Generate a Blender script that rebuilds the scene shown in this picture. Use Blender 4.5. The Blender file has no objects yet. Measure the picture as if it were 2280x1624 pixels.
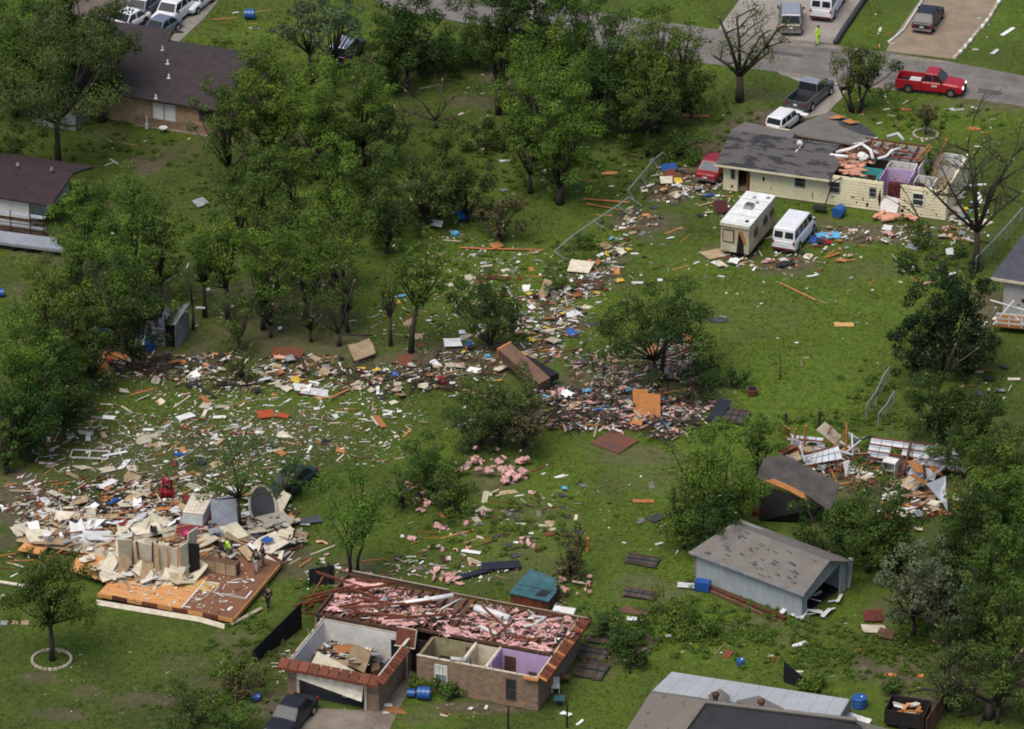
import bpy, math, random
import numpy as np
from mathutils import Vector, Matrix, Euler

# ------------------------------------------------------------------ camera, sky, sun, exposure
scn = bpy.context.scene
CAM_H, PITCH, FPX = 160.0, math.radians(27.0), 10927.0   # metres up, pitch down, focal length in px of a 2280 px wide view
cam = bpy.data.cameras.new("camera"); camo = bpy.data.objects.new("camera", cam); scn.collection.objects.link(camo)
camo.location = (0, 0, CAM_H); camo.rotation_euler = (math.radians(90) - PITCH, 0, 0)
cam.sensor_width = 36.0; cam.lens = 36.0 * FPX / 2280.0; cam.clip_start = 5; cam.clip_end = 9000
scn.camera = camo
SUN_EL, SUN_AZ = math.radians(64), math.radians(232)      # azimuth: direction the light comes from, counter-clockwise from +X
world = bpy.data.worlds.new("World"); scn.world = world; world.use_nodes = True
wn = world.node_tree; wbg = wn.nodes["Background"]
sky = wn.nodes.new("ShaderNodeTexSky"); sky.sky_type = 'NISHITA'; sky.sun_disc = False
sky.sun_elevation = SUN_EL; sky.sun_rotation = math.pi/2 - SUN_AZ
sky.dust_density = 3.0; sky.ozone_density = 1.0; sky.air_density = 1.0
wn.links.new(sky.outputs[0], wbg.inputs[0]); wbg.inputs[1].default_value = 0.08
sl = bpy.data.lights.new("sun", 'SUN'); sl.energy = 1.45; sl.angle = math.radians(40); sl.color = (1.0, 0.95, 0.88)
so = bpy.data.objects.new("sun", sl); scn.collection.objects.link(so)
sd = Vector((math.cos(SUN_AZ)*math.cos(SUN_EL), math.sin(SUN_AZ)*math.cos(SUN_EL), math.sin(SUN_EL)))
so.rotation_euler = sd.to_track_quat('Z', 'Y').to_euler(); so.location = (0, 300, 120)
vs = scn.view_settings; vs.view_transform = 'Standard'; vs.look = 'None'; vs.exposure = 0.96; vs.gamma = 1.0; vs.use_curve_mapping = False
scn.cycles.max_bounces = 5; scn.cycles.diffuse_bounces = 3; scn.cycles.transparent_max_bounces = 4
scn.cycles.use_denoising = True; scn.cycles.filter_width = 1.9

# ------------------------------------------------------------------ helpers
RND = random.Random(11); NR = np.random.RandomState(11)
COL = scn.collection
rad = math.radians
def P(x, y, z=0.0):
    """the place at height z that a point of the 2280 px survey picture shows"""
    dx = (x-1140)/FPX; dy = (812-y)/FPX
    c, s = math.cos(PITCH), math.sin(PITCH)
    d = (dx, c+dy*s, -s+dy*c); t = (z-CAM_H)/d[2]
    return Vector((d[0]*t, d[1]*t, z))
def pxm(p):
    """pixels per metre at a place"""
    return FPX/(p.y*math.cos(PITCH)+(CAM_H-p.z)*math.sin(PITCH))

MATS = {}
def mat(name, col, rough=0.85, metal=0.0, col2=None, nscale=2.0, amt=0.35, stretch=(1,1,1), bump=0.0, bscale=8.0, objvar=0.0, spec=0.3, thr=None, coat=0.0):
    if name in MATS: return MATS[name]
    m = bpy.data.materials.new(name); m.use_nodes = True; nt = m.node_tree; b = nt.nodes["Principled BSDF"]
    b.inputs["Roughness"].default_value = rough; b.inputs["Metallic"].default_value = metal
    b.inputs["Specular IOR Level"].default_value = spec
    if coat: b.inputs["Coat Weight"].default_value = coat; b.inputs["Coat Roughness"].default_value = 0.08
    tc = nt.nodes.new("ShaderNodeTexCoord"); mp = nt.nodes.new("ShaderNodeMapping"); mp.inputs["Scale"].default_value = stretch
    nt.links.new(tc.outputs["Object"], mp.inputs[0])
    nz = nt.nodes.new("ShaderNodeTexNoise"); nz.inputs["Scale"].default_value = nscale; nz.inputs["Detail"].default_value = 6; nz.inputs["Roughness"].default_value = 0.65
    nt.links.new(mp.outputs[0], nz.inputs["Vector"])
    rp = nt.nodes.new("ShaderNodeValToRGB")
    lo, hi = (0.35, 0.65) if thr is None else thr
    rp.color_ramp.elements[0].position = lo; rp.color_ramp.elements[1].position = hi
    c2 = col2 if col2 else tuple(c*(1-amt) for c in col)
    rp.color_ramp.elements[0].color = (*c2, 1); rp.color_ramp.elements[1].color = (*col, 1)
    nt.links.new(nz.outputs["Fac"], rp.inputs[0]); out = rp.outputs[0]
    # fine grain
    n2 = nt.nodes.new("ShaderNodeTexNoise"); n2.inputs["Scale"].default_value = nscale*9; n2.inputs["Detail"].default_value = 3
    nt.links.new(mp.outputs[0], n2.inputs["Vector"])
    mr = nt.nodes.new("ShaderNodeMapRange"); mr.inputs[3].default_value = 0.78; mr.inputs[4].default_value = 1.18
    nt.links.new(n2.outputs["Fac"], mr.inputs[0])
    mx = nt.nodes.new("ShaderNodeMix"); mx.data_type = 'RGBA'; mx.blend_type = 'MULTIPLY'; mx.inputs[0].default_value = 1.0
    nt.links.new(out, mx.inputs[6]); nt.links.new(mr.outputs[0], mx.inputs[7]); out = mx.outputs[2]
    if objvar:
        oi = nt.nodes.new("ShaderNodeObjectInfo"); m2 = nt.nodes.new("ShaderNodeMapRange")
        m2.inputs[3].default_value = 1-objvar; m2.inputs[4].default_value = 1+objvar*0.5
        nt.links.new(oi.outputs["Random"], m2.inputs[0])
        m3 = nt.nodes.new("ShaderNodeMix"); m3.data_type = 'RGBA'; m3.blend_type = 'MULTIPLY'; m3.inputs[0].default_value = 1.0
        nt.links.new(out, m3.inputs[6]); nt.links.new(m2.outputs[0], m3.inputs[7]); out = m3.outputs[2]
    nt.links.new(out, b.inputs["Base Color"])
    if bump:
        nb = nt.nodes.new("ShaderNodeTexNoise"); nb.inputs["Scale"].default_value = bscale; nb.inputs["Detail"].default_value = 4
        nt.links.new(tc.outputs["Object"], nb.inputs["Vector"])
        bp = nt.nodes.new("ShaderNodeBump"); bp.inputs["Strength"].default_value = bump; bp.inputs["Distance"].default_value = 0.05
        nt.links.new(nb.outputs["Fac"], bp.inputs["Height"]); nt.links.new(bp.outputs[0], b.inputs["Normal"])
    MATS[name] = m; return m

WHITE = mat("white_board", (0.72,0.72,0.70), 0.7, col2=(0.55,0.54,0.50), objvar=0.3)
CREAM = mat("cream_board", (0.60,0.54,0.42), 0.8, col2=(0.42,0.36,0.26), objvar=0.3)
TAN = mat("tan_board", (0.40,0.30,0.18), 0.85, col2=(0.26,0.18,0.10), objvar=0.35)
SAGE = mat("sage_wallboard", (0.56,0.51,0.38), 0.85, col2=(0.40,0.35,0.24), objvar=0.3)
ORANGE = mat("fresh_plywood", (0.50,0.22,0.07), 0.8, col2=(0.34,0.13,0.04), stretch=(1,4,1), objvar=0.35)
REDWOOD = mat("wet_red_lumber", (0.20,0.060,0.028), 0.75, col2=(0.10,0.030,0.016), stretch=(6,1,1), objvar=0.4)
BROWN = mat("brown_wood", (0.13,0.065,0.038), 0.8, col2=(0.07,0.036,0.024), objvar=0.4)
DARK = mat("dark_scrap", (0.025,0.025,0.028), 0.7, objvar=0.4)
SHING = mat("charcoal_shingle", (0.065,0.065,0.068), 0.95, col2=(0.035,0.035,0.04), bump=0.4, objvar=0.2)
GREY = mat("grey_scrap", (0.26,0.27,0.27), 0.7, objvar=0.35)
PINK = mat("pink_insulation", (0.80,0.50,0.47), 1.0, col2=(0.42,0.20,0.17), nscale=2.5, bump=0.8, bscale=9, objvar=0.3)
PEACH = mat("peach_insulation", (0.68,0.36,0.24), 1.0, col2=(0.48,0.22,0.14), nscale=3, bump=0.8, bscale=9, objvar=0.25)
BLUE = mat("blue_plastic", (0.015,0.075,0.27), 0.35, col2=(0.015,0.07,0.24), spec=0.5, objvar=0.2)
LBLUE = mat("light_blue_tarp", (0.12,0.42,0.70), 0.5, objvar=0.2)
RED = mat("red_scrap", (0.30,0.015,0.02), 0.6, objvar=0.3)
TEAL = mat("teal_cover", (0.045,0.125,0.14), 0.7, col2=(0.025,0.07,0.08), nscale=1.4, bump=.3)
YELLOW = mat("yellow_scrap", (0.62,0.42,0.05), 0.7, objvar=0.2)
METAL = mat("galvanised_metal", (0.55,0.58,0.62), 0.42, 0.5, col2=(0.42,0.44,0.48), objvar=0.15)
STEEL = mat("fence_steel", (0.42,0.44,0.45), 0.5, 0.4); WIRE = mat("fence_wire", (0.16,0.17,0.17), 0.6, 0.3)
BARK = mat("bark", (0.060,0.045,0.034), 0.95, col2=(0.035,0.027,0.02), stretch=(1,1,0.2), bump=0.6)
SPLINT = mat("splintered_wood", (0.50,0.34,0.18), 0.85)
STONE = mat("edging_stone", (0.52,0.45,0.33), 0.9, objvar=0.25)
CONC = mat("concrete", (0.22,0.185,0.145), 0.9, col2=(0.13,0.105,0.08), nscale=0.5, bump=0.2)
BLACK = mat("black_rubber", (0.012,0.012,0.013), 0.8)
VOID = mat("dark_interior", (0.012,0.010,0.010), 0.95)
GLASS = mat("car_glass", (0.018,0.022,0.026), 0.2, spec=0.3)
WGLASS = mat("window_glass", (0.03,0.035,0.04), 0.1, spec=0.7)
CHROME = mat("chrome", (0.6,0.6,0.6), 0.25, 0.9)
LAMPW = mat("headlight_lens", (0.75,0.75,0.72), 0.15, spec=0.7)
LAMPR = mat("tail_light_lens", (0.35,0.02,0.02), 0.2, spec=0.6)

class MB:
    def __init__(s): s.v = []; s.f = []; s.m = []
    def add(s, vs, fs, m=0):
        o = len(s.v); s.v += [tuple(v) for v in vs]
        for f in fs: s.f.append(tuple(i+o for i in f)); s.m.append(m)
        return s
    def box(s, c, d, m=0, rot=None, taper=None):
        hx, hy, hz = d[0]/2, d[1]/2, d[2]/2
        vs = [Vector((sx*hx, sy*hy, sz*hz)) for sz in (-1,1) for sy in (-1,1) for sx in (-1,1)]
        if taper: vs = [Vector((v.x*(taper if v.z > 0 else 1), v.y*(taper if v.z > 0 else 1), v.z)) for v in vs]
        if rot is not None:
            if not isinstance(rot, Matrix): rot = Euler([rad(a) for a in rot]).to_matrix()
            vs = [rot @ v for v in vs]
        c = Vector(c)
        return s.add([v+c for v in vs], [(0,2,3,1),(4,5,7,6),(0,1,5,4),(2,6,7,3),(0,4,6,2),(1,3,7,5)], m)
    def b(s, x0, x1, y0, y1, z0, z1, m=0): return s.box(((x0+x1)/2,(y0+y1)/2,(z0+z1)/2), (x1-x0,y1-y0,z1-z0), m)
    def slab(s, pts, t, m=0, mside=None):
        """polygon in space, thickened by t on its back side"""
        pts = [Vector(p) for p in pts]
        n = Vector((0,0,0))
        for i in range(len(pts)):
            a, b = pts[i]-pts[0], pts[(i+1)%len(pts)]-pts[0]; n += a.cross(b)
        n.normalize()
        if n.z < -1e-6: pts.reverse(); n = -n
        k = len(pts); o = len(s.v)
        s.v += [tuple(p) for p in pts] + [tuple(p-n*t) for p in pts]
        s.f.append(tuple(range(o, o+k))); s.m.append(m)
        s.f.append(tuple(range(o+2*k-1, o+k-1, -1))); s.m.append(m)
        for i in range(k):
            j = (i+1) % k; s.f.append((o+i, o+k+i, o+k+j, o+j)); s.m.append(m if mside is None else mside)
        return s
    def tube(s, pts, rs, n=6, m=0, cap=True):
        pts = [Vector(p) for p in pts]
        if not hasattr(rs, '__len__'): rs = [rs]*len(pts)
        o = len(s.v)
        for i, p in enumerate(pts):
            d = (pts[min(i+1,len(pts)-1)] - pts[max(i-1,0)])
            if d.length < 1e-6: d = Vector((0,0,1))
            d.normalize(); a = d.cross(Vector((0.13,0.27,0.95) if abs(d.z) < 0.9 else (1,0,0))).normalized(); b = d.cross(a)
            for k in range(n):
                t = 2*math.pi*k/n; s.v.append(tuple(p + (a*math.cos(t)+b*math.sin(t))*rs[i]))
        for i in range(len(pts)-1):
            for k in range(n):
                k2 = (k+1) % n; s.f.append((o+i*n+k, o+i*n+k2, o+(i+1)*n+k2, o+(i+1)*n+k)); s.m.append(m)
        if cap:
            s.f.append(tuple(o+k for k in range(n-1,-1,-1))); s.m.append(m)
            e = o+(len(pts)-1)*n; s.f.append(tuple(e+k for k in range(n))); s.m.append(m)
        return s
    def cyl(s, c, r, h, axis='z', n=16, m=0, r2=None):
        c = Vector(c); d = {'x':Vector((1,0,0)),'y':Vector((0,1,0)),'z':Vector((0,0,1))}[axis]
        return s.tube([c-d*h/2, c+d*h/2], [r, r if r2 is None else r2], n, m)
    def blob(s, c, r, m=0, seg=8, rings=5, jit=0.25, rnd=RND):
        c = Vector(c); o = len(s.v); ph = rnd.random()*6
        vs = [c+Vector((0,0,-r[2]))]
        for i in range(1, rings):
            t = -math.pi/2+math.pi*i/rings
            for k in range(seg):
                a = 2*math.pi*k/seg; j = 1+rnd.uniform(-jit,jit)
                vs.append(c+Vector((math.cos(a)*math.cos(t)*r[0]*j, math.sin(a)*math.cos(t)*r[1]*j, math.sin(t)*r[2]*(1+rnd.uniform(-jit,jit)))))
        vs.append(c+Vector((0,0,r[2])))
        fs = [(0, 1+(k+1)%seg, 1+k) for k in range(seg)]
        for i in range(rings-2):
            for k in range(seg):
                a = 1+i*seg+k; b = 1+i*seg+(k+1)%seg; fs.append((a, b, b+seg, a+seg))
        l = len(vs)-1; q = 1+(rings-2)*seg
        fs += [(q+k, q+(k+1)%seg, l) for k in range(seg)]
        return s.add(vs, fs, m)
    def mesh(s, name, mats, smooth=False):
        me = bpy.data.meshes.new(name); me.from_pydata(s.v, [], s.f)
        for q in (mats if isinstance(mats, (list,tuple)) else [mats]): me.materials.append(q)
        if s.m and max(s.m) > 0: me.polygons.foreach_set("material_index", s.m)
        if smooth: me.polygons.foreach_set("use_smooth", [True]*len(s.f))
        me.update(); return me
    def build(s, name, mats, parent=None, loc=None, rot=None, smooth=False, **tags):
        o = bpy.data.objects.new(name, s.mesh(name, mats, smooth)); COL.objects.link(o)
        if parent: o.parent = parent
        if loc is not None: o.location = loc
        if rot is not None: o.rotation_euler = rot
        for k, v in tags.items(): o[k] = v
        return o
def top(name, label, cat, loc, rz=0.0, group=None):
    o = bpy.data.objects.new(name, None); COL.objects.link(o); o.empty_display_size = 0.3
    o.location = loc; o.rotation_euler = (0,0,rad(rz)); o['label'] = label; o['category'] = cat
    if group: o['group'] = group
    return o
def tag(o, label, cat, group=None):
    o['label'] = label; o['category'] = cat
    if group: o['group'] = group
    return o
def lrp(a, b, t): return Vector(a).lerp(Vector(b), t)

# ------------------------------------------------------------------ ground, road, drives
def poly_sheet(name, pts, z, m, **tags):
    mb = MB(); vs = [P(x, y, z) for x, y in pts]
    return mb.slab(vs, 0.05).build(name, m, kind='structure', **tags)

# ground sheet: fine where it is in view, coarse out to the horizon
def axis(a, b, step, far):
    mid = np.arange(a, b+1e-6, step); e = np.array([6,20,60,200,600,2000,far])
    return np.concatenate([(a-e)[::-1], mid, b+e])
gx = axis(-50, 50, 0.42, 5000); gy = axis(246, 392, 0.42, 6000)
X, Y = np.meshgrid(gx, gy); nx, ny = len(gx), len(gy)
def vnoise(x, y, s, seed):
    r = np.random.RandomState(seed).rand(256,256); x = x/s; y = y/s
    xi = np.floor(x).astype(int); yi = np.floor(y).astype(int); fx = x-xi; fy = y-yi
    fx = fx*fx*(3-2*fx); fy = fy*fy*(3-2*fy); g = lambda a, b: r[a % 256, b % 256]
    return (g(xi,yi)*(1-fx)+g(xi+1,yi)*fx)*(1-fy)+(g(xi,yi+1)*(1-fx)+g(xi+1,yi+1)*fx)*fy
Z = -0.05*vnoise(X, Y, 2.6, 3) - 0.015*vnoise(X, Y, 0.9, 4)
inview = (X > -50) & (X < 50) & (Y > 246) & (Y < 392); Z = np.where(inview, Z, -0.05)
# worn soil: (x, y, rx, ry, strength) in survey pixels
DIRT = [(1210,780,50,26,.8),(1260,715,50,26,.8),(1300,640,60,30,.8),(1360,570,50,26,.8),(1430,495,60,26,.9),(1490,430,60,30,.9),(330,1560,60,20,.6),(200,1540,50,16,.5),(420,1480,70,30,.35),(560,1480,50,30,.4),(1650,700,160,60,.18),(1500,1060,200,50,.3),(1180,1150,100,50,.3),(1950,600,150,30,.3),(650,950,200,60,.3),(330,365,60,22,.9),(400,330,90,25,.35),(1330,330,70,30,.25),(1150,165,90,22,.7),(1060,230,60,18,.5),(880,130,70,40,.4),
 (1720,270,90,40,1.0),(1650,300,45,45,.9),(1590,340,40,60,.8),(1560,400,70,50,.7),(1640,560,70,30,.9),(1760,590,80,25,.7),(1800,500,110,25,.6),
 (1930,520,240,22,.7),(1450,500,60,40,.5),(1330,610,70,45,.7),(1240,700,60,60,.45),(1400,900,210,60,.85),(1000,810,250,45,.7),(1400,860,180,60,.7),
 (40,1110,90,70,1.0),(100,1180,110,60,.9),(300,1190,330,70,.9),(640,1260,70,50,.6),(330,1020,280,70,.3),(60,950,90,60,.7),(700,780,180,60,.6),
 (340,800,150,50,.7),(200,700,200,120,.55),(90,545,110,45,.8),(600,700,200,90,.5),(90,1510,45,18,.6),(300,1560,60,22,.5),(560,1440,110,40,.45),(450,1520,90,30,.4),
 (130,1590,60,18,.5),(1440,1310,110,30,.5),(1320,1460,80,60,.6),(2000,1480,50,70,.9),(1930,1490,40,25,.9),(2040,1500,40,25,.8),(1970,1370,40,40,.5),(2060,1560,50,30,.6),
 (1750,1420,60,20,.4),(640,1560,80,40,.7),(930,1600,60,20,.4),(1060,1575,120,14,.8),(1250,1400,60,60,.4),(2150,1500,120,90,.5),(2120,1000,130,110,.4),(1950,1080,220,60,.8),
 (2200,690,60,60,.7),(2120,480,60,60,.4),(2200,230,160,25,.5),(1700,215,60,20,.4),(430,45,30,30,.4),(250,60,160,60,.8),(480,120,60,20,.4),(600,320,170,60,.4),(250,300,90,25,.3),
 (1150,1250,160,60,.35),(1100,1060,60,50,.5),(1400,1010,110,30,.5),(800,1290,80,50,.5),(1650,1210,120,50,.5),(2100,1250,60,60,.5),(1680,1395,110,20,.6)]
cth, sth = math.cos(PITCH), math.sin(PITCH)
DEP = np.maximum(Y*cth+(CAM_H)*sth, 1.0); UP = Y*sth-CAM_H*cth
PX = 1140+FPX*X/DEP; PY = 812-FPX*UP/DEP
dirt = np.zeros_like(X)
wob = (vnoise(X, Y, 1.6, 8)-.5)*0.9 + (vnoise(X, Y, .8, 9)-.5)*0.6
for (cx, cy, rx, ry, st) in DIRT:
    d = np.sqrt(((PX-cx)/rx)**2+((PY-cy)/ry)**2) + wob*0.8
    dirt = np.maximum(dirt, st*np.clip((1.15-d)/0.6, 0, 1))
dirt = np.clip(dirt*1.25 + 0.5*np.clip(vnoise(X,Y,5,21)*vnoise(X,Y,1.2,22)-.45,0,1), 0, 1)
dirt = np.where(inview, dirt, .1)
lush = np.clip(vnoise(X, Y, 7, 31)*.6+vnoise(X,Y,2.2,32)*.4, 0, 1)
for (cx, cy, rx, ry, st) in [(1850,750,330,190,.45),(1450,1150,300,150,.35),(1100,620,260,110,.5),(2000,250,260,60,.35),(1500,1400,130,60,.6),(2200,70,120,90,.3),(600,60,160,50,.25),(1180,110,120,60,.2)]:
    lush += st*np.exp(-(((PX-cx)/rx)**2+((PY-cy)/ry)**2))
lush = np.where(inview, lush, .5)
for (cx, cy, rx, ry, st) in [(250,1560,420,130,.28),(600,330,300,160,.25),(350,950,330,120,.2)]:
    lush -= st*np.exp(-(((PX-cx)/rx)**2+((PY-cy)/ry)**2))
lush = np.clip(lush, 0, 1.3)
def grid_mesh(name, X, Y, Z, attrs, m):
    ny, nx = X.shape; me = bpy.data.meshes.new(name)
    co = np.stack([X, Y, Z], -1).reshape(-1, 3).astype(np.float32)
    i = np.arange(ny*nx).reshape(ny, nx); q = np.stack([i[:-1,:-1], i[:-1,1:], i[1:,1:], i[1:,:-1]], -1).reshape(-1)
    me.vertices.add(len(co)); me.vertices.foreach_set("co", co.ravel())
    n = len(q)//4; me.loops.add(len(q)); me.loops.foreach_set("vertex_index", q.astype(np.int32))
    me.polygons.add(n); me.polygons.foreach_set("loop_start", np.arange(0, len(q), 4, dtype=np.int32))
    for k, a in attrs.items():
        at = me.attributes.new(k, 'FLOAT', 'POINT'); at.data.foreach_set("value", a.ravel().astype(np.float32))
    me.materials.append(m); me.update(calc_edges=True); me.validate()
    me.polygons.foreach_set("use_smooth", [True]*n)
    return me
def ground_material():
    m = bpy.data.materials.new("lawn_soil"); m.use_nodes = True; nt = m.node_tree; b = nt.nodes["Principled BSDF"]; b.inputs["Roughness"].default_value = 0.95; b.inputs["Specular IOR Level"].default_value = 0.15
    N = nt.nodes.new; L = nt.links.new
    tc = N("ShaderNodeTexCoord")
    def noise(s, d=5):
        n = N("ShaderNodeTexNoise"); n.inputs["Scale"].default_value = s; n.inputs["Detail"].default_value = d; n.inputs["Roughness"].default_value = .7; L(tc.outputs["Object"], n.inputs["Vector"]); return n.outputs["Fac"]
    def ramp(f, stops):
        r = N("ShaderNodeValToRGB"); L(f, r.inputs[0]); e = r.color_ramp.elements
        while len(e) < len(stops): e.new(0.5)
        for k, (p, c) in enumerate(stops): e[k].position = p; e[k].color = (*c, 1)
        return r.outputs[0]
    def mixc(f, a, c, bt='MIX'):
        x = N("ShaderNodeMix"); x.data_type = 'RGBA'; x.blend_type = bt
        if isinstance(f, float): x.inputs[0].default_value = f
        else: L(f, x.inputs[0])
        L(a, x.inputs[6]); L(c, x.inputs[7]); return x.outputs[2]
    la = N("ShaderNodeAttribute"); la.attribute_name = "lush"; da = N("ShaderNodeAttribute"); da.attribute_name = "dirt"
    g1 = ramp(noise(2.0), [(.3,(.022,.033,.008)),(.5,(.038,.056,.012)),(.72,(.074,.082,.024))])
    g2 = ramp(noise(1.7), [(.3,(.046,.078,.010)),(.5,(.076,.120,.014)),(.72,(.116,.160,.022))])
    g = mixc(la.outputs["Fac"], g1, g2)
    dr = ramp(noise(1.4), [(.3,(.050,.036,.026)),(.55,(.105,.080,.058)),(.8,(.20,.16,.12))])
    mth = N("ShaderNodeMath"); mth.operation = 'MULTIPLY_ADD'; L(noise(4.5), mth.inputs[0]); mth.inputs[1].default_value = 1.4; mth.inputs[2].default_value = -.75
    ad = N("ShaderNodeMath"); ad.operation = 'ADD'; ad.use_clamp = True; L(mth.outputs[0], ad.inputs[0]); L(da.outputs["Fac"], ad.inputs[1])
    mu = N("ShaderNodeMath"); mu.operation = 'MULTIPLY'; L(ad.outputs[0], mu.inputs[0]); mu.inputs[1].default_value = .85
    c = mixc(mu.outputs[0], g, dr)
    c = mixc(1.0, c, ramp(noise(11, 3), [(.3,(.68,.68,.70)),(.7,(1.3,1.28,1.2))]), 'MULTIPLY')
    L(c, b.inputs["Base Color"])
    bp = N("ShaderNodeBump"); bp.inputs["Strength"].default_value = .5; bp.inputs["Distance"].default_value = .07; L(noise(5), bp.inputs["Height"]); L(bp.outputs[0], b.inputs["Normal"])
    return m
gme = grid_mesh("ground", X, Y, Z, {"dirt": dirt, "lush": lush}, ground_material())
go = bpy.data.objects.new("ground", gme); COL.objects.link(go); go['kind'] = 'structure'; go['label'] = 'flat grassy lots strewn with storm debris'

ASPH = mat("asphalt", (0.185,0.165,0.145), 0.9, col2=(0.110,0.098,0.085), nscale=0.5, bump=0.3, bscale=20)
GRAV = mat("gravel", (0.27,0.21,0.14), 0.95, col2=(0.19,0.145,0.10), nscale=0.6, bump=0.7, bscale=12)
DRIVE = mat("drive_concrete", (0.29,0.26,0.225), 0.9, col2=(0.20,0.175,0.15), nscale=0.3, bump=0.2)
PATHM = mat("pale_path", (0.25,0.23,0.19), 0.9, nscale=0.8)
poly_sheet("road", [(760,-50),(866,18),(1111,65),(1340,108),(1571,141),(1722,159),(1990,196),(2280,237),(2420,260),(2420,190),(2280,169),(2116,138),(1868,101),(1597,66),(1330,28),(1150,-10),(1000,-50)], .012, ASPH)
PATCH = mat("road_patch", (0.10,0.092,0.085), 0.9, nscale=1.5); SANDY = mat("washed_sand", (0.24,0.205,0.16), 0.95, nscale=1.5)
for pp, mm in [([(1700,110),(1790,122),(1785,128),(1702,117)],PATCH),([(1500,100),(1560,108),(1552,118),(1496,110)],PATCH),([(1900,146),(2010,160),(2008,163),(1899,149)],PATCH),([(2180,196),(2230,204),(2222,214),(2176,206)],PATCH),([(1610,80),(1700,90),(1860,102),(1960,116),(1850,108),(1700,99),(1612,88)],SANDY),([(1730,158),(1900,182),(1990,194),(2120,214),(1990,201),(1880,188),(1740,168)],SANDY),([(2000,122),(2110,136),(2140,143),(2050,136),(1990,127)],SANDY)]:
    poly_sheet("road_patch", pp, .020, mm)
poly_sheet("driveway", [(1598,66),(1675,-40),(1948,-40),(1860,97.5),(1740,86)], .014, DRIVE)
poly_sheet("driveway", [(1972,114),(1984,92),(2076,-40),(2262,-40),(2222,5),(2128,132)], .014, GRAV)
poly_sheet("driveway", [(1740,163),(1895,184),(1872,222),(1856,236),(1842,252),(1763,270),(1770,215),(1786,185)], .016, mat("drive_concrete_pale", (0.33,0.30,0.25), 0.9, nscale=.4))
poly_sheet("driveway", [(660,1575),(818,1582),(905,1480),(925,1505),(860,1640),(700,1680),(600,1680),(640,1640)], .010, CONC)
poly_sheet("driveway", [(520,-40),(455,40),(388,104),(372,98),(470,-40)], .016, PATHM)
poly_sheet("driveway", [(200,90),(470,-40),(300,-60),(160,10)], .012, mat("dark_drive", (0.13,0.105,0.085), 0.9, nscale=.5))
poly_sheet("patio", [(300,272),(455,298),(470,305),(440,300),(296,279)], .018, CONC)
poly_sheet("mud", [(1370,1440),(1400,1400),(1470,1420),(1440,1470)], .01, mat("mud", (0.09,0.065,0.045), 0.8))
# dark sleeve and pale pipes that edge the drives
def edge_pipe(label, pts, r, m, name, cat):
    mb = MB(); q = [P(x, y, r) for x, y in pts]; mb.tube(q, r, 8); tag(mb.build(name, m, smooth=True), label, cat)
edge_pipe('long dark rubber sleeve lying along the concrete drive', [(1928,-8),(1902,30),(1880,62),(1860,94)], .22, SHING, 'drain_sleeve', 'pipe')
edge_pipe('long white pipe edging the near side of the gravel drive', [(2062,-12),(2040,22),(2022,50),(2012,66),(1990,85),(1978,94)], .10, WHITE, 'drain_pipe', 'pipe')
k = [(2225,4),(2214,22),(2204,40),(2190,58),(2172,78),(2158,96),(2140,116),(2126,130)]
for i in range(len(k)-1):
    a, b = P(*k[i]), P(*k[i+1])
    for j in range(3):
        c = lrp(a, b, (j+.5)/3); mb = MB(); mb.box((0,0,.1), (.62,.28,.2), taper=.85)
        tag(mb.build('edging_stone', STONE if (i+j)%3 else WHITE, loc=(c.x, c.y, 0), rot=(0,0,math.atan2(b.y-a.y, b.x-a.x)+RND.uniform(-.2,.2))), 'pale block in the row edging the gravel drive by the far lawn', 'edging stone', 'edging stones along the gravel drive')
# ------------------------------------------------------------------ foliage
def leaf_material():
    m = bpy.data.materials.new("leaves"); m.use_nodes = True; nt = m.node_tree; b = nt.nodes["Principled BSDF"]; b.inputs["Roughness"].default_value = 0.75; b.inputs["Specular IOR Level"].default_value = 0.08
    a = nt.nodes.new("ShaderNodeAttribute"); a.attribute_name = "leafcol"
    t = nt.nodes.new("ShaderNodeBsdfTranslucent"); mx = nt.nodes.new("ShaderNodeMixShader"); mx.inputs[0].default_value = 0.22
    nt.links.new(a.outputs["Color"], b.inputs["Base Color"]); nt.links.new(a.outputs["Color"], t.inputs["Color"])
    nt.links.new(b.outputs[0], mx.inputs[1]); nt.links.new(t.outputs[0], mx.inputs[2]); nt.links.new(mx.outputs[0], nt.nodes["Material Output"].inputs[0])
    return m
LEAF = leaf_material()
def quads_mesh(name, C, N, size, col, rs, elong=0.62):
    """leaf-sized quads at C facing N"""
    lum = col.mean(1, keepdims=True); col = (np.asarray(col)*.90+lum*.10)*1.12
    n = len(C); r = rs.normal(size=(n,3)); a = np.cross(N, r); a /= np.linalg.norm(a, axis=1, keepdims=True)+1e-9
    b = np.cross(N, a); b /= np.linalg.norm(b, axis=1, keepdims=True)+1e-9
    s = (size*rs.uniform(.6,1.25,n))[:,None]; a = a*s*.5; b = b*s*.5*elong
    V = np.stack([C-a-b*.5, C+b*-1.0, C+a, C+b], 1).reshape(-1,3).astype(np.float32)
    me = bpy.data.meshes.new(name); me.vertices.add(4*n); me.vertices.foreach_set("co", V.ravel())
    me.loops.add(4*n); me.loops.foreach_set("vertex_index", np.arange(4*n, dtype=np.int32))
    me.polygons.add(n); me.polygons.foreach_set("loop_start", np.arange(0,4*n,4,dtype=np.int32))
    at = me.attributes.new("leafcol", 'FLOAT_COLOR', 'POINT')
    cc = np.repeat(np.concatenate([col, np.ones((n,1))], 1), 4, 0).astype(np.float32); at.data.foreach_set("color", cc.ravel())
    me.materials.append(LEAF); me.update(calc_edges=True); return me
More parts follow.
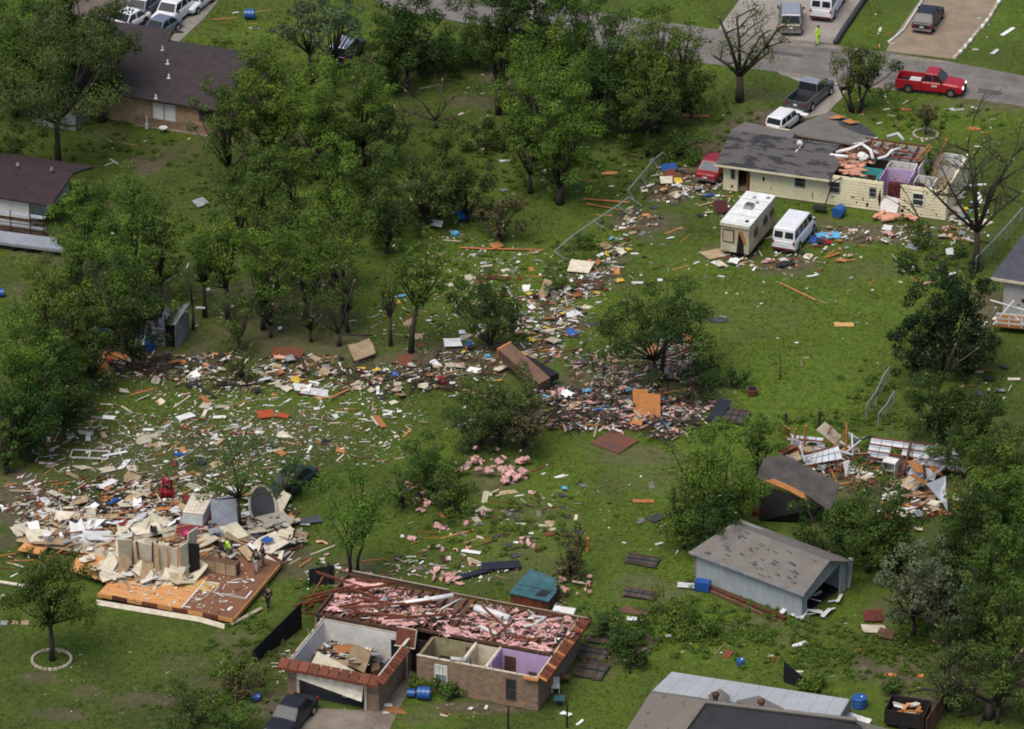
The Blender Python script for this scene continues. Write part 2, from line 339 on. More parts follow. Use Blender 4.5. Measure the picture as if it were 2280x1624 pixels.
STY = {  # leaf colours (young tips, older leaves), leaf size
 'bright': ((.130,.198,.018),(.036,.074,.010),.19),
 'mid':    ((.094,.150,.018),(.027,.056,.010),.19),
 'olive':  ((.090,.130,.028),(.036,.056,.014),.19),
 'dark':   ((.054,.092,.015),(.015,.034,.008),.19),
 'conifer':((.026,.044,.014),(.008,.020,.008),.20),
 'grey':   ((.125,.155,.075),(.060,.085,.035),.25),
 'brownish':((.095,.090,.035),(.050,.045,.020),.22)}
NTREE = [0]
def tree(cx, ytop, rpx, H, cb, sty, label, dens=1.0, lean=(0,0), name='tree', cat='tree', base=None, nstem=1, group=None, squash=1.0):
    if base is None and name == 'tree' and 240 < ytop+H*12 and 480 < cx < 1050 and ytop > 90: rpx *= .9; dens *= .78
    if base is None and name == 'tree' and cx < 380 and ytop > 300: rpx *= .93; dens *= .88
    NTREE[0] += 1; rs = np.random.RandomState(100+NTREE[0]); rr = random.Random(200+NTREE[0])
    if base: b = P(*base)
    else:
        t = P(cx, ytop, H); b = Vector((t.x, t.y - rpx/pxm(t)*.15, 0))
    s = pxm(b); Rr = rpx/s
    root = top(name, label, cat, b, 0, group)
    zc = H*(1+cb)/2; rz = H*(1-cb)/2
    ctr = np.array([lean[0], lean[1], zc])
    Rc = (.145*Rr+.20)
    # lobed crown: clumps biased to the shell
    vol = Rr*Rr*rz
    nc = int(np.clip(1.15*vol/(Rc**3)*.40*dens + 8, 12, 250))
    d = rs.normal(size=(nc,3)); d /= np.linalg.norm(d, axis=1, keepdims=True)
    ph = rs.uniform(0, 6.28, 6); az = np.arctan2(d[:,1], d[:,0])
    lob = 1+.20*np.sin(2*az+ph[0])+.14*np.sin(3*az+ph[1]+2*d[:,2])+.10*np.sin(5*az+ph[2])+rs.uniform(-.10,.14,nc)
    rr_ = rs.uniform(0,1,nc)**.42*.98*lob
    cen = ctr + d*np.array([Rr*squash, Rr, rz])*rr_[:,None]
    tipm = (d[:,2] > .25)&(rs.uniform(0,1,nc) < .35); cen[tipm] += d[tipm]*rs.uniform(.2,.9,(tipm.sum(),1))*Rr*.28; hue = np.array([rs.uniform(.86,1.12), rs.uniform(.92,1.10), 1.0])
    cen[:,2] = np.maximum(cen[:,2], .45)
    crad = Rc*rs.uniform(.55,1.35,nc)
    t1, t2, ls = STY[sty]; t1 = np.array(t1); t2 = np.array(t2)
    nl = np.clip((330*(crad/.9)**2*(.8 if dens < .6 else 1)).astype(int), 40, 420)
    idx = np.repeat(np.arange(nc), nl); n = len(idx)
    dd = rs.normal(size=(n,3)); dd /= np.linalg.norm(dd, axis=1, keepdims=True)
    C = cen[idx] + dd*crad[idx][:,None]*(rs.uniform(.35,1.12,n)**.6)[:,None]*np.array([1,1,.75])
    C[:,2] = np.maximum(C[:,2], .06)
    N = dd*.7+rs.normal(size=(n,3))*.55+np.array([0,0,.55]); N /= np.linalg.norm(N, axis=1, keepdims=True)
    age = np.clip(rs.uniform(0,1,nc)[idx]*.6 + rs.uniform(0,1,n)*.5, 0, 1)[:,None]
    col = t1*(1-age)+t2*age; col = col*rs.uniform(.8,1.2,(n,1))*hue; dead = rs.uniform(0,1,n) < .012; col[dead] = (.22,.15,.07)
    o = bpy.data.objects.new('crown', quads_mesh('crown', C, N, ls, col, rs)); COL.objects.link(o); o.parent = root
    # trunk and limbs
    mb = MB(); r0 = .016*H+.04 if nstem == 1 else .10
    for k in range(nstem):
        off = Vector((rr.uniform(-.5,.5), rr.uniform(-.4,.4), 0)) if nstem > 1 else Vector((0,0,0))
        fork = Vector((lean[0]*.55, lean[1]*.55, H*max(cb, .12)*.95)) + off*1.6
        pts = [off, off+fork*.5+Vector((rr.uniform(-.15,.15), rr.uniform(-.15,.15), 0)), fork+off]
        mb.tube(pts, [r0*1.25, r0*.9, r0*.75], 8)
        ids = rr.sample(range(nc), min(nc, 14//nstem+3)); ids.sort(key=lambda i: -cen[i][2])
        for i in ids:
            e = Vector(cen[i]); m_ = fork.lerp(e, .5)+Vector((rr.uniform(-.3,.3), rr.uniform(-.3,.3), -.15*rz*.3))
            mb.tube([fork+off, m_+off*.3, e], [r0*.5, r0*.3, .025], 5)
    mb.build('trunk', BARK, root, smooth=True)
    return root
def bare_tree(base, tips, r0, label, leafy=0, name='bare_tree', seed=1, sty='mid', twig=1.0, H0=None):
    """a stripped tree: fork tips given as survey pixels + height"""
    rr = random.Random(seed); rs = np.random.RandomState(seed); b = P(*base); root = top(name, label, 'tree', b)
    mb = MB(); sp = MB(); fork = Vector((0,0,H0 or 2.2)); mb.tube([(0,0,0),(.05,0,fork.z*.5),fork], [r0*1.3, r0, r0*.9], 9); ends = []
    def branch(a, e, r, dep):
        mid = a.lerp(e, .5)+Vector((rr.uniform(-.2,.2), rr.uniform(-.2,.2), rr.uniform(-.05,.25)))*(e-a).length*.35
        mb.tube([a, mid, e], [r, r*.75, r*.5 if dep else .02], 6); ends.append(e)
        if dep <= 0: return
        for q in range(int((4+rr.randint(0,2))*twig)):
            t = rr.uniform(.3, 1.0); s_ = (a.lerp(mid, t*2) if t < .5 else mid.lerp(e, t*2-1))
            ln = (e-a).length*rr.uniform(.25,.55)
            dv = ((e-a).normalized()*.6+Vector((rr.gauss(0,.8), rr.gauss(0,.8), rr.gauss(.25,.5)))).normalized()*ln
            branch(s_, s_+dv, r*.4, dep-1)
    for (x, y, z) in tips:
        # tip height z; solve its place straight above the tree's own depth
        s_0 = pxm(b); yo = rr.uniform(-1.4,1.4); w = Vector(((x-base[0])/s_0, yo, max(.3,(base[1]-y)/(s_0*.885)-yo*.5)*.93))
        branch(fork, w, r0*.6, 2)
        sp = MB(); sp.tube([w-(w-fork).normalized()*.05, w+(w-fork).normalized()*.25], [r0*.28, .015], 5); sp.build('splintered_end', SPLINT, root)
    mb.build('trunk', BARK, root, smooth=True)
    if leafy:
        E = np.array([tuple(e) for e in ends]); idx = rs.randint(0, len(E), leafy); n = leafy
        C = E[idx]+rs.normal(size=(n,3))*.28; N = rs.normal(size=(n,3)); N /= np.linalg.norm(N, axis=1, keepdims=True)
        t1, t2, ls = STY[sty]; a = rs.uniform(0,1,(n,1)); col = np.array(t1)*(1-a)+np.array(t2)*a
        o = bpy.data.objects.new('leaves', quads_mesh('leaves', C, N, ls, col, rs)); COL.objects.link(o); o.parent = root
    return root

T = tree
# far row and the wood along the top
T(60,15,95,10,.2,'bright','bushy bright tree at the top left corner behind the tall open crowned tree')
T(215,-45,95,12,.15,'dark','dark tree at the top left beside the parked white and silver cars')
T(120,-60,95,12,.15,'dark','dark tree at the picture top, left of the one by the parked cars')
T(20,-30,80,11,.15,'mid','green tree cut by the top left corner of the picture')
T(128,38,158,13,.32,'olive','tall open crowned tree with thick dark trunk in front of the brown roofed brick house', .95, base=(131,378))
T(12,250,70,5,.1,'dark','dark shrubby tree at the left edge beside the open crowned tree', .8)
T(655,-25,78,9,.3,'grey','thin grey green tree with slim stems on the lawn by the blue barrel', .34, base=(690,185))
T(735,-20,62,9,.3,'grey','thin tree with a straight dark stem in front of the parked black wagon', .34, base=(745,200))
T(905,-35,85,9,.2,'dark','dark leafy tree beside the road where the brush row begins')
T(865,55,60,6,.1,'dark','low dark tree at the right side of the parked black wagon')
T(930,60,60,4,0,'dark','dark heap of fallen crown, nearest the dark roadside tree', 1.1, name='fallen_tree')
T(1010,62,75,3.2,0,'dark','dark fallen crown lying in the middle of the brush row below the road', 1.1, name='fallen_tree')
T(1065,80,55,2.6,0,'mid','end of the brush row, low green fallen crown pointing to the road', 1.0, name='fallen_tree')
T(600,110,100,10,.18,'bright','large bright green tree between the brown roof and the thin grey trees')
T(700,130,85,10,.18,'bright','round bright tree in front of the gravel spot by the black wagon')
T(505,170,75,9,.15,'mid','green tree touching the right end of the brown brick house')
T(805,128,66,9,.18,'bright','upright bright crown right of the black wagon')
T(600,215,85,6.5,.1,'dark','broad dark tree below the bright ones beside the brown brick house', .8)
T(745,225,75,6,.1,'dark','dark tree below the round bright tree in the upper middle wood', .8)
T(860,215,60,6,.1,'dark','dark small tree at the wood edge by the bare broken branches',.9)
T(1110,-60,75,12,.2,'dark','tall dark tree at the top middle beside the road')
T(1190,-70,75,12,.2,'dark','second tall dark tree from the road in the top middle row')
T(1275,-60,80,12,.2,'mid','tall green tree in the top row above the bright roadside crown')
T(1360,-40,70,11,.25,'mid','tall green tree in the top row with the street showing through', .5)
T(1450,5,72,11,.2,'bright','bright tall tree where the top row meets the street')
T(1195,55,90,10,.18,'bright','bright round tree in the row behind the big solitary tree')
T(1395,90,75,8,.12,'dark','dark tree in the shade under the bright tall street tree')
T(1320,75,65,9,.15,'dark','dark tree between the bright round tree and the street tree')
T(1470,110,70,7,.1,'dark','dark low tree at the right end of the top row')
T(1570,15,55,8,.35,'bright','slender bright tree with open crown at the street corner', .55, base=(1522,248))
T(1540,130,58,5,.1,'mid','bushy green tree at the foot of the slender street corner tree', .8)
T(1248,158,100,12,.12,'bright','big solitary bright tree with dark trunk in the middle of the upper lawn', 1.0, base=(1245,455))
T(1180,215,60,8,.2,'mid','green tree leaning against the left side of the big solitary tree', .8)
T(1435,185,62,7,.35,'mid','snapped tree with broken green top left of the cream house', .55, base=(1442,348))
T(1395,225,36,4,.1,'mid','low green limb broken off the snapped tree on its left side', .6, name='fallen_branch', cat='branch')
T(1505,285,75,2.2,0,'mid','fallen leafy limb of the snapped tree reaching to the red car', .8, name='fallen_branch', cat='branch')
T(1080,275,50,2.2,0,'dark','round low bush on the upper lawn left of the big solitary tree', 1.0, name='bush', cat='bush')
T(985,262,55,4,.1,'mid','light small tree standing at the foot of the bare broken branches', .7)
# middle wood
T(570,305,80,8,.15,'mid','green tree at the upper left of the middle wood, by the lawn', .8)
T(650,312,75,7,.15,'bright','bright tree in the upper part of the middle wood')
T(745,298,80,7.5,.15,'bright','tall bright tree rising at the top of the middle wood')
T(840,328,75,7,.15,'mid','green tree in the middle wood right of the tall bright one')
T(945,330,75,6.5,.12,'olive','green tree near the right end of the middle wood')
T(1040,345,75,5.5,.1,'dark','dark tree at the right end of the middle wood above the blue barrel')
T(980,385,70,4,.05,'dark','dark low tree behind the blue barrel and the white box')
T(1110,430,50,4,.1,'brownish','thin brownish wind stripped tree right of the blue barrel', .6)
T(535,370,60,7,.2,'mid','green tree at the left side of the middle wood over the blue grey scrap', .7)
T(610,400,90,9,.15,'mid','green tree in the heart of the middle wood', .8)
T(740,395,105,9,.25,'bright','wide open crowned tree with a dark forked trunk in the middle wood', .6)
T(860,400,70,6,.12,'dark','dark tree under the right end of the middle wood')
T(450,480,70,8,.35,'mid','thin green tree with two dark stems behind the metal shed', .75)
T(500,460,62,9,.3,'bright','bright green tree right of the thin one behind the metal shed', .8)
T(580,480,80,9,.2,'bright','bright tree in the front row of the middle wood', .8)
T(675,470,80,9,.2,'bright','second bright tree in the front row of the middle wood, nearest its centre')
T(765,495,65,8,.3,'mid','open green tree with hanging cloth at the front of the middle wood', .5)
T(600,610,60,5,.2,'dark','dark understorey tree below the front row of the middle wood', .6)
T(690,620,55,5,.2,'dark','dark understorey tree above the heap with the maroon sheet', .55)
T(530,640,55,5,.15,'mid','low green tree at the edge of the debris right of the metal shed', .7)
T(790,600,40,6,.3,'mid','slim tree at the edge of the debris meadow', .35, base=(775,740))
T(940,508,62,9.5,.40,'bright','slender leaning tree with a bright top standing alone in the debris meadow', .8, base=(915,785), lean=(.8,0))
T(875,600,38,6,.4,'mid','thin wispy tree left of the slender leaning one', .22, base=(870,770))
# left wood
T(285,385,92,10,.2,'mid','green tree right of the maroon roof on the left')
T(170,405,80,8,.15,'bright','bright tree in front of the maroon roofed house')
T(350,430,55,9,.2,'mid','narrow green tree beside the maroon roofed house, on its lawn side')
T(250,510,95,9,.12,'bright','bright tree below the maroon roof, behind the dark wood')
T(160,530,80,9,.12,'mid','green tree in front of the parked trailer')
T(340,540,70,8,.15,'mid','green tree with pale scrap caught beside it', .8)
T(115,605,110,9,.1,'bright','large bright tree at the left edge of the debris meadow')
T(200,640,70,8,.1,'mid','green tree behind the blue drum at the meadow edge')
T(290,600,75,8,.1,'dark','dark tree directly behind the metal shed')
T(55,700,100,9,.08,'bright','large round bright tree low on the left edge')
T(130,730,85,7,.08,'dark','dark tree filling the corner between the large bright trees and the meadow')
T(60,820,95,7,.05,'dark','dark wide tree on the left edge above the bare soil')
T(140,800,75,6,.05,'dark','dark tree at the meadow edge above the fallen boards')
T(5,880,40,6,.1,'mid','small bright tree cut by the left edge above the bare soil')
T(40,900,70,4,.05,'dark','dark low tree over the bare soil on the left edge')
# meadow and centre
T(1080,640,85,5,.05,'dark','dark thrown tree right of the slender leaning tree', .8, lean=(.6,0))
T(1440,650,135,7.6,.30,'dark','wind bent tree full of pink scraps in the centre', .6, base=(1462,865), lean=(-.4,.3))
T(1510,640,60,7.8,.5,'mid','green upper branch of the wind bent pink strewn tree', .5, base=(1470,850), name='torn_branch', cat='branch', lean=(.8,0))
T(1110,815,85,6,.1,'olive','olive leaning tree thrown over in front of the long brown box', .75, lean=(.5,0))
T(1060,860,80,5,.1,'olive','olive stripped tree lying among pink insulation', .8, lean=(.6,.2))
T(1165,880,45,5,.2,'brownish','thin brown twiggy tree above the pink insulation heap', .6)
T(960,985,75,4,.05,'mid','green storm bent bush left of the pink insulation heap', .85, name='bush', cat='bush')
T(1000,1050,60,3.4,.03,'mid','green bush in front of the pink insulation clumps', .85, name='bush', cat='bush')
T(895,1040,45,3,.1,'mid','thin green bush right of the open crowned backyard tree', .5, name='bush', cat='bush')
T(785,985,95,8,.34,'bright','bright open tree on forked dark stems behind the roofless brick house', .5, base=(785,1285), nstem=3)
T(540,950,95,6.5,.4,'olive','half stripped tree over the crushed maroon car', .36, base=(533,1180))
T(640,1000,40,4,.2,'mid','small stripped tree at the nose of the dark green car', .5)
T(545,770,36,3.2,.15,'olive','little stripped tree in the debris meadow with a pale post beside it', .4, base=(540,855))
T(1560,805,75,2.4,.0,'dark','dark flattened shrubs above the black tarp', .8, name='bush', cat='bush')
T(1640,810,45,1.8,.0,'olive','low olive shrubs behind the clay pot', .7, name='bush', cat='bush')
T(1270,1190,34,4,.1,'brownish','snapped trunk with few brown leaves and pink tufts beside the teal hot tub', .6, base=(1272,1295))
# right side
T(2110,578,100,8.5,.12,'conifer','tall dark cone shaped tree beside the far right house')
T(2045,700,65,5,.08,'conifer','lower dark limbs of the cone shaped tree, on its left side', .9)
T(2150,700,70,5,.08,'conifer','lower dark limbs of the cone shaped tree, on its right side', .9)
T(2085,820,95,5.5,.1,'dark','dark broad tree below the cone shaped tree', .95)
T(2180,850,75,6,.15,'dark','dark tree with pale crossed stems by the right edge')
T(2150,930,75,4,.1,'mid','green tree above the wrecked metal barn')
T(2240,925,80,8,.1,'mid','green tree at the right edge above the barn')
T(2200,990,75,9,.12,'bright','bright tree at the right end of the wrecked barn')
T(2265,1010,60,9,.1,'bright','bright tree cut by the right edge beside the barn')
T(2180,1080,95,8,.08,'dark','big dark tree covering the right end of the wrecked barn')
T(2150,1180,80,5,.05,'dark','dark low tree below the right end of the barn')
T(1690,925,48,4.5,.1,'bright','bright small tree at the left end of the wrecked barn')
T(1588,948,108,8,.05,'bright','large bright round tree left of the charcoal roofed shed')
T(1525,1085,58,4.5,.05,'mid','green bush tree at the foot of the large round tree, by the grey garage')
T(1600,1100,60,5,.05,'dark','dark low tree between the large round tree and the grey garage')
T(1940,1045,105,7.5,.06,'mid','broad green tree between the wrecked barn and the grey garage')
T(1840,1130,80,4,.05,'dark','dark bushy tree right behind the roof of the grey garage')
T(2010,1130,70,5,.05,'dark','dark tree right of the broad green one')
T(2040,1200,95,7,.2,'grey','pale grey green storm torn tree right of the grey garage', .6)
T(2120,1260,80,5,.12,'grey','pale torn crown hanging over the bare fallen limb', .6)
T(2220,1170,75,8,.12,'mid','green tree at the right edge above the pale torn trees')
T(2260,1280,60,8,.15,'mid','green tree cut by the right edge over the red fence')
T(2190,1310,80,6,.1,'dark','dark tree over the red brown fence')
T(2120,1440,75,4.5,.1,'olive','olive tree behind the trailer heaped with boards', .7)
T(2230,1420,75,6,.2,'mid','green tree over the forked bare trunk in the bottom right corner', .7)
# foreground left and shrubs
T(112,1238,98,8.2,.34,'mid','young round tree inside a ring of pale stones on the front lawn', 1.3, base=(116,1470))
T(525,1455,46,2.2,.0,'bright','bright small bush beside the black screen fence', 1.0, name='bush', cat='bush')
T(545,1500,38,1.6,.0,'brownish','brown leaved bush under the bright small one', .9, name='bush', cat='bush')
T(430,1530,80,2.6,.05,'olive','wispy olive bush at the bottom edge of the front lawn', .45, name='bush', cat='bush')
T(500,1560,60,2.2,.05,'mid','wispy green bush beside the black pickup at the bottom', .45, name='bush', cat='bush')
T(380,1590,60,2.2,.05,'olive','thin olive bush at the very bottom, left of the black pickup', .4, name='bush', cat='bush')
T(942,1500,26,1.0,.0,'bright','bright bush under the white blinded window', 1.0, name='bush', cat='bush')
T(985,1512,26,.9,.0,'mid','middle bush of the row along the brick front wall', 1.0, name='bush', cat='bush')
T(1015,1525,26,.9,.0,'mid','last bush of the row along the brick front wall', 1.0, name='bush', cat='bush')
T(1340,1345,50,2.2,.0,'olive','olive torn bush by the flattened fence panels', .7, name='bush', cat='bush')
T(1395,1390,62,2.0,.0,'dark','dark green bush right of the flattened fence panels', .8, name='bush', cat='bush')
T(1500,1345,70,1.6,.0,'bright','bright yellow green bush below the blue overturned bin', .8, name='bush', cat='bush')
T(1560,1370,45,1.2,.0,'bright','low bright weeds right of the bright yellow green bush', .7, name='bush', cat='bush')
T(1420,1450,35,1.2,.0,'dark','small dark bush at the end of the fence panels', .8, name='bush', cat='bush')
T(1825,1500,34,1.2,.0,'bright','bright weed bush at the foot of the black leaning panel', .7, name='bush', cat='bush')
T(1985,1505,34,1.2,.0,'mid','green weed bush behind the trailer', .7, name='bush', cat='bush')
T(1690,1590,40,3.6,.1,'bright','bright sprig of a tree at the bottom in front of the brown roof', .5)
T(478,92,45,.9,.0,'bright','low weedy shrubs on the lawn behind the brown roof', .5, name='bush', cat='bush')
T(1930,78,85,6.2,.28,'mid','open many stemmed tree between the street and the cream house', .42, base=(1908,252), nstem=4)
T(1950,110,55,5.4,.4,'dark','denser right half of the open many stemmed street tree', .6, base=(1916,250), nstem=1, lean=(.9,0), name='torn_branch', cat='branch')
T(2068,330,36,3.0,.3,'bright','small bright sapling growing inside the roofless end of the cream house', .6)
T(2060,262,26,2.4,.3,'brownish','staked sapling inside a pale stone ring behind the cream house', .3, base=(2062,300))
T(2040,480,40,2.5,.1,'mid','low green suckers at the corner of the cream house', .45, name='bush', cat='bush')
T(1300,520,20,1.2,.1,'mid','small weed clump by the chain link fence', .4, name='bush', cat='bush')
T(1240,600,45,1.6,.0,'mid','green weeds by the pale leaning panel', .6, name='bush', cat='bush')
# stripped trees
bare_tree((1646,226), [(1596,35,8.6),(1636,30,8.2),(1730,55,7.6),(1712,110,5.6),(1585,120,5.2),(1690,75,7)], .30, 'bare storm stripped tree beside the street', 1500, seed=3, sty='mid', twig=.6)
bare_tree((2172,598), [(2265,300,9.2),(2240,345,8),(2160,330,8),(2100,395,6.4),(2070,420,5),(2268,420,6),(2140,300,8.5)], .24, 'tall stripped tree in front of the right end of the cream house', 500, seed=4, twig=1.2, H0=3)
bare_tree((2045,505), [(2000,440,2.4),(1960,430,2.6),(1990,395,3.8)], .07, 'small bare sapling leaning on the cream siding wall', 60, seed=14, twig=.7, H0=.8)
bare_tree((970,285), [(905,200,3.6),(985,175,4.6),(1010,210,3.6),(885,240,2.6),(1000,265,1.6)], .14, 'bare dark broken branches standing on the upper lawn', 0, seed=5, H0=.6)
bare_tree((905,300), [(880,235,2.4),(920,275,1.6)], .10, 'short bare broken limb left of the larger bare branches', 0, seed=6, H0=.5)
bare_tree((2200,1600), [(2120,1500,4.4),(2270,1440,5.5),(2050,1530,3.5),(2250,1530,3.2),(2275,1500,4.5)], .26, 'forked bare grey trunk in the bottom right corner', 150, seed=7, H0=1.2)
bare_tree((2150,1470), [(2060,1345,3.2),(2010,1330,2.4),(2075,1420,1.6),(2100,1380,2.6)], .17, 'bare fallen limb slanting across the yard right of the grey garage', 200, seed=8, sty='grey', H0=.5)
bare_tree((1060,1000), [(1130,880,4),(1010,940,3),(1170,930,2.6)], .12, 'pale split stems above the pink insulation heap', 150, seed=9, sty='brownish', H0=.8)
bare_tree((1250,455), [(1290,300,6.5)], .16, 'second dark stem right at the big solitary tree', 0, seed=10, H0=3)
bare_tree((733,430), [(660,340,4.6),(800,345,4.6),(700,330,5.5),(765,330,5)], .16, 'dark forked stems showing in the middle wood', 0, seed=12, H0=1.5, twig=.7)
bare_tree((2085,905), [(2060,780,6),(2120,760,6),(2170,770,6)], .16, 'pale thin stems in front of the cone shaped tree', 60, seed=13, H0=1.5, twig=.7)
bare_tree((755,770), [(720,640,4.5),(790,620,5),(700,700,3),(830,770,.8)], .15, 'dark leaning stems behind the tan sofa panel', 60, seed=16, H0=1, twig=.8)
bare_tree((430,735), [(415,600,4.5),(440,610,4.5)], .10, 'dark straight stem right behind the metal shed', 0, seed=17, H0=2, twig=.5)
bare_tree((1736,845), [(1731,770,2.6)], .04, 'thin planted sapling alone on the right lawn', 12, seed=18, H0=1, twig=.6)

# grass: tufts over the lawns
def grass(n):
    rs = np.random.RandomState(5)
    x = rs.uniform(-48, 48, n); y = rs.uniform(250, 388, n)
    dep = y*cth+CAM_H*sth; up = y*sth-CAM_H*cth; px = 1140+FPX*x/dep; py = 812-FPX*up/dep
    # soil, streets and floors stay clear
    ix = np.clip(np.searchsorted(gx, x), 0, nx-1); iy = np.clip(np.searchsorted(gy, y), 0, ny-1)
    dv = dirt[iy, ix]; lv = lush[iy, ix]
    ok = (px > -60) & (px < 2340) & (py > -40) & (py < 1680) & (rs.uniform(0,1,n) > dv*1.6) & (rs.uniform(0,1,n) < .55+.5*lv)
    y_s = np.interp(px, [0,866,1111,1340,1571,1722,1990,2280], [-120,18,65,108,141,159,196,237]); ok &= ~(py < y_s)
    far = (py < np.interp(px, [866,1000,1330,1597,1868,2280], [-40,-50,28,66,101,169])) & (px > 1330)
    lawn_far = far & ~((px > 1598-(py-66)*.0) & (px < 1930) & (py < 100)) & ~((px > 1965) & (px < 2240))
    ok = ok | (lawn_far & (rs.uniform(0,1,n) < .6)) | ((px > 392+(104-py)*1.1) & (px < 860) & (py < 110) & (rs.uniform(0,1,n) < .7))
    def inpoly(poly):
        r = np.zeros(n, bool); k = len(poly)
        for i in range(k):
            (x1,y1),(x2,y2) = poly[i], poly[(i+1)%k]
            c = ((y1 > py) != (y2 > py)) & (px < (x2-x1)*(py-y1)/((y2-y1) or 1e-9)+x1); r ^= c
        return r
    for pl in [[(1600,370),(1760,230),(2180,340),(2140,480),(2105,495),(1605,430)], [(636,1550),(750,1330),(1310,1400),(1200,1584),(930,1530),(905,1500),(850,1580),(818,1582),(800,1640),(600,1640)],
               [(10,1240),(60,1170),(620,1240),(525,1390),(215,1330)], [(1740,163),(1895,184),(1842,252),(1763,270)], [(300,268),(460,295),(560,120),(180,50),(120,270)], [(0,440),(110,470),(200,380),(0,340)]]:
        ok &= ~inpoly(pl)
    x, y, lv = x[ok], y[ok], lv[ok]; n2 = len(x)
    a = rs.uniform(0, 6.28, n2); w = rs.uniform(.04,.10,n2); h = rs.uniform(.02,.075,n2)*(1+1.6*(rs.uniform(0,1,n2) < .05))
    dx, dy = np.cos(a)*w, np.sin(a)*w; lx = rs.normal(0,.13,n2); ly = rs.normal(0,.13,n2)
    V = np.stack([np.stack([x-dx,y-dy,np.full(n2,-.04)],1), np.stack([x+dx,y+dy,np.full(n2,-.04)],1), np.stack([x+lx,y+ly,h],1)],1).reshape(-1,3).astype(np.float32)
    me = bpy.data.meshes.new('grass'); me.vertices.add(3*n2); me.vertices.foreach_set("co", V.ravel())
    me.loops.add(3*n2); me.loops.foreach_set("vertex_index", np.arange(3*n2, dtype=np.int32))
    me.polygons.add(n2); me.polygons.foreach_set("loop_start", np.arange(0,3*n2,3,dtype=np.int32))
    c1 = np.array([.050,.066,.013]); c2 = np.array([.114,.168,.020]); t = np.clip(lv[:,None]*.8+rs.uniform(-.25,.35,(n2,1)),0,1)
    col = (c1*(1-t)+c2*t)*rs.uniform(.85,1.2,(n2,1)); dry = rs.uniform(0,1,n2) < .06; col[dry] = np.array([.15,.13,.07])
    at = me.attributes.new("leafcol", 'FLOAT_COLOR', 'POINT'); at.data.foreach_set("color", np.repeat(np.concatenate([col, np.ones((n2,1))],1),3,0).astype(np.float32).ravel())
    me.materials.append(LEAF); me.update(calc_edges=True)
    o = bpy.data.objects.new('grass', me); COL.objects.link(o); o['kind'] = 'stuff'; o['label'] = 'short green grass over the lawns'
grass(330000)
def weeds():
    rs = np.random.RandomState(77); C_l = []; 
    spots = [(1560,1400,260,60,260),(1850,1460,200,60,150),(2050,1450,120,80,120),(1100,350,160,120,130),(1400,350,160,90,110),(1300,560,90,60,60),(1010,640,150,90,110),(500,430,120,80,50),(250,330,180,30,40),(560,1420,90,60,60),(1150,1180,200,90,80),(2080,560,80,80,70),(1900,940,200,16,60),(1350,1420,120,50,60),(480,1560,150,50,80),(1640,300,60,90,50),(2060,260,150,30,40),(700,1320,60,50,40),(1950,880,60,90,50),(620,110,160,70,60)]
    for (cx,cy,rx,ry,n) in spots:
        for _ in range(n):
            x = cx+rs.normal()*rx*.5; y = cy+rs.normal()*ry*.5; p = P(x,y); r = rs.uniform(.12,.42)
            if 1605 < x < 2140 and 330 < y < 500: continue
            k = int(30+110*r); dd = rs.normal(size=(k,3)); dd /= np.linalg.norm(dd,axis=1,keepdims=True)
            C_l.append(np.array([p.x,p.y,r*.3])+dd*np.array([r,r,r*.6])*rs.uniform(.3,1,(k,1)))
    C = np.concatenate(C_l); C[:,2] = np.abs(C[:,2])+.02; n = len(C); N = rs.normal(size=(n,3))*.6+np.array([0,0,.8]); N /= np.linalg.norm(N,axis=1,keepdims=True)
    a = rs.uniform(0,1,(n,1)); col = (np.array([.115,.185,.020])*(1-a)+np.array([.045,.080,.012])*a)
    o = bpy.data.objects.new('weeds', quads_mesh('weeds', C, N, .15, col, rs)); COL.objects.link(o); o['kind'] = 'stuff'; o['label'] = 'rough green weeds dotting the yards'
weeds()
# ------------------------------------------------------------------ houses
GRID = -20.5
def wall(mb, u0, u1, v0, v1, z0, z1, m=0, holes=()):
    """a wall box along u or v with openings [(a0,a1,z0,z1)] measured along its long side"""
    alongu = abs(u1-u0) >= abs(v1-v0)
    a0, a1 = (u0,u1) if alongu else (v0,v1)
    cuts = sorted(set([a0,a1]+[min(max(h[0],a0),a1) for h in holes]+[min(max(h[1],a0),a1) for h in holes]))
    for i in range(len(cuts)-1):
        c0, c1 = cuts[i], cuts[i+1]
        if c1-c0 < 1e-4: continue
        cm = (c0+c1)/2; zs = [(z0,z1)]
        for h in holes:
            if h[0] < cm < h[1]:
                nz = []
                for (p,q) in zs:
                    if h[2] > p: nz.append((p, min(q,h[2])))
                    if h[3] < q: nz.append((max(p,h[3]), q))
                    if h[2] >= q or h[3] <= p: nz.append((p,q)) if (p,q) not in nz else None
                zs = [t for t in nz if t[1]-t[0] > 1e-3]
        for (p,q) in zs:
            if alongu: mb.b(c0,c1,v0,v1,p,q,m)
            else: mb.b(u0,u1,c0,c1,p,q,m)
def lap_boards(mb, u0, u1, v, z0, z1, bh, holes=(), t=.06, m=0):
    z = z0
    while z < z1-.02:
        zt = min(z+bh, z1); ivs = [(u0,u1)]
        for h in holes:
            if h[3] > z+.02 and h[2] < zt-.02:
                n = []
                for a,b in ivs:
                    if h[1] <= a or h[0] >= b: n.append((a,b)); continue
                    if h[0] > a: n.append((a,h[0]))
                    if h[1] < b: n.append((h[1],b))
                ivs = n
        for a,b in ivs:
            if b-a > .03: mb.add([(a,v,z),(b,v,z),(a,v-t,z),(b,v-t,z),(a,v,zt),(b,v,zt),(a,v-.006,zt),(b,v-.006,zt)], [(0,1,3,2),(2,3,7,6),(6,7,5,4),(0,2,6,4),(1,5,7,3),(0,4,5,1)], m)
        z += bh
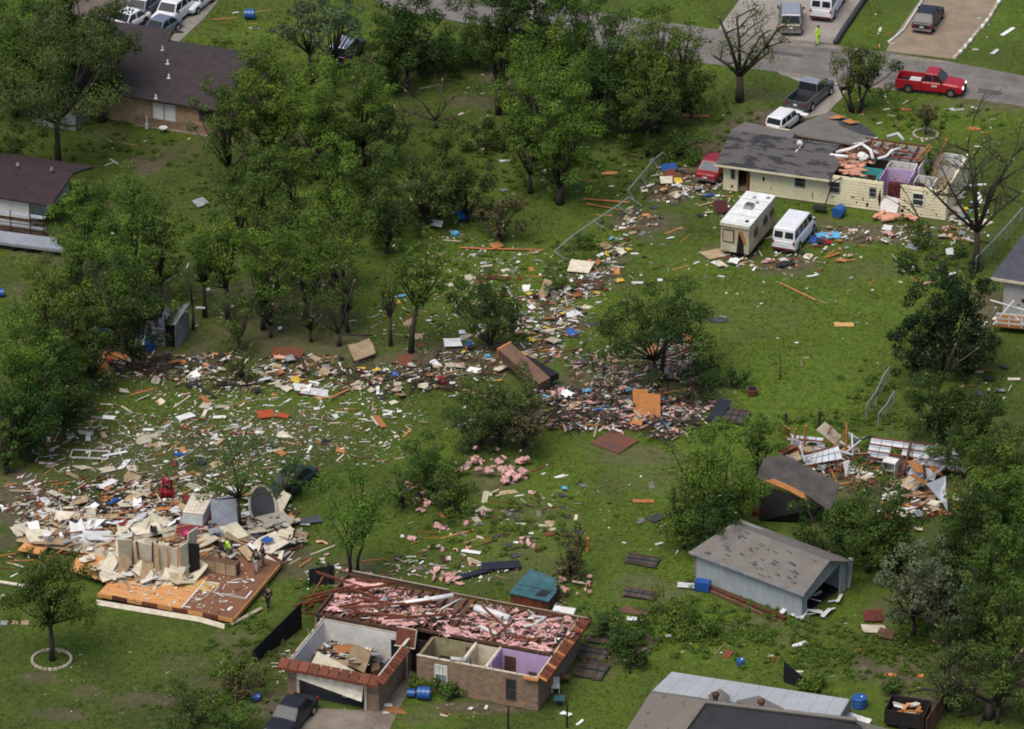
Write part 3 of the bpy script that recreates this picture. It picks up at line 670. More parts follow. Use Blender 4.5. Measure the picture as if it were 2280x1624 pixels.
def brick_mat(name, a, b_, mortar):
    m = bpy.data.materials.new(name); m.use_nodes = True; nt = m.node_tree; b = nt.nodes["Principled BSDF"]; b.inputs["Roughness"].default_value = .9; b.inputs["Specular IOR Level"].default_value = .2
    tc = nt.nodes.new("ShaderNodeTexCoord"); sep = nt.nodes.new("ShaderNodeSeparateXYZ"); nt.links.new(tc.outputs["Object"], sep.inputs[0])
    ad = nt.nodes.new("ShaderNodeMath"); ad.operation = 'ADD'; nt.links.new(sep.outputs[0], ad.inputs[0]); nt.links.new(sep.outputs[1], ad.inputs[1])
    cb = nt.nodes.new("ShaderNodeCombineXYZ"); nt.links.new(ad.outputs[0], cb.inputs[0]); nt.links.new(sep.outputs[2], cb.inputs[1])
    br = nt.nodes.new("ShaderNodeTexBrick"); br.inputs["Scale"].default_value = 1.0; br.inputs["Brick Width"].default_value = .30; br.inputs["Row Height"].default_value = .11; br.inputs["Mortar Size"].default_value = .012
    br.inputs["Color1"].default_value = (*a,1); br.inputs["Color2"].default_value = (*b_,1); br.inputs["Mortar"].default_value = (*mortar,1); br.inputs["Bias"].default_value = -.1
    nt.links.new(cb.outputs[0], br.inputs["Vector"])
    nz = nt.nodes.new("ShaderNodeTexNoise"); nz.inputs["Scale"].default_value = 2.5; nt.links.new(tc.outputs["Object"], nz.inputs["Vector"])
    mr = nt.nodes.new("ShaderNodeMapRange"); mr.inputs[3].default_value = .6; mr.inputs[4].default_value = 1.4; nt.links.new(nz.outputs["Fac"], mr.inputs[0])
    mx = nt.nodes.new("ShaderNodeMix"); mx.data_type = 'RGBA'; mx.blend_type = 'MULTIPLY'; mx.inputs[0].default_value = 1
    nt.links.new(br.outputs["Color"], mx.inputs[6]); nt.links.new(mr.outputs[0], mx.inputs[7]); nt.links.new(mx.outputs[2], b.inputs["Base Color"]); return m
BRICK = brick_mat("brown_brick", (.24,.145,.085), (.13,.080,.050), (.24,.20,.16))
TBRICK = brick_mat("tan_brick", (.34,.22,.11), (.22,.13,.07), (.30,.25,.18))
BROOF = mat("brown_shingles", (0.050,0.038,0.037), 0.95, col2=(0.034,0.026,0.027), nscale=1.5, bump=.3, bscale=14)
MROOF = mat("maroon_shingles", (0.042,0.026,0.027), 0.95, col2=(0.028,0.018,0.019), nscale=1.5, bump=.3, bscale=14)
PLASTER = mat("white_plaster", (0.60,0.59,0.55), 0.9, col2=(0.48,0.46,0.42), nscale=.8)
OLIVEW = mat("khaki_wall", (0.33,0.29,0.16), 0.9); PURPLE = mat("lilac_wall", (0.46,0.33,0.50), 0.9, amt=.15); TEALW = mat("teal_wall", (0.06,0.34,0.30), 0.9, amt=.2)
CSIDE = mat("cream_siding", (0.66,0.59,0.39), 0.85, col2=(0.54,0.47,0.29), nscale=.7, thr=(.3,.5))
GSIDE = mat("blue_grey_siding", (0.34,0.38,0.38), 0.85, col2=(0.28,0.31,0.31), nscale=.8)
WROOF = mat("weathered_grey_shingles", (0.165,0.15,0.13), 0.95, col2=(0.13,0.115,0.10), nscale=1.0, bump=.3, bscale=12)
CROOF = mat("storm_stripped_shingles", (0.090,0.082,0.078), 0.95, col2=(0.030,0.030,0.034), nscale=1.1, stretch=(.45,1.3,1), thr=(.45,.50), bump=.3, bscale=12)
UNDER = mat("black_underlayment", (0.030,0.030,0.034), 0.9, col2=(0.022,0.022,0.025), nscale=1.0, bump=.2)
GAPM = mat('worn_shingle_gap',(.075,.07,.065),.95); FLOORW = mat("plywood_floor", (0.60,0.30,0.11), 0.7, col2=(0.46,0.20,0.065), nscale=1.2, stretch=(.5,3,1))
FLOORB = mat("brown_floor", (0.20,0.09,0.045), 0.75, col2=(0.15,0.065,0.035), nscale=1.2)
CARP = mat("pale_carpet", (0.50,0.42,0.32), 0.95, nscale=1.5)
ROSE = mat("maroon_closet", (0.12,0.018,0.03), .8)

def window(parent, c, w, h, along='u', out=-1, frame=WHITE, glass=WGLASS, blinds=0, name='window'):
    """window with frame, pane and optional blind; c = centre on the wall face, out = side it faces"""
    mb = MB(); e = .06; t = .07
    for (a, b, ww, hh) in [(0,h/2,w+e,e),(0,-h/2,w+e,e),(-w/2,0,e,h-e),(w/2,0,e,h-e),(0,0,w-e,.035)]:
        mb.box((a,0,b), (ww,t,hh))
    rot = (0,0,0 if along == 'u' else math.pi/2)
    f = mb.build(name, frame, parent, loc=c, rot=rot)
    g = MB(); g.box((0,-out*.012,0), (w-e,.012,h-e)); g.build('pane', glass, f)
    if blinds:
        for k in range(3):
            s = MB(); s.box(((k-1)*(w-e)/3, out*.016, 0), ((w-e)/3-.03,.01,h*.46), 0); q = s.build('blind', PLASTER, f); q.location.z = h*.24
            s = MB(); s.box(((k-1)*(w-e)/3, out*.016, 0), ((w-e)/3-.03,.01,h*.42), 0); q = s.build('blind', GREY, f); q.location.z = -h*.25
    return f
def boards(parent, n, fn, name, m, j=.0):
    for k in range(n):
        mb = MB(); fn(mb, k); mb.build(name, m, parent)

# ---- A: roofless brick house in the foreground
A = top('brick_house', 'roofless brown brick house with pink insulation across its open attic', 'house', P(1198,1584,0), GRID)
H = 2.35
mb = MB()
wall(mb, -8.2, 0, 0, .14, 0, H, holes=[(-6.95,-6.15,.7,2.0),(-2.15,-1.5,.45,1.95)])   # front
wall(mb, -.14, 0, .143, 7.9, 0, H); wall(mb, -16.1, -.143, 7.76, 7.9, 0, H); wall(mb, -16.1, -15.96, 2.2, 7.757, 0, H)
wall(mb, -8.2, -8.06, .143, 2.6, 0, H)
wall(mb, -15.6, -15.46, -3.6, 2.197, 0, H); wall(mb, -9.5, -9.36, -3.6, 2.0, 0, H)
wall(mb, -15.457, -9.503, -3.6, -3.46, 0, H, holes=[(-14.75,-10.35,0,2.05)])
mb.build('brick_wall', BRICK, A)
mb = MB(); mb.b(-15.95,-.15,2.7,7.75,.02,.10); mb.b(-8.05,-.15,.15,2.7,.02,.10); mb.build('floor', TAN, A)
mb = MB(); mb.b(-15.45,-9.51,-3.45,2.1,.02,.08); mb.build('garage_floor', DARK, A)  # floor coloured near black to stand for the shade inside the garage
def liner(name, m, u0, u1, v0, v1, z0=.1, z1=H+.03, t=.05, skip=()):
    mb = MB()
    if 'f' not in skip: mb.b(u0+t,u1-t,v0,v0+t,z0,z1)
    if 'b' not in skip: mb.b(u0+t,u1-t,v1-t,v1,z0,z1)
    if 'l' not in skip: mb.b(u0,u0+t,v0,v1,z0,z1)
    if 'r' not in skip: mb.b(u1-t,u1,v0,v1,z0,z1)
    return mb.build(name, m, A)
liner('lilac_wall', PURPLE, -3.5,-.15,.15,2.8); liner('khaki_wall', OLIVEW, -8.05,-5.3,.15,2.65); liner('bathroom_wall', CREAM, -5.15,-3.65,.15,2.7)
liner('plaster_wall', PLASTER, -15.44,-9.53,-3.44,2.05, skip=('f',))
for (u0,u1,v0,v1) in [(-3.62,-3.5,.0,2.8),(-5.3,-5.15,.0,2.8),(-8.2,-.02,-.02,.12),(-.16,.0,.15,7.9),(-15.5,-9.4,2.08,2.2),(-15.6,-15.48,-3.6,2.2),(-9.48,-9.36,-3.6,2.1)]:
    mb = MB(); mb.b(u0,u1,v0,v1,H+.033,H+.10); mb.build('top_plate', CREAM, A)
for (c, s_) in [((-2.9,2.72,1.0),(.75,.05,1.8)),((-10.35,1.98,1.0),(.8,.05,1.9)),((-5.6,2.58,1.1),(.5,.05,2.0))]:
    mb = MB(); mb.box(c, s_); mb.build('interior_door', VOID if s_[0] > .76 else BROWN, A)
mb = MB(); mb.box((-6.9,2.2,.75),(1.3,.5,.9)); mb.box((-6.9,1.9,1.05),(1.2,.1,.35)); tag(mb.build('television', BLACK), 'black television in the khaki room of the roofless brick house', 'television'); bpy.data.objects['television'].parent = None
def place(o, frame, loc=(0,0,0), rz=0):
    """stand an own thing in a house's frame"""
    M_ = Matrix.Translation(frame.location) @ Matrix.Rotation(frame.rotation_euler.z, 4, 'Z')
    o.location = M_ @ Vector(loc); o.rotation_euler = (o.rotation_euler.x, o.rotation_euler.y, frame.rotation_euler.z + rad(rz)); return o
place(bpy.data.objects['television'], A)
mb = MB(); mb.box((0,0,.3),(.7,1.5,.6)); mb.box((0,0,.62),(.6,1.35,.04)); place(tag(mb.build('bathtub', WHITE), 'white bathtub in the small bathroom of the brick house', 'bathtub'), A, (-4.4,1.2,.1))
mb = MB(); mb.box((0,0,.45),(1.0,.5,.9)); mb.box((0,-.1,1.05),(.5,.35,.3)); place(tag(mb.build('dresser', DARK), 'dark dresser in the lilac room of the brick house', 'dresser'), A, (-1.2,2.3,.1))
mb = MB(); mb.box((0,0,.5),(1.3,.7,.5)); mb.box((.2,0,.85),(.5,.5,.25)); place(tag(mb.build('desk', BROWN), 'brown desk in the lilac room corner of the brick house', 'desk'), A, (-2.2,1.6,.1))
# attic: ceiling boards, joists, plates
mb = MB(); mb.b(-15.9,-9.6,2.3,7.7,H-.06,H-.02); mb.b(-9.55,-6.3,3.6,7.7,H-.06,H-.02); mb.b(-6.25,-.2,2.9,7.7,H-.06,H-.02); mb.b(-9.5,-6.3,2.75,3.6,1.2,1.24); mb.build('ceiling', mat("old_ceiling",(0.17,0.12,0.085),.95,col2=(.08,.045,.03),nscale=1.3), A)
for k in range(26):
    u = -15.7+k*.61
    mb = MB(); v0 = 2.85+RND.uniform(-.1,.3) if u > -9.5 else 2.35; mb.box((u+RND.uniform(-.05,.05), (v0+7.75)/2, H+.10), (.09, 7.75-v0, .22), rot=(RND.uniform(-1,1),0,RND.uniform(-1.5,1.5))); mb.build('ceiling_joist', REDWOOD, A)
for (u0,u1,v0,v1) in [(-16.1,-9.2,2.25,2.4),(-9.3,-.2,2.75,2.9),(-16.1,0,7.8,7.95),(-16.15,-16.0,2.2,7.9)]:
    mb = MB(); mb.b(u0,u1,v0,v1,H+.12,H+.3); mb.build('ceiling_beam', BROWN, A)
mb = MB(); mb.slab([(-15.8,8.1,H+.25),(-9,8.0,H+.25),(-9,7.7,H+.6),(-15.8,7.8,H+.62)],.04); mb.build('soffit', CREAM, A)
mb = MB(); mb.slab([(-8.8,8.05,H+.15),(.5,8.05,H+.15),(.5,7.8,H+.35),(-8.8,7.8,H+.35)],.04); mb.build('soffit', SAGE, A)
# eaves of red boards: right side, garage front, garage right
for k in range(30):
    v = -.15+k*.275; mb = MB(); mb.slab([(0.03,v,H+.30),(.62,v,H+.04),(.62,v+.215,H+.04),(.03,v+.215,H+.30)],.05); mb.build('eave_board', REDWOOD if k%3 else ORANGE if k%6==0 else REDWOOD, A)
mb = MB(); mb.b(.62,.66,-.3,8.15,H-.12,H+.08); mb.build('fascia', REDWOOD, A)
for k in range(10):
    u = -15.95+k*.685; mb = MB(); mb.slab([(u,-4.35,H+.0),(u+.62,-4.35,H+.0),(u+.62,-3.62,H+.32),(u,-3.62,H+.32)],.05); mb.build('eave_board', REDWOOD, A)
for k in range(11):
    v = -4.1+k*.42; mb = MB(); mb.slab([(-9.33,v,H+.3),(-8.8,v,H+.05),(-8.8,v+.33,H+.05),(-9.33,v+.33,H+.3)],.05); mb.build('eave_board', REDWOOD, A)
mb = MB(); mb.b(-16.0,-9.0,-4.4,-4.36,H-.14,H+.03); mb.build('fascia', REDWOOD, A)
mb = MB(); mb.b(-.9,.1,-.35,-.05,H+.0,H+.1); mb.build('fascia', ORANGE, A)
mb = MB(); mb.slab([(-14.78,-3.66,2.1),(-10.32,-3.66,2.06),(-10.32,-4.15,.85),(-14.78,-4.0,1.55)],.05); mb.build('garage_door', mat('cream_door',(.72,.66,.52),.7), A)
for u in (-14.85,-10.25):
    mb = MB(); mb.b(u-.08,u+.08,-3.68,-3.6,0,2.1); mb.build('door_trim', CREAM, A)
for k in range(3):
    mb = MB(); y_ = -3.66-.12*(k+1); z_ = 2.08-.30*(k+1); mb.tube([(-14.7 if k < 1 else -13.2+k*.9,y_-.012,z_+.1),(-10.35,y_-.012,z_+.02)],.012,4); mb.build('door_seam', TAN, A)
mb = MB(); mb.slab([(-14.4,-2.6,1.9),(-9.6,-3.3,1.5),(-9.6,-3.25,1.9),(-14.2,-1.9,2.5)],.05); mb.build('fallen_ceiling_panel', CREAM, A)
window(A, (-6.55,-.0,1.35), .8, 1.3, blinds=1); window(A, (-1.82,-.0,1.2), .65, 1.5, frame=BROWN)
mb = MB(); mb.slab([(-10.3,1.95,3.0),(-9.0,1.95,3.0),(-9.0,1.55,1.9),(-10.3,1.55,1.9)],.08); mb.build('gable_panel', REDWOOD, A)
for (a,b_) in [((-10.34,1.93,3.03),(-8.96,1.93,3.03)),((-8.96,1.93,3.03),(-8.96,1.53,1.86)),((-8.96,1.53,1.86),(-10.34,1.53,1.86))]:
    mb = MB(); mb.tube([a,b_],.045,4); mb.build('panel_trim', CREAM, A)
mb = MB(); mb.b(-9.3,-8.25,1.9,2.0,0,H); mb.build('entry_recess', VOID, A)
mb = MB(); mb.b(-9.3,-9.2,.9,1.0,0,H-.1); mb.build('porch_post', CREAM, A)
# jumble in the garage room
def own(name, label, cat, mb, m, frame, loc, rz=0, rot=None, group=None, smooth=False):
    o = mb.build(name, m, smooth=smooth); tag(o, label, cat, group)
    if rot: o.rotation_euler = [rad(a) for a in rot]
    return place(o, frame, loc, rz)
def panel(w, l, t=.04, irr=.08, seed=0):
    r = random.Random(seed*7+1); mb = MB(); q = []
    for (x, y) in [(-.5,-.5),(0,-.5),(.5,-.5),(.5,.1),(.5,.5),(-.1,.5),(-.5,.5),(-.5,0)]:
        q.append((x*w+r.uniform(-irr,irr)*w*.5, y*l+r.uniform(-irr,irr)*l*.5, r.uniform(-.02,.02)*(w+l)*.3))
    return mb.slab(q, t)
own('cardboard_panel','large brown board leaning in the open garage, nearest the door opening','board',panel(1.5,2.0,.05,.1,1),TAN,A,(-13.2,-1.5,.9),20,rot=(35,12,0))
own('cardboard_panel','upright brown board in the middle of the open garage','board',panel(1.4,1.5,.05,.1,2),TAN,A,(-12.4,.4,1.1),-10,rot=(60,5,0))
own('cardboard_panel','orange brown board against the back wall of the open garage','board',panel(1.3,1.1,.05,.1,3),ORANGE,A,(-13.7,.9,.9),0,rot=(55,-12,0))
mb = MB(); mb.box((0,0,.45),(.95,.75,.9)); mb.box((0,0,.92),(.99,.79,.05)); own('washing_machine','white box appliance in the right front corner of the open garage','appliance',mb,WHITE,A,(-10.1,-2.7,.08),8)
mb = MB(); mb.box((0,0,.3),(1.9,.9,.6),taper=.8); own('couch','maroon couch buried in the garage rubble','couch',mb,mat("maroon_cloth",(0.07,0.016,0.02),.9),A,(-11.1,-2.2,.1),-25)
for i,(u,v,z,s_,m_) in enumerate([(-12.2,-.9,.5,.5,GREY),(-11.6,-1.6,.4,.4,TAN),(-10.7,-.4,.4,.5,DARK),(-12.9,-2.2,.4,.45,BROWN),(-11.9,-2.7,.4,.4,CREAM),(-10.4,-1.4,.5,.5,WHITE),(-14.5,-.3,.4,.5,BROWN),(-14.6,-1.6,.4,.5,GREY),(-11.3,.8,.4,.6,BROWN),(-13.5,-.4,.4,.45,ORANGE)]):
    mb = MB(); mb.box((0,0,0),(s_*1.3,s_,s_*.9),taper=.9); own('storage_box', f'{["grey","tan","black","brown","cream","white","brown","grey","dark brown","orange"][i]} box {["in the middle","right of the middle","by the door","near the leaning board","at the front","beside the appliance","at the back left","at the left wall","under the back wall","behind the leaning board"][i]} of the open garage rubble','box',mb,m_,A,(u,v,z*.7),i*37,rot=(i*7%20,i*11%25,0))
own('blue_coat','dark blue cloth hanging on the right garage wall','cloth',MB().blob((0,0,0),(.35,.25,.55)),mat('navy_cloth',(.02,.03,.16),.9),A,(-9.9,-.2,1.3))
# ducts and pipes on the attic
def duct(label, pts, r, m=WHITE, name='air_duct', cat='duct', frame=A):
    mb = MB(); mb.tube(pts, r, 10); return own(name, label, cat, mb, m, frame, (0,0,0), smooth=True)
duct('long white duct lying slanted over the attic of the brick house', [(-11.8,4.6,H+.5),(-10.2,5.6,H+.6),(-8.4,6.9,H+.7)], .16)
duct('thick straight white duct on the right part of the brick house attic', [(-6.6,6.2,H+.5),(-4.1,5.7,H+.5)], .24)
duct('bent white duct at the back edge of the brick house attic', [(-2.9,6.6,H+.4),(-1.9,6.5,H+.55),(-2.4,5.6,H+.4),(-2.9,5.2,H+.4)], .10)
duct('short white duct above the khaki room', [(-5.5,4.1,H+.5),(-4.1,3.6,H+.45)], .12)
duct('grey metal flue lying on the left attic', [(-12.9,4.6,H+.4),(-12.3,5.2,H+.55)], .16, METAL)
duct('thin white pipe between the two halves of the attic', [(-7.9,7.0,H+.5),(-8.6,5.3,H+.5)], .06)
duct('white fallen pipe above the front wall between khaki and bath rooms', [(-5.9,.0,H+.3),(-5.0,.35,H+.15)], .13)
# splayed rafters at the left and back
for i in range(13):
    r = random.Random(i+40); a = Vector((r.uniform(-16.5,-9.5), r.uniform(3.2,8.2), H+.35+r.uniform(0,.5))); an = r.uniform(-60,60) if i % 2 else r.uniform(10,40); l = r.uniform(1.6,4.2)
    mb = MB(); mb.box((0,0,0),(l,.10,.14)); own('fallen_rafter','red brown rafter thrown across the left attic of the brick house','rafter',mb,REDWOOD,A,a,an,rot=(0,r.uniform(-10,10),0),group='loose rafters on the left attic')
for i in range(8):
    r = random.Random(i+140); a = Vector((r.uniform(-8.5,-.8), r.uniform(3.4,7.8), H+.35+r.uniform(0,.3))); l = r.uniform(1.2,3.0)
    mb = MB(); mb.box((0,0,0),(l,.10,.12)); own('fallen_rafter','red brown rafter loose on the right attic of the brick house','rafter',mb,REDWOOD,A,a,r.uniform(0,180),rot=(0,r.uniform(-8,8),0),group='loose rafters on the right attic')
for i in range(16):
    r = random.Random(i+80); a = Vector((r.uniform(-18.2,-16.0), r.uniform(5.0,8.8), .4+r.uniform(0,1.2))); l = r.uniform(1.5,3.2)
    mb = MB(); mb.box((0,0,0),(l,.09,.12)); own('fallen_rafter','red brown rafter spilled over the left back corner of the brick house','rafter',mb,REDWOOD,A,a,r.uniform(20,100),rot=(0,r.uniform(-25,25),0),group='rafters spilled at the left corner')

for k in range(46):
    r = random.Random(k+900); e = k % 5
    u, v = [(r.uniform(-8.1,0),.05),(-.08,r.uniform(.2,7.8)),(r.uniform(-16,-.2),7.83),(-15.53,r.uniform(-3.4,2.1)),(r.uniform(-8.1,-.3),2.82)][e]; h = r.uniform(.12,.5)
    mb = MB(); mb.box((0,0,h/2),(.08,.05,h),taper=.7); mb.build('broken_stud', [REDWOOD,CREAM,TAN][k%3], A, loc=(u,v,H+.09), rot=(rad(r.uniform(-35,35)),rad(r.uniform(-35,35)),r.uniform(0,3)))
# ---- B: blown away house: the bare floor with its last walls
B = top('floor_platform', 'bare plywood floor of a destroyed house with white wall lines and last standing walls', 'house', P(520,1385,0), GRID)
Z0 = .55
mb = MB(); mb.b(-9.4,-3.55,-.45,4.0,Z0-.06,Z0); mb.build('plywood_floor', FLOORW, B)
mb = MB(); mb.b(-3.5,.2,-.45,7.6,Z0-.06,Z0); mb.build('brown_floor', FLOORB, B)
mb = MB(); mb.b(-17.6,-3.55,4.03,7.6,Z0-.08,Z0-.02); mb.build('rear_floor', TAN, B)
mb = MB(); mb.b(-16.9,-15.2,2.9,4.0,Z0-.06,Z0); mb.slab([(-12.5,1.6,Z0+.02),(-9.45,1.0,Z0+.02),(-9.45,4.2,Z0+.04),(-12.9,4.2,Z0+.05)],.04); mb.build('loose_floor_sheet', FLOORW, B)
mb = MB(); mb.slab([(-15.2,4.1,Z0+.05),(-10.6,4.0,Z0+.05),(-10.8,6.2,Z0+.10),(-15.4,6.3,Z0+.12)],.05); mb.build('pale_floor', CARP, B)
mb = MB(); mb.slab([(-4.6,2.2,Z0+.012),(-2.6,2.2,Z0+.012),(-2.4,3.5,Z0+.012),(-4.4,3.3,Z0+.012)],.01); mb.build('yellow_floor_sheet', mat('yellow_ply',(.55,.34,.10),.8), B)
for k in range(9):
    mb = MB(); mb.b(-9.5+k*1.08,-9.5+k*1.08+1.05,-.52,-.46,Z0-.30,Z0-.01+RND.uniform(-.03,.0)); mb.build('rim_board', REDWOOD if k % 2 else FLOORW, B)
for k in range(7):
    mb = MB(); mb.b(.203,.26,-.4+k*1.14,-.4+k*1.14+1.1,Z0-.3,Z0-.01); mb.build('rim_board', FLOORW, B)
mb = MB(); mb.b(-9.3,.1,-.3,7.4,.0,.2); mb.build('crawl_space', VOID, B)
for (u0,u1,v0,v1) in [(-3.52,-3.44,-.4,3.4),(-3.4,-2.95,-.2,-.12),(-1.9,.0,2.15,2.24),(-.12,-.03,2.2,3.2),(-2.4,-2.32,2.2,3.1),(-2.35,-.05,2.12,2.2),(-3.3,-2.5,3.3,3.38)]:
    mb = MB(); mb.b(u0,u1,v0,v1,Z0+.002,Z0+.05); mb.build('wall_line', WHITE, B)
for i,(u,v,sx,sy) in enumerate([(-2.9,1.0,.35,.18),(-2.6,.4,.2,.12),(-.5,.6,.45,.22),(-2.9,2.0,.25,.3),(-1.0,4.2,.4,.2),(-1.6,3.9,.7,.1),(-6.8,1.6,.7,.3),(-6.2,1.3,.5,.18),(-.6,4.6,.3,.15)]):
    own('plaster_scrap', f'white plaster scrap {["near the first wall line","beside the first wall line","by the right edge","at the wall line corner","by the crew at the back","next to the back corner","in the middle of the orange floor","right of the one on the orange floor","at the back right corner"][i]} of the bare floor','scrap',panel(sx,sy,.03,.25,i+10),WHITE,B,(u,v,Z0+.04),i*40)
# standing walls with studs
W = top('standing_wall', 'last standing khaki wallboard walls with bare studs on the bare floor', 'wall', (0,0,0)); place(W, B, (0,0,Z0))
for (u,v,w,h,rz,tilt,m_) in [(-7.9,3.4,1.5,2.1,0,4,SAGE),(-6.55,3.3,1.25,2.2,2,0,SAGE),(-5.7,3.1,.75,2.2,-10,-3,CREAM),(-5.05,3.5,.9,2.4,75,0,SAGE),(-9.3,4.0,1.2,1.9,15,10,SAGE),(-5.1,4.6,1.1,2.9,80,4,CREAM)]:
    h *= 1.0; mb = MB(); mb.box((0,0,h/2),(w,.09,h),rot=None); o = mb.build('wallboard', m_, W, loc=(u,v,0), rot=(rad(tilt),rad(RND.uniform(-5,5)),rad(rz)))
for i in range(16):
    r = random.Random(i+3100); u, v = r.uniform(-10.2,-4.2), r.uniform(1.9,2.9) if i % 2 else r.uniform(3.9,5.2)
    q = panel(r.uniform(.7,1.5),r.uniform(.9,1.8),.04,.18,i+3100); q.build('leaning_wallboard', [SAGE,CREAM,SAGE,TAN][i%4], W, loc=(u,v,r.uniform(.2,.7)), rot=(rad(r.uniform(30,75)),rad(r.uniform(-25,25)),rad(r.uniform(-40,40))))
for (u,v,h) in [(-8.65,3.3,2.3),(-7.15,3.2,2.3),(-6.6,3.2,2.1),(-5.95,3.1,2.3),(-5.35,3.2,2.4),(-8.1,3.2,2.2)]:
    mb = MB(); mb.box((0,-.10,h/2),(.09,.09,h),rot=(0,0,0)); mb.build('stud', FLOORW if u > -7 else REDWOOD, W, loc=(u,v,0), rot=(rad(RND.uniform(-3,3)),rad(RND.uniform(-4,4)),0))
mb = MB(); mb.box((0,0,1.2),(.75,.06,2.2)); mb.build('open_door', VOID, W, loc=(-4.5,4.0,0), rot=(0,0,rad(8)))
mb = MB(); mb.box((0,0,.45),(2.3,.6,.9)); 
cab = top('cabinet', 'brown kitchen cabinet row standing on the bare floor beside the searching people', 'cabinet', (0,0,0)); place(cab, B, (-2.9,4.9,Z0))
mb.build('cabinet_body', BROWN, cab)
for k in range(3):
    q = MB(); q.box((-.76+k*.76,-.32,.45),(.7,.03,.8)); q.build('cabinet_door', TAN, cab)
# cream skirting boards thrown off
for i,(a,b_) in enumerate([((215,1345),(330,1364)),((330,1364),(445,1383)),((445,1383),(500,1399))]):
    p, q = P(*a), P(*b_); mb = MB(); mb.slab([p+Vector((0,-.22,.05)),q+Vector((0,-.22,.05)),q+Vector((0,.12,.25)),p+Vector((0,.12,.25))],.05); tag(mb.build('skirting_board', CREAM), ['left','middle','right'][i]+' length of the cream skirting lying before the bare floor','board')
for (a,b_,lab) in [((515,1394),(582,1358),'cream board lying diagonally off the right corner of the bare floor'),((0,1300),(60,1310),'cream board at the left edge beside the ringed tree'),((60,1310),(130,1322),'second cream board in line behind the ringed tree'),((8,1330),(0,1335),'short brown scrap at the left edge by the cream board')]:
    p, q = P(*a), P(*b_); mb = MB(); mb.tube([p+Vector((0,0,.12)),q+Vector((0,0,.12))],.13,4); tag(mb.build('skirting_board', CREAM), lab, 'board')

# ---- C: cream house
C_ = top('cream_house', 'cream sided ranch house with its right half roof torn off', 'house', P(2105,492,0), -18.4)
H = 2.5; holes = [(-16.45,-15.5,0,2.05),(-17.0,-16.7,1.1,2.1),(-11.9,-11.1,1.2,2.0),(-9.15,-8.35,1.1,2.0),(-6.0,-5.5,1.2,1.9),(-4.95,-3.6,.4,2.6),(-2.6,-1.75,1.0,2.0)]
mb = MB(); wall(mb, -17.6, 0, .0, .12, 0, H, holes=holes); wall(mb, -.12, 0, .123, 7.2, 0, H); wall(mb, -17.6,-17.48,.123,7.2,0,H); wall(mb,-17.48,-.123,7.08,7.2,0,H,holes=[(-3.4,-.2,1.2,2.6)]); mb.build('wall', CSIDE, C_)
mb = MB(); lap_boards(mb, -17.62, 0.02, -.002, .1, H, .24, holes=[(a-.03,b+.03,c-.03,d+.03) for a,b,c,d in holes]); mb.build('siding_boards', CSIDE, C_, kind='stuff')
mb = MB(); mb.b(-17.4,-.2,.2,7.0,.02,.3); mb.build('floor', TAN, C_)
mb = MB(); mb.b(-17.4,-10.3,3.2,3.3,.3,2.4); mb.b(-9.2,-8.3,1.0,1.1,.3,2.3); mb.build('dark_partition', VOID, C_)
for (u,z,w,h) in [(-16.85,1.6,.3,1.0),(-11.5,1.6,.8,.8),(-8.75,1.55,.8,.9),(-5.75,1.55,.5,.7),(-2.18,1.5,.85,1.0)]:
    window(C_, (u,-.06,z), w, h, frame=GREY if u < -3 else WHITE)
mb = MB(); mb.box((0,0,1.0),(.05,.9,1.9)); mb.build('open_door', ORANGE, C_, loc=(-15.55,.4,.0), rot=(0,0,rad(-20)))
# dark gashes in the siding
for (u,z,w,h) in [(-14.4,1.45,.22,.5),(-13.8,.7,.06,.35),(-10.5,.6,.07,.7),(-8.9,.75,.35,.07),(-7.3,.95,.4,.09),(-7.0,.55,.08,.3),(-6.5,.9,.09,.3),(-6.15,.5,.22,.45),(-9.2,1.8,.16,.4),(-3.3,.75,.5,.12),(-3.4,.4,.35,.3),(-2.9,.55,.22,.2),(-1.3,1.2,.06,.1),(-1.0,.8,.12,.12),(-1.9,.3,.06,.25),(-.7,.45,.2,.1),(-16.9,.45,.2,.3),(-5.2,1.2,.25,1.6)]:
    mb = MB(); mb.slab([(u-w/2,-.075,z),(u-w*.1,-.075,z-h/2),(u+w/2,-.075,z-h*.1),(u+w*.15,-.075,z+h/2)],.01); mb.build('siding_gash', VOID, C_)
# left roof, stripped shingles
mb = MB(); mb.slab([(-18.1,-.75,2.42),(-9.1,-.75,2.42),(-8.7,1.2,2.95),(-9.7,2.6,3.25),(-9.3,3.7,3.45),(-18.1,3.7,3.45)],.12)
mb.build('roof', CROOF, C_)
mb = MB(); mb.slab([(-18.1,3.71,3.45),(-13.2,3.71,3.45),(-13.6,6.2,2.8),(-18.1,7.6,2.45)],.12); mb.build('roof_back', WROOF, C_)
mb = MB(); mb.b(-18.15,-9.0,-.80,-.755,2.28,2.44); mb.build('fascia', CSIDE, C_)
for k in range(12):
    mb = MB(); mb.b(-13.5+k*.55,-13.5+k*.55+.09,3.75,6.9,2.45,2.6); mb.build('rafter', REDWOOD, C_)
mb = MB(); mb.b(-13.4,-7.3,3.7,7.0,1.6,1.65); mb.build('attic_void', VOID, C_)
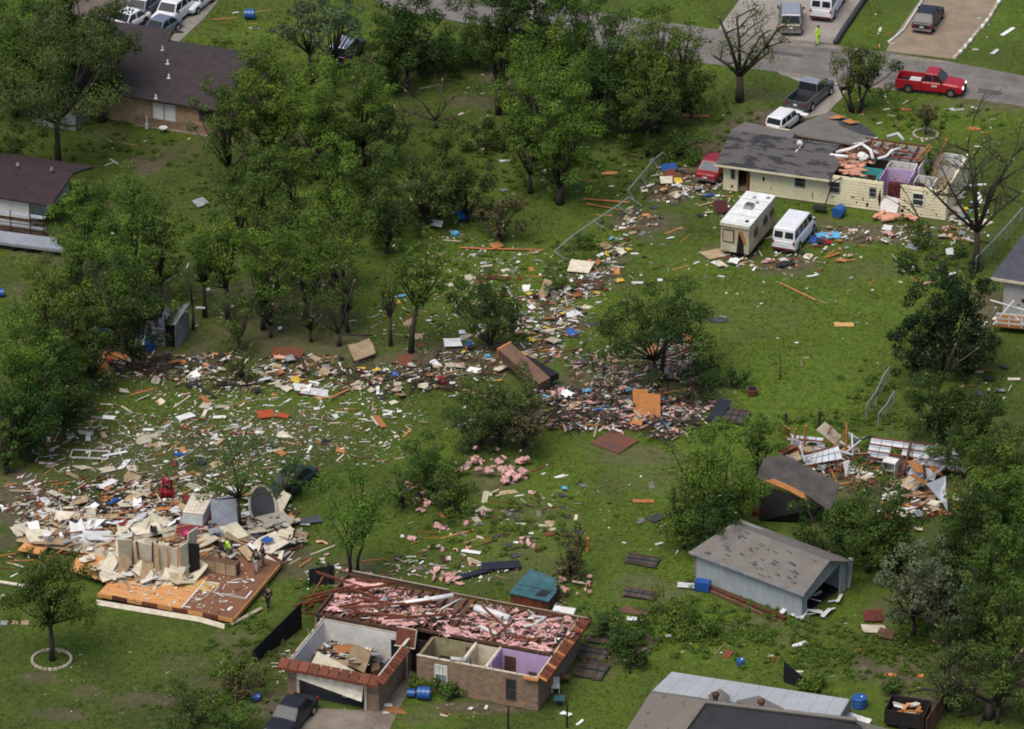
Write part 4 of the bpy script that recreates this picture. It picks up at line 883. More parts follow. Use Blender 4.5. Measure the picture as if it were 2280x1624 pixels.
# slid roof part behind the house (grey, with bare decking)
mb = MB(); mb.slab([(-14.4,6.0,2.75),(-8.7,5.2,2.95),(-7.6,8.4,2.2),(-9.6,12.3,1.35),(-12.9,14.2,1.3),(-13.9,9.5,2.2)],.15); mb.build('roof_slid', WROOF, C_)
mb = MB(); mb.slab([(-11.2,10.4,1.83),(-9.0,8.9,2.15),(-7.8,8.9,2.2),(-9.7,12.2,1.42),(-12.2,13.4,1.38)],.02); mb.build('underlayment', SHING, C_)
for q in [[(-12.5,11.6,1.66),(-11.6,11.9,1.62),(-11.3,12.7,1.52),(-12.0,12.8,1.48),(-12.2,12.2,1.58)],[(-11.2,11.3,1.72),(-10.4,10.8,1.80),(-9.9,12.0,1.55),(-10.5,11.9,1.6),(-10.8,12.3,1.55)]]:
    mb = MB(); mb.slab([(a,b,c+.22) for a,b,c in q],.02); mb.build('bare_decking', ORANGE, C_)
mb = MB(); mb.tube([(-7.65,8.5,2.2),(-8.2,6.4,2.65),(-8.7,5.2,2.95)],.06,4); mb.build('roof_edge_trim', WHITE, C_)
# rooms in the open half
def room(u0,u1,v0,v1,m_,name,z1=2.4,skip=()):
    mb = MB(); t = .08
    if 'b' not in skip: mb.b(u0,u1,v1-t,v1,.3,z1)
    if 'l' not in skip: mb.b(u0,u0+t,v0,v1-t-.002,.3,z1)
    if 'r' not in skip: mb.b(u1-t,u1,v0,v1-t-.002,.3,z1)
    mb.build(name, m_, C_)
room(-7.4,-5.6,.3,2.5,TEALW,'teal_wall'); room(-5.5,-3.2,.2,3.0,PURPLE,'lilac_wall'); room(-5.5,-3.3,3.05,4.2,PLASTER,'plaster_wall',2.45)
room(-3.1,-.15,3.4,6.9,PLASTER,'white_wall',2.45); room(-2.9,-1.3,.2,2.6,PLASTER,'white_wall',2.3); 
for (c,s_,m_) in [((-6.5,2.38,1.2),(.7,.06,1.3),BROWN),((-4.2,1.35,1.0),(1.3,.5,1.9),ROSE),((-2.5,1.5,1.2),(.7,.06,1.9),VOID),((-.9,1.2,1.0),(1.4,.5,1.2),TAN)]:
    mb = MB(); mb.box(c,s_); mb.build('closet', m_, C_)
own('bathroom_wreck','white tiled bathroom pieces spilling out of the gash in the cream wall','rubble',panel(1.3,1.5,.08,.2,77),PLASTER,C_,(-4.3,-.2,.7),0,rot=(50,0,0))
mb = MB()
for k in range(5): mb.b(-7.6+k*1.0,-7.52+k*1.0,4.3,6.95,2.5,2.62)
for k in range(5):
    q = MB(); q.b(-7.8+k*.95,-7.7+k*.95,4.25,7.0,2.5,2.66); q.build('rafter', REDWOOD, C_)
for v in (4.3,5.4,6.95):
    q = MB(); q.b(-8.2,-3.3,v,v+.1,2.665,2.77); q.build('rafter', REDWOOD, C_)
mb = MB(); mb.b(-7.9,-3.4,4.3,7.0,2.36,2.40); mb.build('ceiling_panel', GREY, C_)
q = MB(); q.tube([(-3.6,4.3,2.7),(-3.1,7.0,2.9)],.09,4); q.tube([(-3.2,4.2,2.7),(-2.9,6.9,2.8)],.07,4); q.build('rafter', ORANGE, C_)
own('leaning_beam','long orange beam leaning against the white room of the cream house','beam',MB().box((0,0,0),(.14,.14,3.6)),ORANGE,C_,(-1.9,5.2,2.6),0,rot=(-18,14,0))
duct('large white crumpled duct across the torn roof of the cream house', [(-9.6,3.1,3.0),(-8.6,3.6,3.2),(-7.8,4.2,3.5),(-7.0,3.9,3.2),(-6.6,3.1,2.9)], .13, frame=C_)
duct('white curved duct right of the large crumpled duct', [(-6.3,3.4,2.8),(-5.7,3.6,3.0),(-5.5,4.6,3.1),(-5.0,5.2,3.1)], .11, frame=C_)
duct('straight white duct left of the large crumpled duct', [(-9.8,2.3,3.1),(-8.4,2.4,3.1)], .13, frame=C_)
duct('small white curved duct behind the rafters of the cream house', [(-6.6,7.4,2.9),(-5.8,7.6,3.2),(-5.2,7.2,2.9)], .13, frame=C_)
own('foam_block','white bulky foil lump in the torn roof of the cream house','scrap',MB().blob((0,0,0),(.45,.35,.35)),WHITE,C_,(-7.4,3.0,3.0))
own('roof_vent','white round turbine vent on the stripped roof of the cream house','vent',MB().blob((0,0,.3),(.26,.26,.24)).cyl((0,0,.0),.12,.5).box((-.1,-.5,-.15),(.14,.5,.1)),WHITE,C_,(-12.3,2.6,3.3))
duct('black cable hanging from the roof edge over the cream siding', [(-8.2,-.1,2.5),(-8.7,-.4,2.2),(-9.0,-.5,1.4),(-9.3,-.6,.3)], .05, BLACK, 'cable', 'cable', C_)

for k in range(34):
    r = random.Random(k+1900); e = k % 3
    u, v = [(r.uniform(-8,0),.06),(-.06,r.uniform(.2,7)),(r.uniform(-8,-3.2),3.1)][e]; h = r.uniform(.15,.6)
    mb = MB(); mb.box((0,0,h/2),(.09,.05,h),taper=.6); mb.build('broken_stud', [REDWOOD,CSIDE,TAN][k%3], C_, loc=(u,v,H-.04), rot=(rad(r.uniform(-40,40)),rad(r.uniform(-40,40)),r.uniform(0,3)))
# ---- D: grey garage
D = top('grey_garage', 'blue grey gabled garage with weathered roof and open front full of white scraps', 'garage', P(1785,1380,0), -38.6)
mb = MB(); wall(mb,-8.6,0,0,.12,0,2.2); wall(mb,-8.6,-8.48,.123,5.0,0,2.2); wall(mb,-8.6,.0,4.9,5.02,0,2.2)
mb.slab([(0,0,2.2),(0,1.0,2.2),(0,1.0,2.55),(0,2.5,3.3)],.1)
mb.add([(0,0,0),(0,.55,0),(0,.55,1.2),(0,4.3,2.35),(0,4.3,0),(0,5.0,0),(0,5.0,2.25),(0,2.5,3.35),(0,0,2.2),(-.12,0,0),(-.12,.55,0),(-.12,.55,1.2),(-.12,4.3,2.35),(-.12,4.3,0),(-.12,5.0,0),(-.12,5.0,2.25),(-.12,2.5,3.35),(-.12,0,2.2)],
       [(0,1,2,8),(2,3,7,8),(3,4,5,6),(3,6,7),(1,10,11,2),(2,11,12,3),(3,12,13,4),(17,11,10,9),(17,16,12,11),(15,14,13,12),(16,15,12)])
mb.build('wall', GSIDE, D)
for k in range(43):
    q = MB(); q.b(-8.55+k*.2,-8.53+k*.2,-.016,-.002,.05,2.15)
    if k % 3 == 0: q.build('siding_batten', GSIDE, D)
mb = MB(); mb.slab([(-8.9,-.35,2.12),(.35,-.35,2.12),(.35,2.5,3.42),(-7.6,2.5,3.42)],.1); mb.build('roof', WROOF, D)
mb = MB(); mb.slab([(-7.6,2.503,3.42),(.35,2.503,3.42),(.35,5.35,2.12),(-6.3,5.35,2.12)],.1); mb.build('roof_back', WROOF, D)
mb = MB(); mb.slab([(-8.9,-.35,2.11),(-7.6,2.5,3.41),(-6.3,5.35,2.11),(-8.9,5.35,2.11)],.1); mb.build('roof_hip', WROOF, D)
mb = MB(); mb.b(-8.95,.4,-.40,-.36,2.0,2.14); mb.build('fascia', GREY, D)
for i,(u,v,sx,sy) in enumerate([(RND.uniform(-7.8,-.3),RND.uniform(-.2,2.3),RND.uniform(.2,.7),RND.uniform(.06,.16)) for _ in range(26)]+[(-6.5,.7,.5,.12),(-5.0,1.2,.5,.15),(-4.2,.4,.45,.2),(-3.0,.9,.7,.2),(-2.2,.3,.5,.15),(-1.9,1.4,.8,.25),(-1.2,.9,.6,.2),(-4.6,1.9,.5,.15),(-3.4,1.7,.6,.14),(-6.4,1.8,.3,.3),(-.8,.2,.4,.12),(-7.7,0,.5,.25)]):
    z = 2.12+(v+.35)*.456; q = panel(sx*.8,sy*.7,.008,.7,i+50); q.build('shingle_gap', GAPM, D, loc=(u,v,z+.03), rot=(math.atan(.456),0,rad(-12)))
mb = MB(); mb.box((0,0,1.05),(.35,.10,2.1)); mb.build('corner_post', GSIDE, D, loc=(-.1,5.35,0), rot=(rad(-8),0,0))
mb = MB(); mb.b(-8.4,-.3,.2,4.8,.005,.03); mb.build('floor', VOID, D)
mb = MB(); mb.b(-8.78,-8.62,.0,.4,.2,2.0); mb.build('corner_brick', BRICK, D)
for i in range(18):
    r = random.Random(i); own('siding_or_board_scrap','white siding piece spilled from the open front of the grey garage','scrap',panel(r.uniform(.5,1.3),r.uniform(.15,.3),.03,.1,i+90),WHITE,D,(r.uniform(-1.5,1.1),r.uniform(.4,3.6) if i%2 else r.uniform(.0,1.4),.08+r.random()*.3),r.uniform(20,120),rot=(r.uniform(-20,20),r.uniform(-15,15),0),group='white pieces spilled from the grey garage')
own('fallen_gutter','long reddish board lying along the wall of the grey garage','board',MB().box((0,0,.1),(7.6,.28,.2)),REDWOOD,D,(-4.6,-.55,0),-2)
own('fallen_gutter','second reddish board on the ground before the grey garage wall','board',MB().box((0,0,.08),(5.6,.22,.14)),BROWN,D,(-4.0,-1.0,0),-4)

# ---- E: brown roofed brick house, upper left
E_ = top('ranch_house', 'brown roofed tan brick ranch house with white double doors on the patio', 'house', P(440,297,0), GRID)
mb = MB(); wall(mb,-12,1.9,0,.15,0,2.5,holes=[(-3.9,-1.85,0,2.1),(.2,1.3,1.1,2.1)]); wall(mb,1.75,1.9,.153,10.345,0,2.5); wall(mb,-12,1.9,10.35,10.5,0,2.5); mb.build('brick_wall', TBRICK, E_)
mb = MB(); mb.slab([(-14.5,-.5,2.5),(2.3,-.5,2.5),(2.1,5.9,4.3),(-14.5,5.9,4.3)],.14); mb.build('roof', BROOF, E_)
mb = MB(); mb.slab([(-14.5,5.903,4.3),(2.1,5.903,4.3),(2.3,11,2.5),(-14.5,11,2.5)],.14); mb.build('roof_back', BROOF, E_)
mb = MB(); mb.slab([(1.84,.0,2.5),(1.84,10.4,2.5),(1.84,5.9,4.15)],.1); mb.build('gable_wall', TBRICK, E_)
mb = MB(); mb.slab([(-15.5,8.3,3.0),(-6.4,8.3,2.9),(-7.0,11.0,3.3),(-16,11.0,3.3)],.14); mb.build('carport_roof', BROOF, E_)
mb = MB(); mb.slab([(-16,11.003,3.3),(-7.0,11.003,3.3),(-6.7,12.6,2.7),(-16,12.6,2.7)],.14); mb.build('carport_roof_back', BROOF, E_)
for u,v in ((-6.7,8.9),(-7.2,10.9)):
    q = MB(); q.b(u-.06,u+.06,v-.06,v+.06,0,2.8); q.build('carport_post', BROWN, E_)
mb = MB(); wall(mb,-13.0,-9.2,-3.0,-2.86,0,2.0); wall(mb,-9.34,-9.2,-2.85,-.1,0,2.0); mb.build('wing_wall', GREY, E_)  # white wall coloured grey: its dimness behind the tree is painted in
mb = MB(); mb.slab([(-14.8,-3.4,2.05),(-8.9,-3.4,2.05),(-8.9,.2,2.7),(-14.8,.2,2.7)],.12); mb.build('wing_roof', BROOF, E_)
for k in range(2):
    q = MB(); q.b(-3.85+k*1.02,-2.9+k*1.02,.02,.08,.05,2.08); q.build('patio_door', PLASTER, E_)
window(E_,(.75,.0,1.6),1.1,1.0,frame=BROWN)
q = MB(); q.b(-5.4,1.85,-.018,-.003,0,.7); q.build('brick_plinth', BRICK, E_)
for (u,v) in [(-5.3,5.4),(-4.2,3.9),(-3.4,2.3),(-3.4,-.25)]:
    z = 2.5+(v+.5)*.281; q = MB(); q.cyl((u,v,z+.15),.06,.4); q.cyl((u,v,z+.04),.2,.1,r2=.08); q.build('roof_pipe', WHITE, E_, smooth=True)
own('patio_bucket','white bucket with a pole on the patio of the ranch house','bucket',MB().cyl((0,0,.2),.16,.4).cyl((0,0,.7),.07,.7),WHITE,E_,(-4.1,-.6,.02))
own('patio_table','round white table on the patio before the white doors','table',MB().cyl((0,0,.4),.35,.05).cyl((0,0,.2),.05,.4),WHITE,E_,(-2.6,-.8,.02))

# ---- F: maroon roofed house, left edge
F_ = top('maroon_house', 'maroon roofed house cut by the left edge with a pale wall below', 'house', P(98,514,0), GRID)
mb = MB(); wall(mb,-12,-1.2,0,.15,0,2.4); wall(mb,-1.35,-1.2,.153,7,0,2.4); mb.build('wall', PLASTER, F_)
mb = MB(); mb.slab([(-12.5,-.5,2.45),(.9,-.5,2.45),(1.0,3.4,3.5),(-12.5,3.4,3.5)],.14); mb.build('roof', MROOF, F_)
mb = MB(); mb.slab([(-12.5,3.403,3.5),(1.0,3.403,3.5),(.9,7.2,2.4),(-12.5,7.2,2.4)],.14); mb.build('roof_back', MROOF, F_)
for (u,v) in [(-3.4,2.9),(-.6,3.0)]:
    q = MB(); q.cyl((u,v,2.55+(v+.5)*.32+.12),.14,.22,r2=.08); q.build('roof_vent', GREY, F_)
mb = MB(); mb.b(-4,0,-3.2,-.1,.0,.12); mb.build('porch', CONC, F_)
# trailers and rack before it
tr = top('flatbed_trailer', 'long pale flatbed trailer parked before the maroon roofed house', 'trailer', P(60,551,0), -16)
q = MB(); q.b(-3.2,3.2,-.9,.9,.55,.65); q.build('deck', METAL, tr); q = MB(); q.b(-3.2,3.2,-.95,-.9,.4,.6); q.build('side_rail', GREY, tr)
for u in (-.7,.5):
    for s_ in (-1,1):
        q = MB(); q.cyl((0,0,0),.3,.18,'y'); q.build('wheel', BLACK, tr, loc=(u,s_*.8,.3), smooth=True)
tr = top('bench_rack', 'stack of folded metal benches against the pale wall', 'rack', P(42,522,0), -18)
for k in range(4):
    q = MB(); q.b(-2.2,2.2,-.1,.3,.25+k*.45,.33+k*.45); q.build('bench_board', METAL if k % 2 else BROWN, tr)
for u in (-2.1,-.6,1,2.1):
    q = MB(); q.b(u,u+.06,-.15,-.1,0,2.0); q.build('rack_post', BLACK, tr)

# ---- G: house corner at the right edge
G_ = top('grey_roof_house', 'damaged grey walled house cut by the right edge with a littered deck', 'house', P(2232,700,0), -20)
mb = MB(); wall(mb,0,9,0,.14,0,3.0); wall(mb,0,.14,.14,6.5,0,3.0); mb.build('wall', mat('pale_grey_wall',(.42,.42,.40),.9,col2=(.30,.29,.27),nscale=1.2), G_)
mb = MB(); mb.slab([(-.9,-.5,3.05),(9,-.5,3.05),(9,5.0,4.3),(.1,5.6,4.3)],.12); mb.build('roof', mat('bluish_shingles',(.075,.075,.088),.95,col2=(.05,.05,.06)), G_)
mb = MB(); mb.b(-.95,9,-.56,-.51,2.9,3.1); mb.build('fascia', CREAM, G_)
for q_ in [(1.4,1.2,.3,.3),(2.0,1.7,.2,.4),(1.1,.9,.12,.12),(1.8,.8,.5,.12)]:
    q = MB(); q.b(q_[0],q_[0]+q_[2],-.02,-.003,q_[1],q_[1]+q_[3]); q.build('wall_hole', VOID, G_)
dk = top('deck', 'broken white railed wooden deck beside the house at the right edge', 'deck', P(2225,712,0), -12)
q = MB(); q.b(0,6,-2.2,-.3,.5,.6); q.build('deck_floor', ORANGE, dk)
for k in range(5):
    q = MB(); q.b(k*.9,k*.9+.09,-2.2,-2.1,.6,1.6); q.build('railing_post', WHITE, dk)
for z in (.8,1.15,1.55):
    q = MB(); q.b(0,6,-2.23,-2.2,z,z+.09); q.build('railing', WHITE, dk)
for (a,b_) in [((-.2,-2.1,.6),(1.2,-1.9,2.6)),((-.6,-1.4,2.2),(3,-2.0,1.7)),((1.2,-2.1,1.5),(2.4,-2.2,.6)),((-.5,-1.2,.8),(-.1,-2.1,2.0))]:
    q = MB(); q.tube([a,b_],.07,4); q.build('loose_rail', WHITE, dk)

# ---- H: roofs at the bottom right
H_ = top('grey_brown_house', 'weathered brown hip roof with black patches at the bottom edge', 'house', P(1560,1650,0), -17)
def rp(*pts): return [P(x,y,z)-H_.location for x,y,z in pts]
Hr = Matrix.Rotation(rad(17),3,'Z')
def rq(*pts): return [Hr @ (P(x,y,z)-H_.location) for x,y,z in pts]
mb = MB(); mb.slab(rq((1572,1562,4.4),(1906,1600,4.4),(1960,1680,2.6),(1480,1700,2.2)),.12); mb.build('roof', UNDER, H_)
mb = MB(); mb.slab(rq((1449,1541,3.0),(1572,1560,4.41),(1478,1705,2.21),(1360,1680,2.2)),.12); mb.build('roof_hip', mat('stripped_brown_shingles',(0.15,0.13,0.105),.95,col2=(.06,.058,.058),nscale=1.1,stretch=(1.3,.6,1),thr=(.36,.42),bump=.3), H_)
mb = MB(); mb.slab(rq((1449,1540,3.0),(1880,1597,3.0),(1906,1603,4.40),(1572,1560,4.40)),.1); mb.build('roof_ridge_slope', WROOF, H_)
mb = MB(); mb.tube(rq((1570,1563,4.45),(1906,1603,4.45)),.16,5); mb.tube(rq((1570,1563,4.45),(1470,1700,2.3)),.13,5); mb.build('ridge_cap', WROOF, H_)
for q_ in [((1577,1548,3.5),(1603,1533,3.2),(1626,1550,3.5),(1618,1566,4.2),(1590,1562,4.2)),((1640,1560,3.6),(1690,1549,3.2),(1745,1578,3.6),(1720,1585,4.2),(1665,1573,4.2))]:
    mb = MB(); mb.slab(rq(*q_),.1); mb.build('roof_cricket', WROOF, H_)
for (x,y) in [(1593,1556),(1695,1572)]:
    c = Hr @ (P(x,y,4.55)-H_.location); q = MB(); q.cyl(c,.16,.4); q.blob(c+Vector((0,0,.3)),(.26,.26,.2)); q.build('turbine_vent', BROWN, H_, smooth=True)
mb = MB(); mb.slab(rq((1890,1602,4.35),(1906,1603,4.35),(1980,1624,3.2),(1960,1680,2.5),(1900,1680,2.5)),.12); mb.build('roof_end', WROOF, H_)
mb = MB(); mb.b(-2,8,-2.5,1.2,0,2.1); mb.build('wall', TBRICK, H_, rot=(0,0,0))
M_ = top('patio_roof', 'long light grey metal patio roof behind the weathered brown hip roof', 'roof', P(1495,1497,0), -17)
Mr = Matrix.Rotation(rad(17),3,'Z')
def mq(*pts): return [Mr @ (P(x,y,z)-M_.location) for x,y,z in pts]
a_, b_, c_, d_ = (1496,1496,2.55),(1891,1557,2.55),(1868,1597,2.75),(1452,1538,2.75)
for k in range(12):
    t0, t1 = k/12, (k+.985)/12
    f = lambda p, q, t: (p[0]+(q[0]-p[0])*t, p[1]+(q[1]-p[1])*t, p[2]+(q[2]-p[2])*t)
    mb = MB(); mb.slab(mq(f(a_,b_,t0),f(a_,b_,t1),f(d_,c_,t1),f(d_,c_,t0)),.05); mb.build('roof_panel', mat('light_roof_metal',(.36,.37,.38),.7,.05,col2=(.30,.31,.32),nscale=.6), M_)
mb = MB(); mb.slab(mq(b_,(1893,1557,2.45),(1893,1580,0),(1870,1620,0),c_),.05); mb.build('side_panel', GREY, M_)

# ---- small metal shed
S = top('metal_shed', 'dented grey metal garden shed with a dark doorway at the meadow edge', 'shed', P(391,777,0), GRID)
for k in range(10):
    q = MB(); q.b(-2.2,-.8,-.05,-.0,.02+k*.19,.195+k*.19); q.build('wall_panel', METAL if k % 2 else GREY, S)
q = MB(); q.b(-.8,.0,.2,.25,0,1.85); q.build('dark_interior', VOID, S)
for k in range(6):
    q = MB(); q.b(-.0,.05,.0+k*.4,.38+k*.4,0,1.9); q.build('wall_panel', GREY, S)
q = MB(); q.b(-2.2,-2.15,.0,2.3,0,1.9); q.b(-2.2,0,2.3,2.35,0,1.9); q.build('back_wall', GREY, S)
q = MB(); q.slab([(-2.25,-.05,1.92),(-.9,-.05,1.88),(-.8,1.2,2.15),(-2.2,1.3,2.2)],.04); q.build('roof_panel', METAL, S)
q = MB(); q.slab([(-2.2,1.32,2.2),(-.8,1.22,2.15),(-.3,2.4,1.9),(-2.2,2.5,1.7)],.04); q.build('roof_panel', GREY, S)
q = MB(); q.slab([(-.75,.0,1.86),(.1,-.1,2.0),(.5,1.6,3.1),(-.5,1.8,2.5)],.04); q.build('roof_panel', GREY, S)
q = MB(); q.slab([(-3.1,-.5,.05),(-2.3,-.4,.1),(-2.3,.4,1.1),(-3.0,.3,.9)],.04); q.build('loose_sheet', METAL, S)

# ---- charcoal roofed shed and wrecked barn on the right
K = top('charcoal_shed', 'collapsed charcoal shingled shed with an orange band of bare decking', 'shed', P(1740,1150,0), -35)
Kr = Matrix.Rotation(rad(35),3,'Z')
def kq(*pts): return [Kr @ (P(x,y,z)-K.location) for x,y,z in pts]
mb = MB(); mb.slab(kq((1683,1072,2.3),(1700,1020,2.9),(1745,1014,3.0),(1800,1040,3.0),(1870,1078,2.6),(1850,1140,1.6),(1810,1112,2.1),(1755,1078,2.4),(1705,1068,2.4)),.12); mb.build('roof', mat('brownish_shingles',(.085,.075,.065),.95,col2=(.045,.042,.042),nscale=1.2,bump=.4), K)
mb = MB(); mb.slab(kq((1700,1070,2.36),(1716,1063,2.46),(1760,1082,2.45),(1790,1098,2.25),(1800,1117,2.05),(1755,1092,2.25)),.1); mb.build('bare_decking', ORANGE, K)
q = MB(); q.slab(kq((1690,1076,2.2),(1830,1130,1.6),(1800,1165,0),(1690,1160,0)),.1); q.build('wall', VOID, K)  # near-black sheet painted as the dark void of the shed front
q = MB(); q.slab(kq((1672,1150,0),(1700,1155,0),(1702,1098,1.6),(1676,1135,.6)),.06); q.build('red_door_panel', REDWOOD, K)
Rg = top('barn_wreck', 'long flattened metal barn roof of white panels and red purlins behind the charcoal shed', 'barn', P(2040,1030,0), -19)
Rr_ = Matrix.Rotation(rad(19),3,'Z')
def bq(*pts): return [Rr_ @ (P(x,y,z)-Rg.location) for x,y,z in pts]
def quadgrid(q4, nu, nv, name, mats, parent, conv, t=.03, skip=(), gap=.03):
    f = lambda p, q, t: tuple(p[i]+(q[i]-p[i])*t for i in range(3))
    for i in range(nu):
        for j in range(nv):
            if (i,j) in skip: continue
            u0,u1,v0,v1 = (i+gap)/nu,(i+1-gap)/nu,(j+gap)/nv,(j+1-gap)/nv
            pt = [f(f(q4[0],q4[1],u),f(q4[3],q4[2],u),v) for u,v in ((u0,v0),(u1,v0),(u1,v1),(u0,v1))]
            q = MB(); q.slab(conv(*pt),t); q.build(name, mats[(i*3+j)%len(mats)], parent)
WM = mat('white_metal',(.62,.64,.66),.5,.2,col2=(.48,.50,.52),objvar=.2)
quadgrid([(1941,972,1.3),(2160,1000,1.3),(2150,1056,.5),(1928,1018,.5)], 9, 3, 'roof_panel', [WM,WM,METAL], Rg, bq, skip=((2,2),(3,2),(4,2),(2,1)))
for v in (.05,.36,.68,.97):
    f = lambda p, q, t: tuple(p[i]+(q[i]-p[i])*t for i in range(3))
    q = MB(); q.tube(bq(f((1941,972,1.45),(1928,1018,.65),v),f((2165,1000,1.45),(2155,1056,.65),v)),.06,4); q.build('purlin', REDWOOD, Rg)
for x in (2020,2110):
    q = MB(); q.tube(bq((x+8,985,1.5),(x-6,1048,.7)),.10,4); q.build('rafter', BROWN, Rg)
q = MB(); q.slab(bq((2036,1015,.8),(2098,1024,.8),(2080,1070,.3),(2020,1062,.3)),.04); q.build('roof_panel', WM, Rg)
q = MB(); q.slab(bq((2062,1078,1.6),(2105,1060,1.8),(2110,1140,.4),(2098,1120,.4)),.04); q.build('roof_panel', METAL, Rg)
q = MB(); q.slab(bq((1965,1005,.5),(2032,1015,.5),(2020,1055,.2),(1960,1040,.2)),.04); q.build('fallen_floor', BROWN, Rg)
quadgrid([(1800,1012,.7),(1866,990,1.6),(1876,1022,1.2),(1785,1038,.4)], 6, 2, 'roof_panel', [WM], Rg, bq, gap=.05)
for (a,b_) in [((1775,1040,.4),(1885,1025,.8)),((1790,1010,.8),(1875,992,1.6)),((1765,1000,.6),(1850,1020,.7)),((1745,975,.9),(1850,985,1.0))]:
    q = MB(); q.tube(bq(a,b_),.06,4); q.build('purlin', REDWOOD, Rg)
quadgrid([(1763,968,.5),(1835,975,.5),(1840,1008,.3),(1755,1006,.3)], 4, 3, 'roof_panel', [WM,METAL,GREY], Rg, bq, gap=.06, skip=((2,1),(1,2)))
barnp = [('upright orange post standing tallest in the barn wreck',(1884,1017,.1),(1886,942,2.4),.11,ORANGE),('orange post left in the barn wreck',(1790,1000,.2),(1795,948,2.2),.09,ORANGE),('leftmost orange post of the barn wreck beside the orange board',(1768,990,.2),(1772,955,1.6),.09,ORANGE),('orange rafter leaning to the cream panel',(1828,990,.3),(1852,950,2.0),.08,ORANGE),('thin orange rafter joined to the tallest post',(1858,1000,.3),(1882,958,2.2),.05,ORANGE),('dark post in front of the barn wreck',(2063,1080,.2),(2056,1035,1.7),.10,BROWN),('dark beam crossing left of the long metal roof',(1895,990,.8),(1940,970,1.2),.09,DARK)]
for lab,a,b_,r,m_ in barnp:
    q = MB(); q.tube([P(*a),P(*b_)],r,4); tag(q.build('barn_post', m_), lab, 'post')
for lab,q4,m_ in [('orange square board standing at the left end of the barn wreck',[(1731,958,.4),(1760,972,.4),(1760,955,1.5),(1735,940,1.5)],ORANGE),
                  ('large cream panel leaning up in the barn wreck',[(1818,958,1.7),(1838,940,2.2),(1876,972,1.0),(1858,990,.5)],CREAM),
                  ('grey cream sheet leaning on the large cream panel',[(1842,975,.9),(1862,968,1.3),(1878,985,.6),(1868,996,.3)],SAGE),
                  ('white narrow panel behind the tallest post',[(1888,962,1.0),(1912,976,1.0),(1908,982,.6),(1886,970,.6)],WHITE),
                  ('white torn panel hanging before the barn wreck',[(1878,1030,1.2),(1892,1025,1.3),(1898,1050,.3),(1884,1064,.1)],WHITE),
                  ('brown roof piece lying at the front of the barn wreck',[(1990,1078,.3),(2030,1058,.8),(2060,1078,.4),(2035,1094,.1)],TAN)]:
    q = MB(); q.slab([P(*p) for p in q4],.06); tag(q.build('wall_panel', m_), lab, 'panel')
for i in range(34):
    r = random.Random(i+2500); x = r.uniform(1735,1925) if i % 3 else r.uniform(1990,2110); y = 962+(x-1735)*.16+r.uniform(0,65); m_ = [ORANGE,WM,REDWOOD,METAL,TAN,WM][i%6]
    if i % 2: q = MB(); q.box((0,0,0),(r.uniform(1.5,3.6),.1,.12)); nm, w_ = 'barn_rafter', 'rafter'
    else: q = panel(r.uniform(.7,1.7),r.uniform(.5,1.1),.03,.15,i+2500); nm, w_ = 'barn_sheet', 'sheet'
    cw = ['orange','white metal','red brown','grey metal','tan','white metal'][i%6]
    tag(q.build(nm, m_, loc=P(x,y,r.uniform(.3,1.2)), rot=(rad(r.uniform(-25,25)),rad(r.uniform(-25,25)),r.uniform(0,3.1))), f'{cw} {w_} tangled in the {"left" if x < 1800 else "middle" if x < 1930 else "right"} part of the barn wreck', w_, f'{cw} {w_}s in the barn wreck')
fr = top('open_freezer', 'open white appliance with a black inside in the barn wreck', 'appliance', P(1982,1060,0), -25)
for (c,s_,m_) in [((0,.35,.6),(.9,.1,1.2),WHITE),((-.42,0,.6),(.08,.7,1.2),GREY),((.42,0,.6),(.08,.7,1.2),WHITE),((0,0,1.2),(.95,.8,.08),WHITE),((0,0,.05),(.8,.6,.1),VOID)]:
    q = MB(); q.box(c,s_); q.build('casing', m_, fr)
# ------------------------------------------------------------------ vehicles
def paint(name, c, rough=.4, met=.0): return mat(name, c, rough, met, amt=.12, nscale=.8, spec=.35, coat=.15)
PW = paint('white_paint', (.70,.70,.70)); PR = paint('red_paint', (.32,.010,.018)); PG = paint('graphite_paint', (.10,.105,.11), .3, .3)
PB = paint('taupe_paint', (.20,.175,.15), .3, .4); PN = paint('black_paint', (.014,.013,.017)); PS = paint('silver_paint', (.36,.37,.40), .3, .4)
PM = paint('dusty_maroon_paint', (.16,.02,.032), .6); PK = paint('dark_green_paint', (.018,.03,.028)); PSI = paint('blue_grey_paint', (.16,.19,.24), .3, .3)
HEADON = bpy.data.materials.new('lit_headlight'); HEADON.use_nodes = True; HEADON.node_tree.nodes['Principled BSDF'].inputs['Emission Color'].default_value = (1,.85,.6,1); HEADON.node_tree.nodes['Principled BSDF'].inputs['Emission Strength'].default_value = 2.0
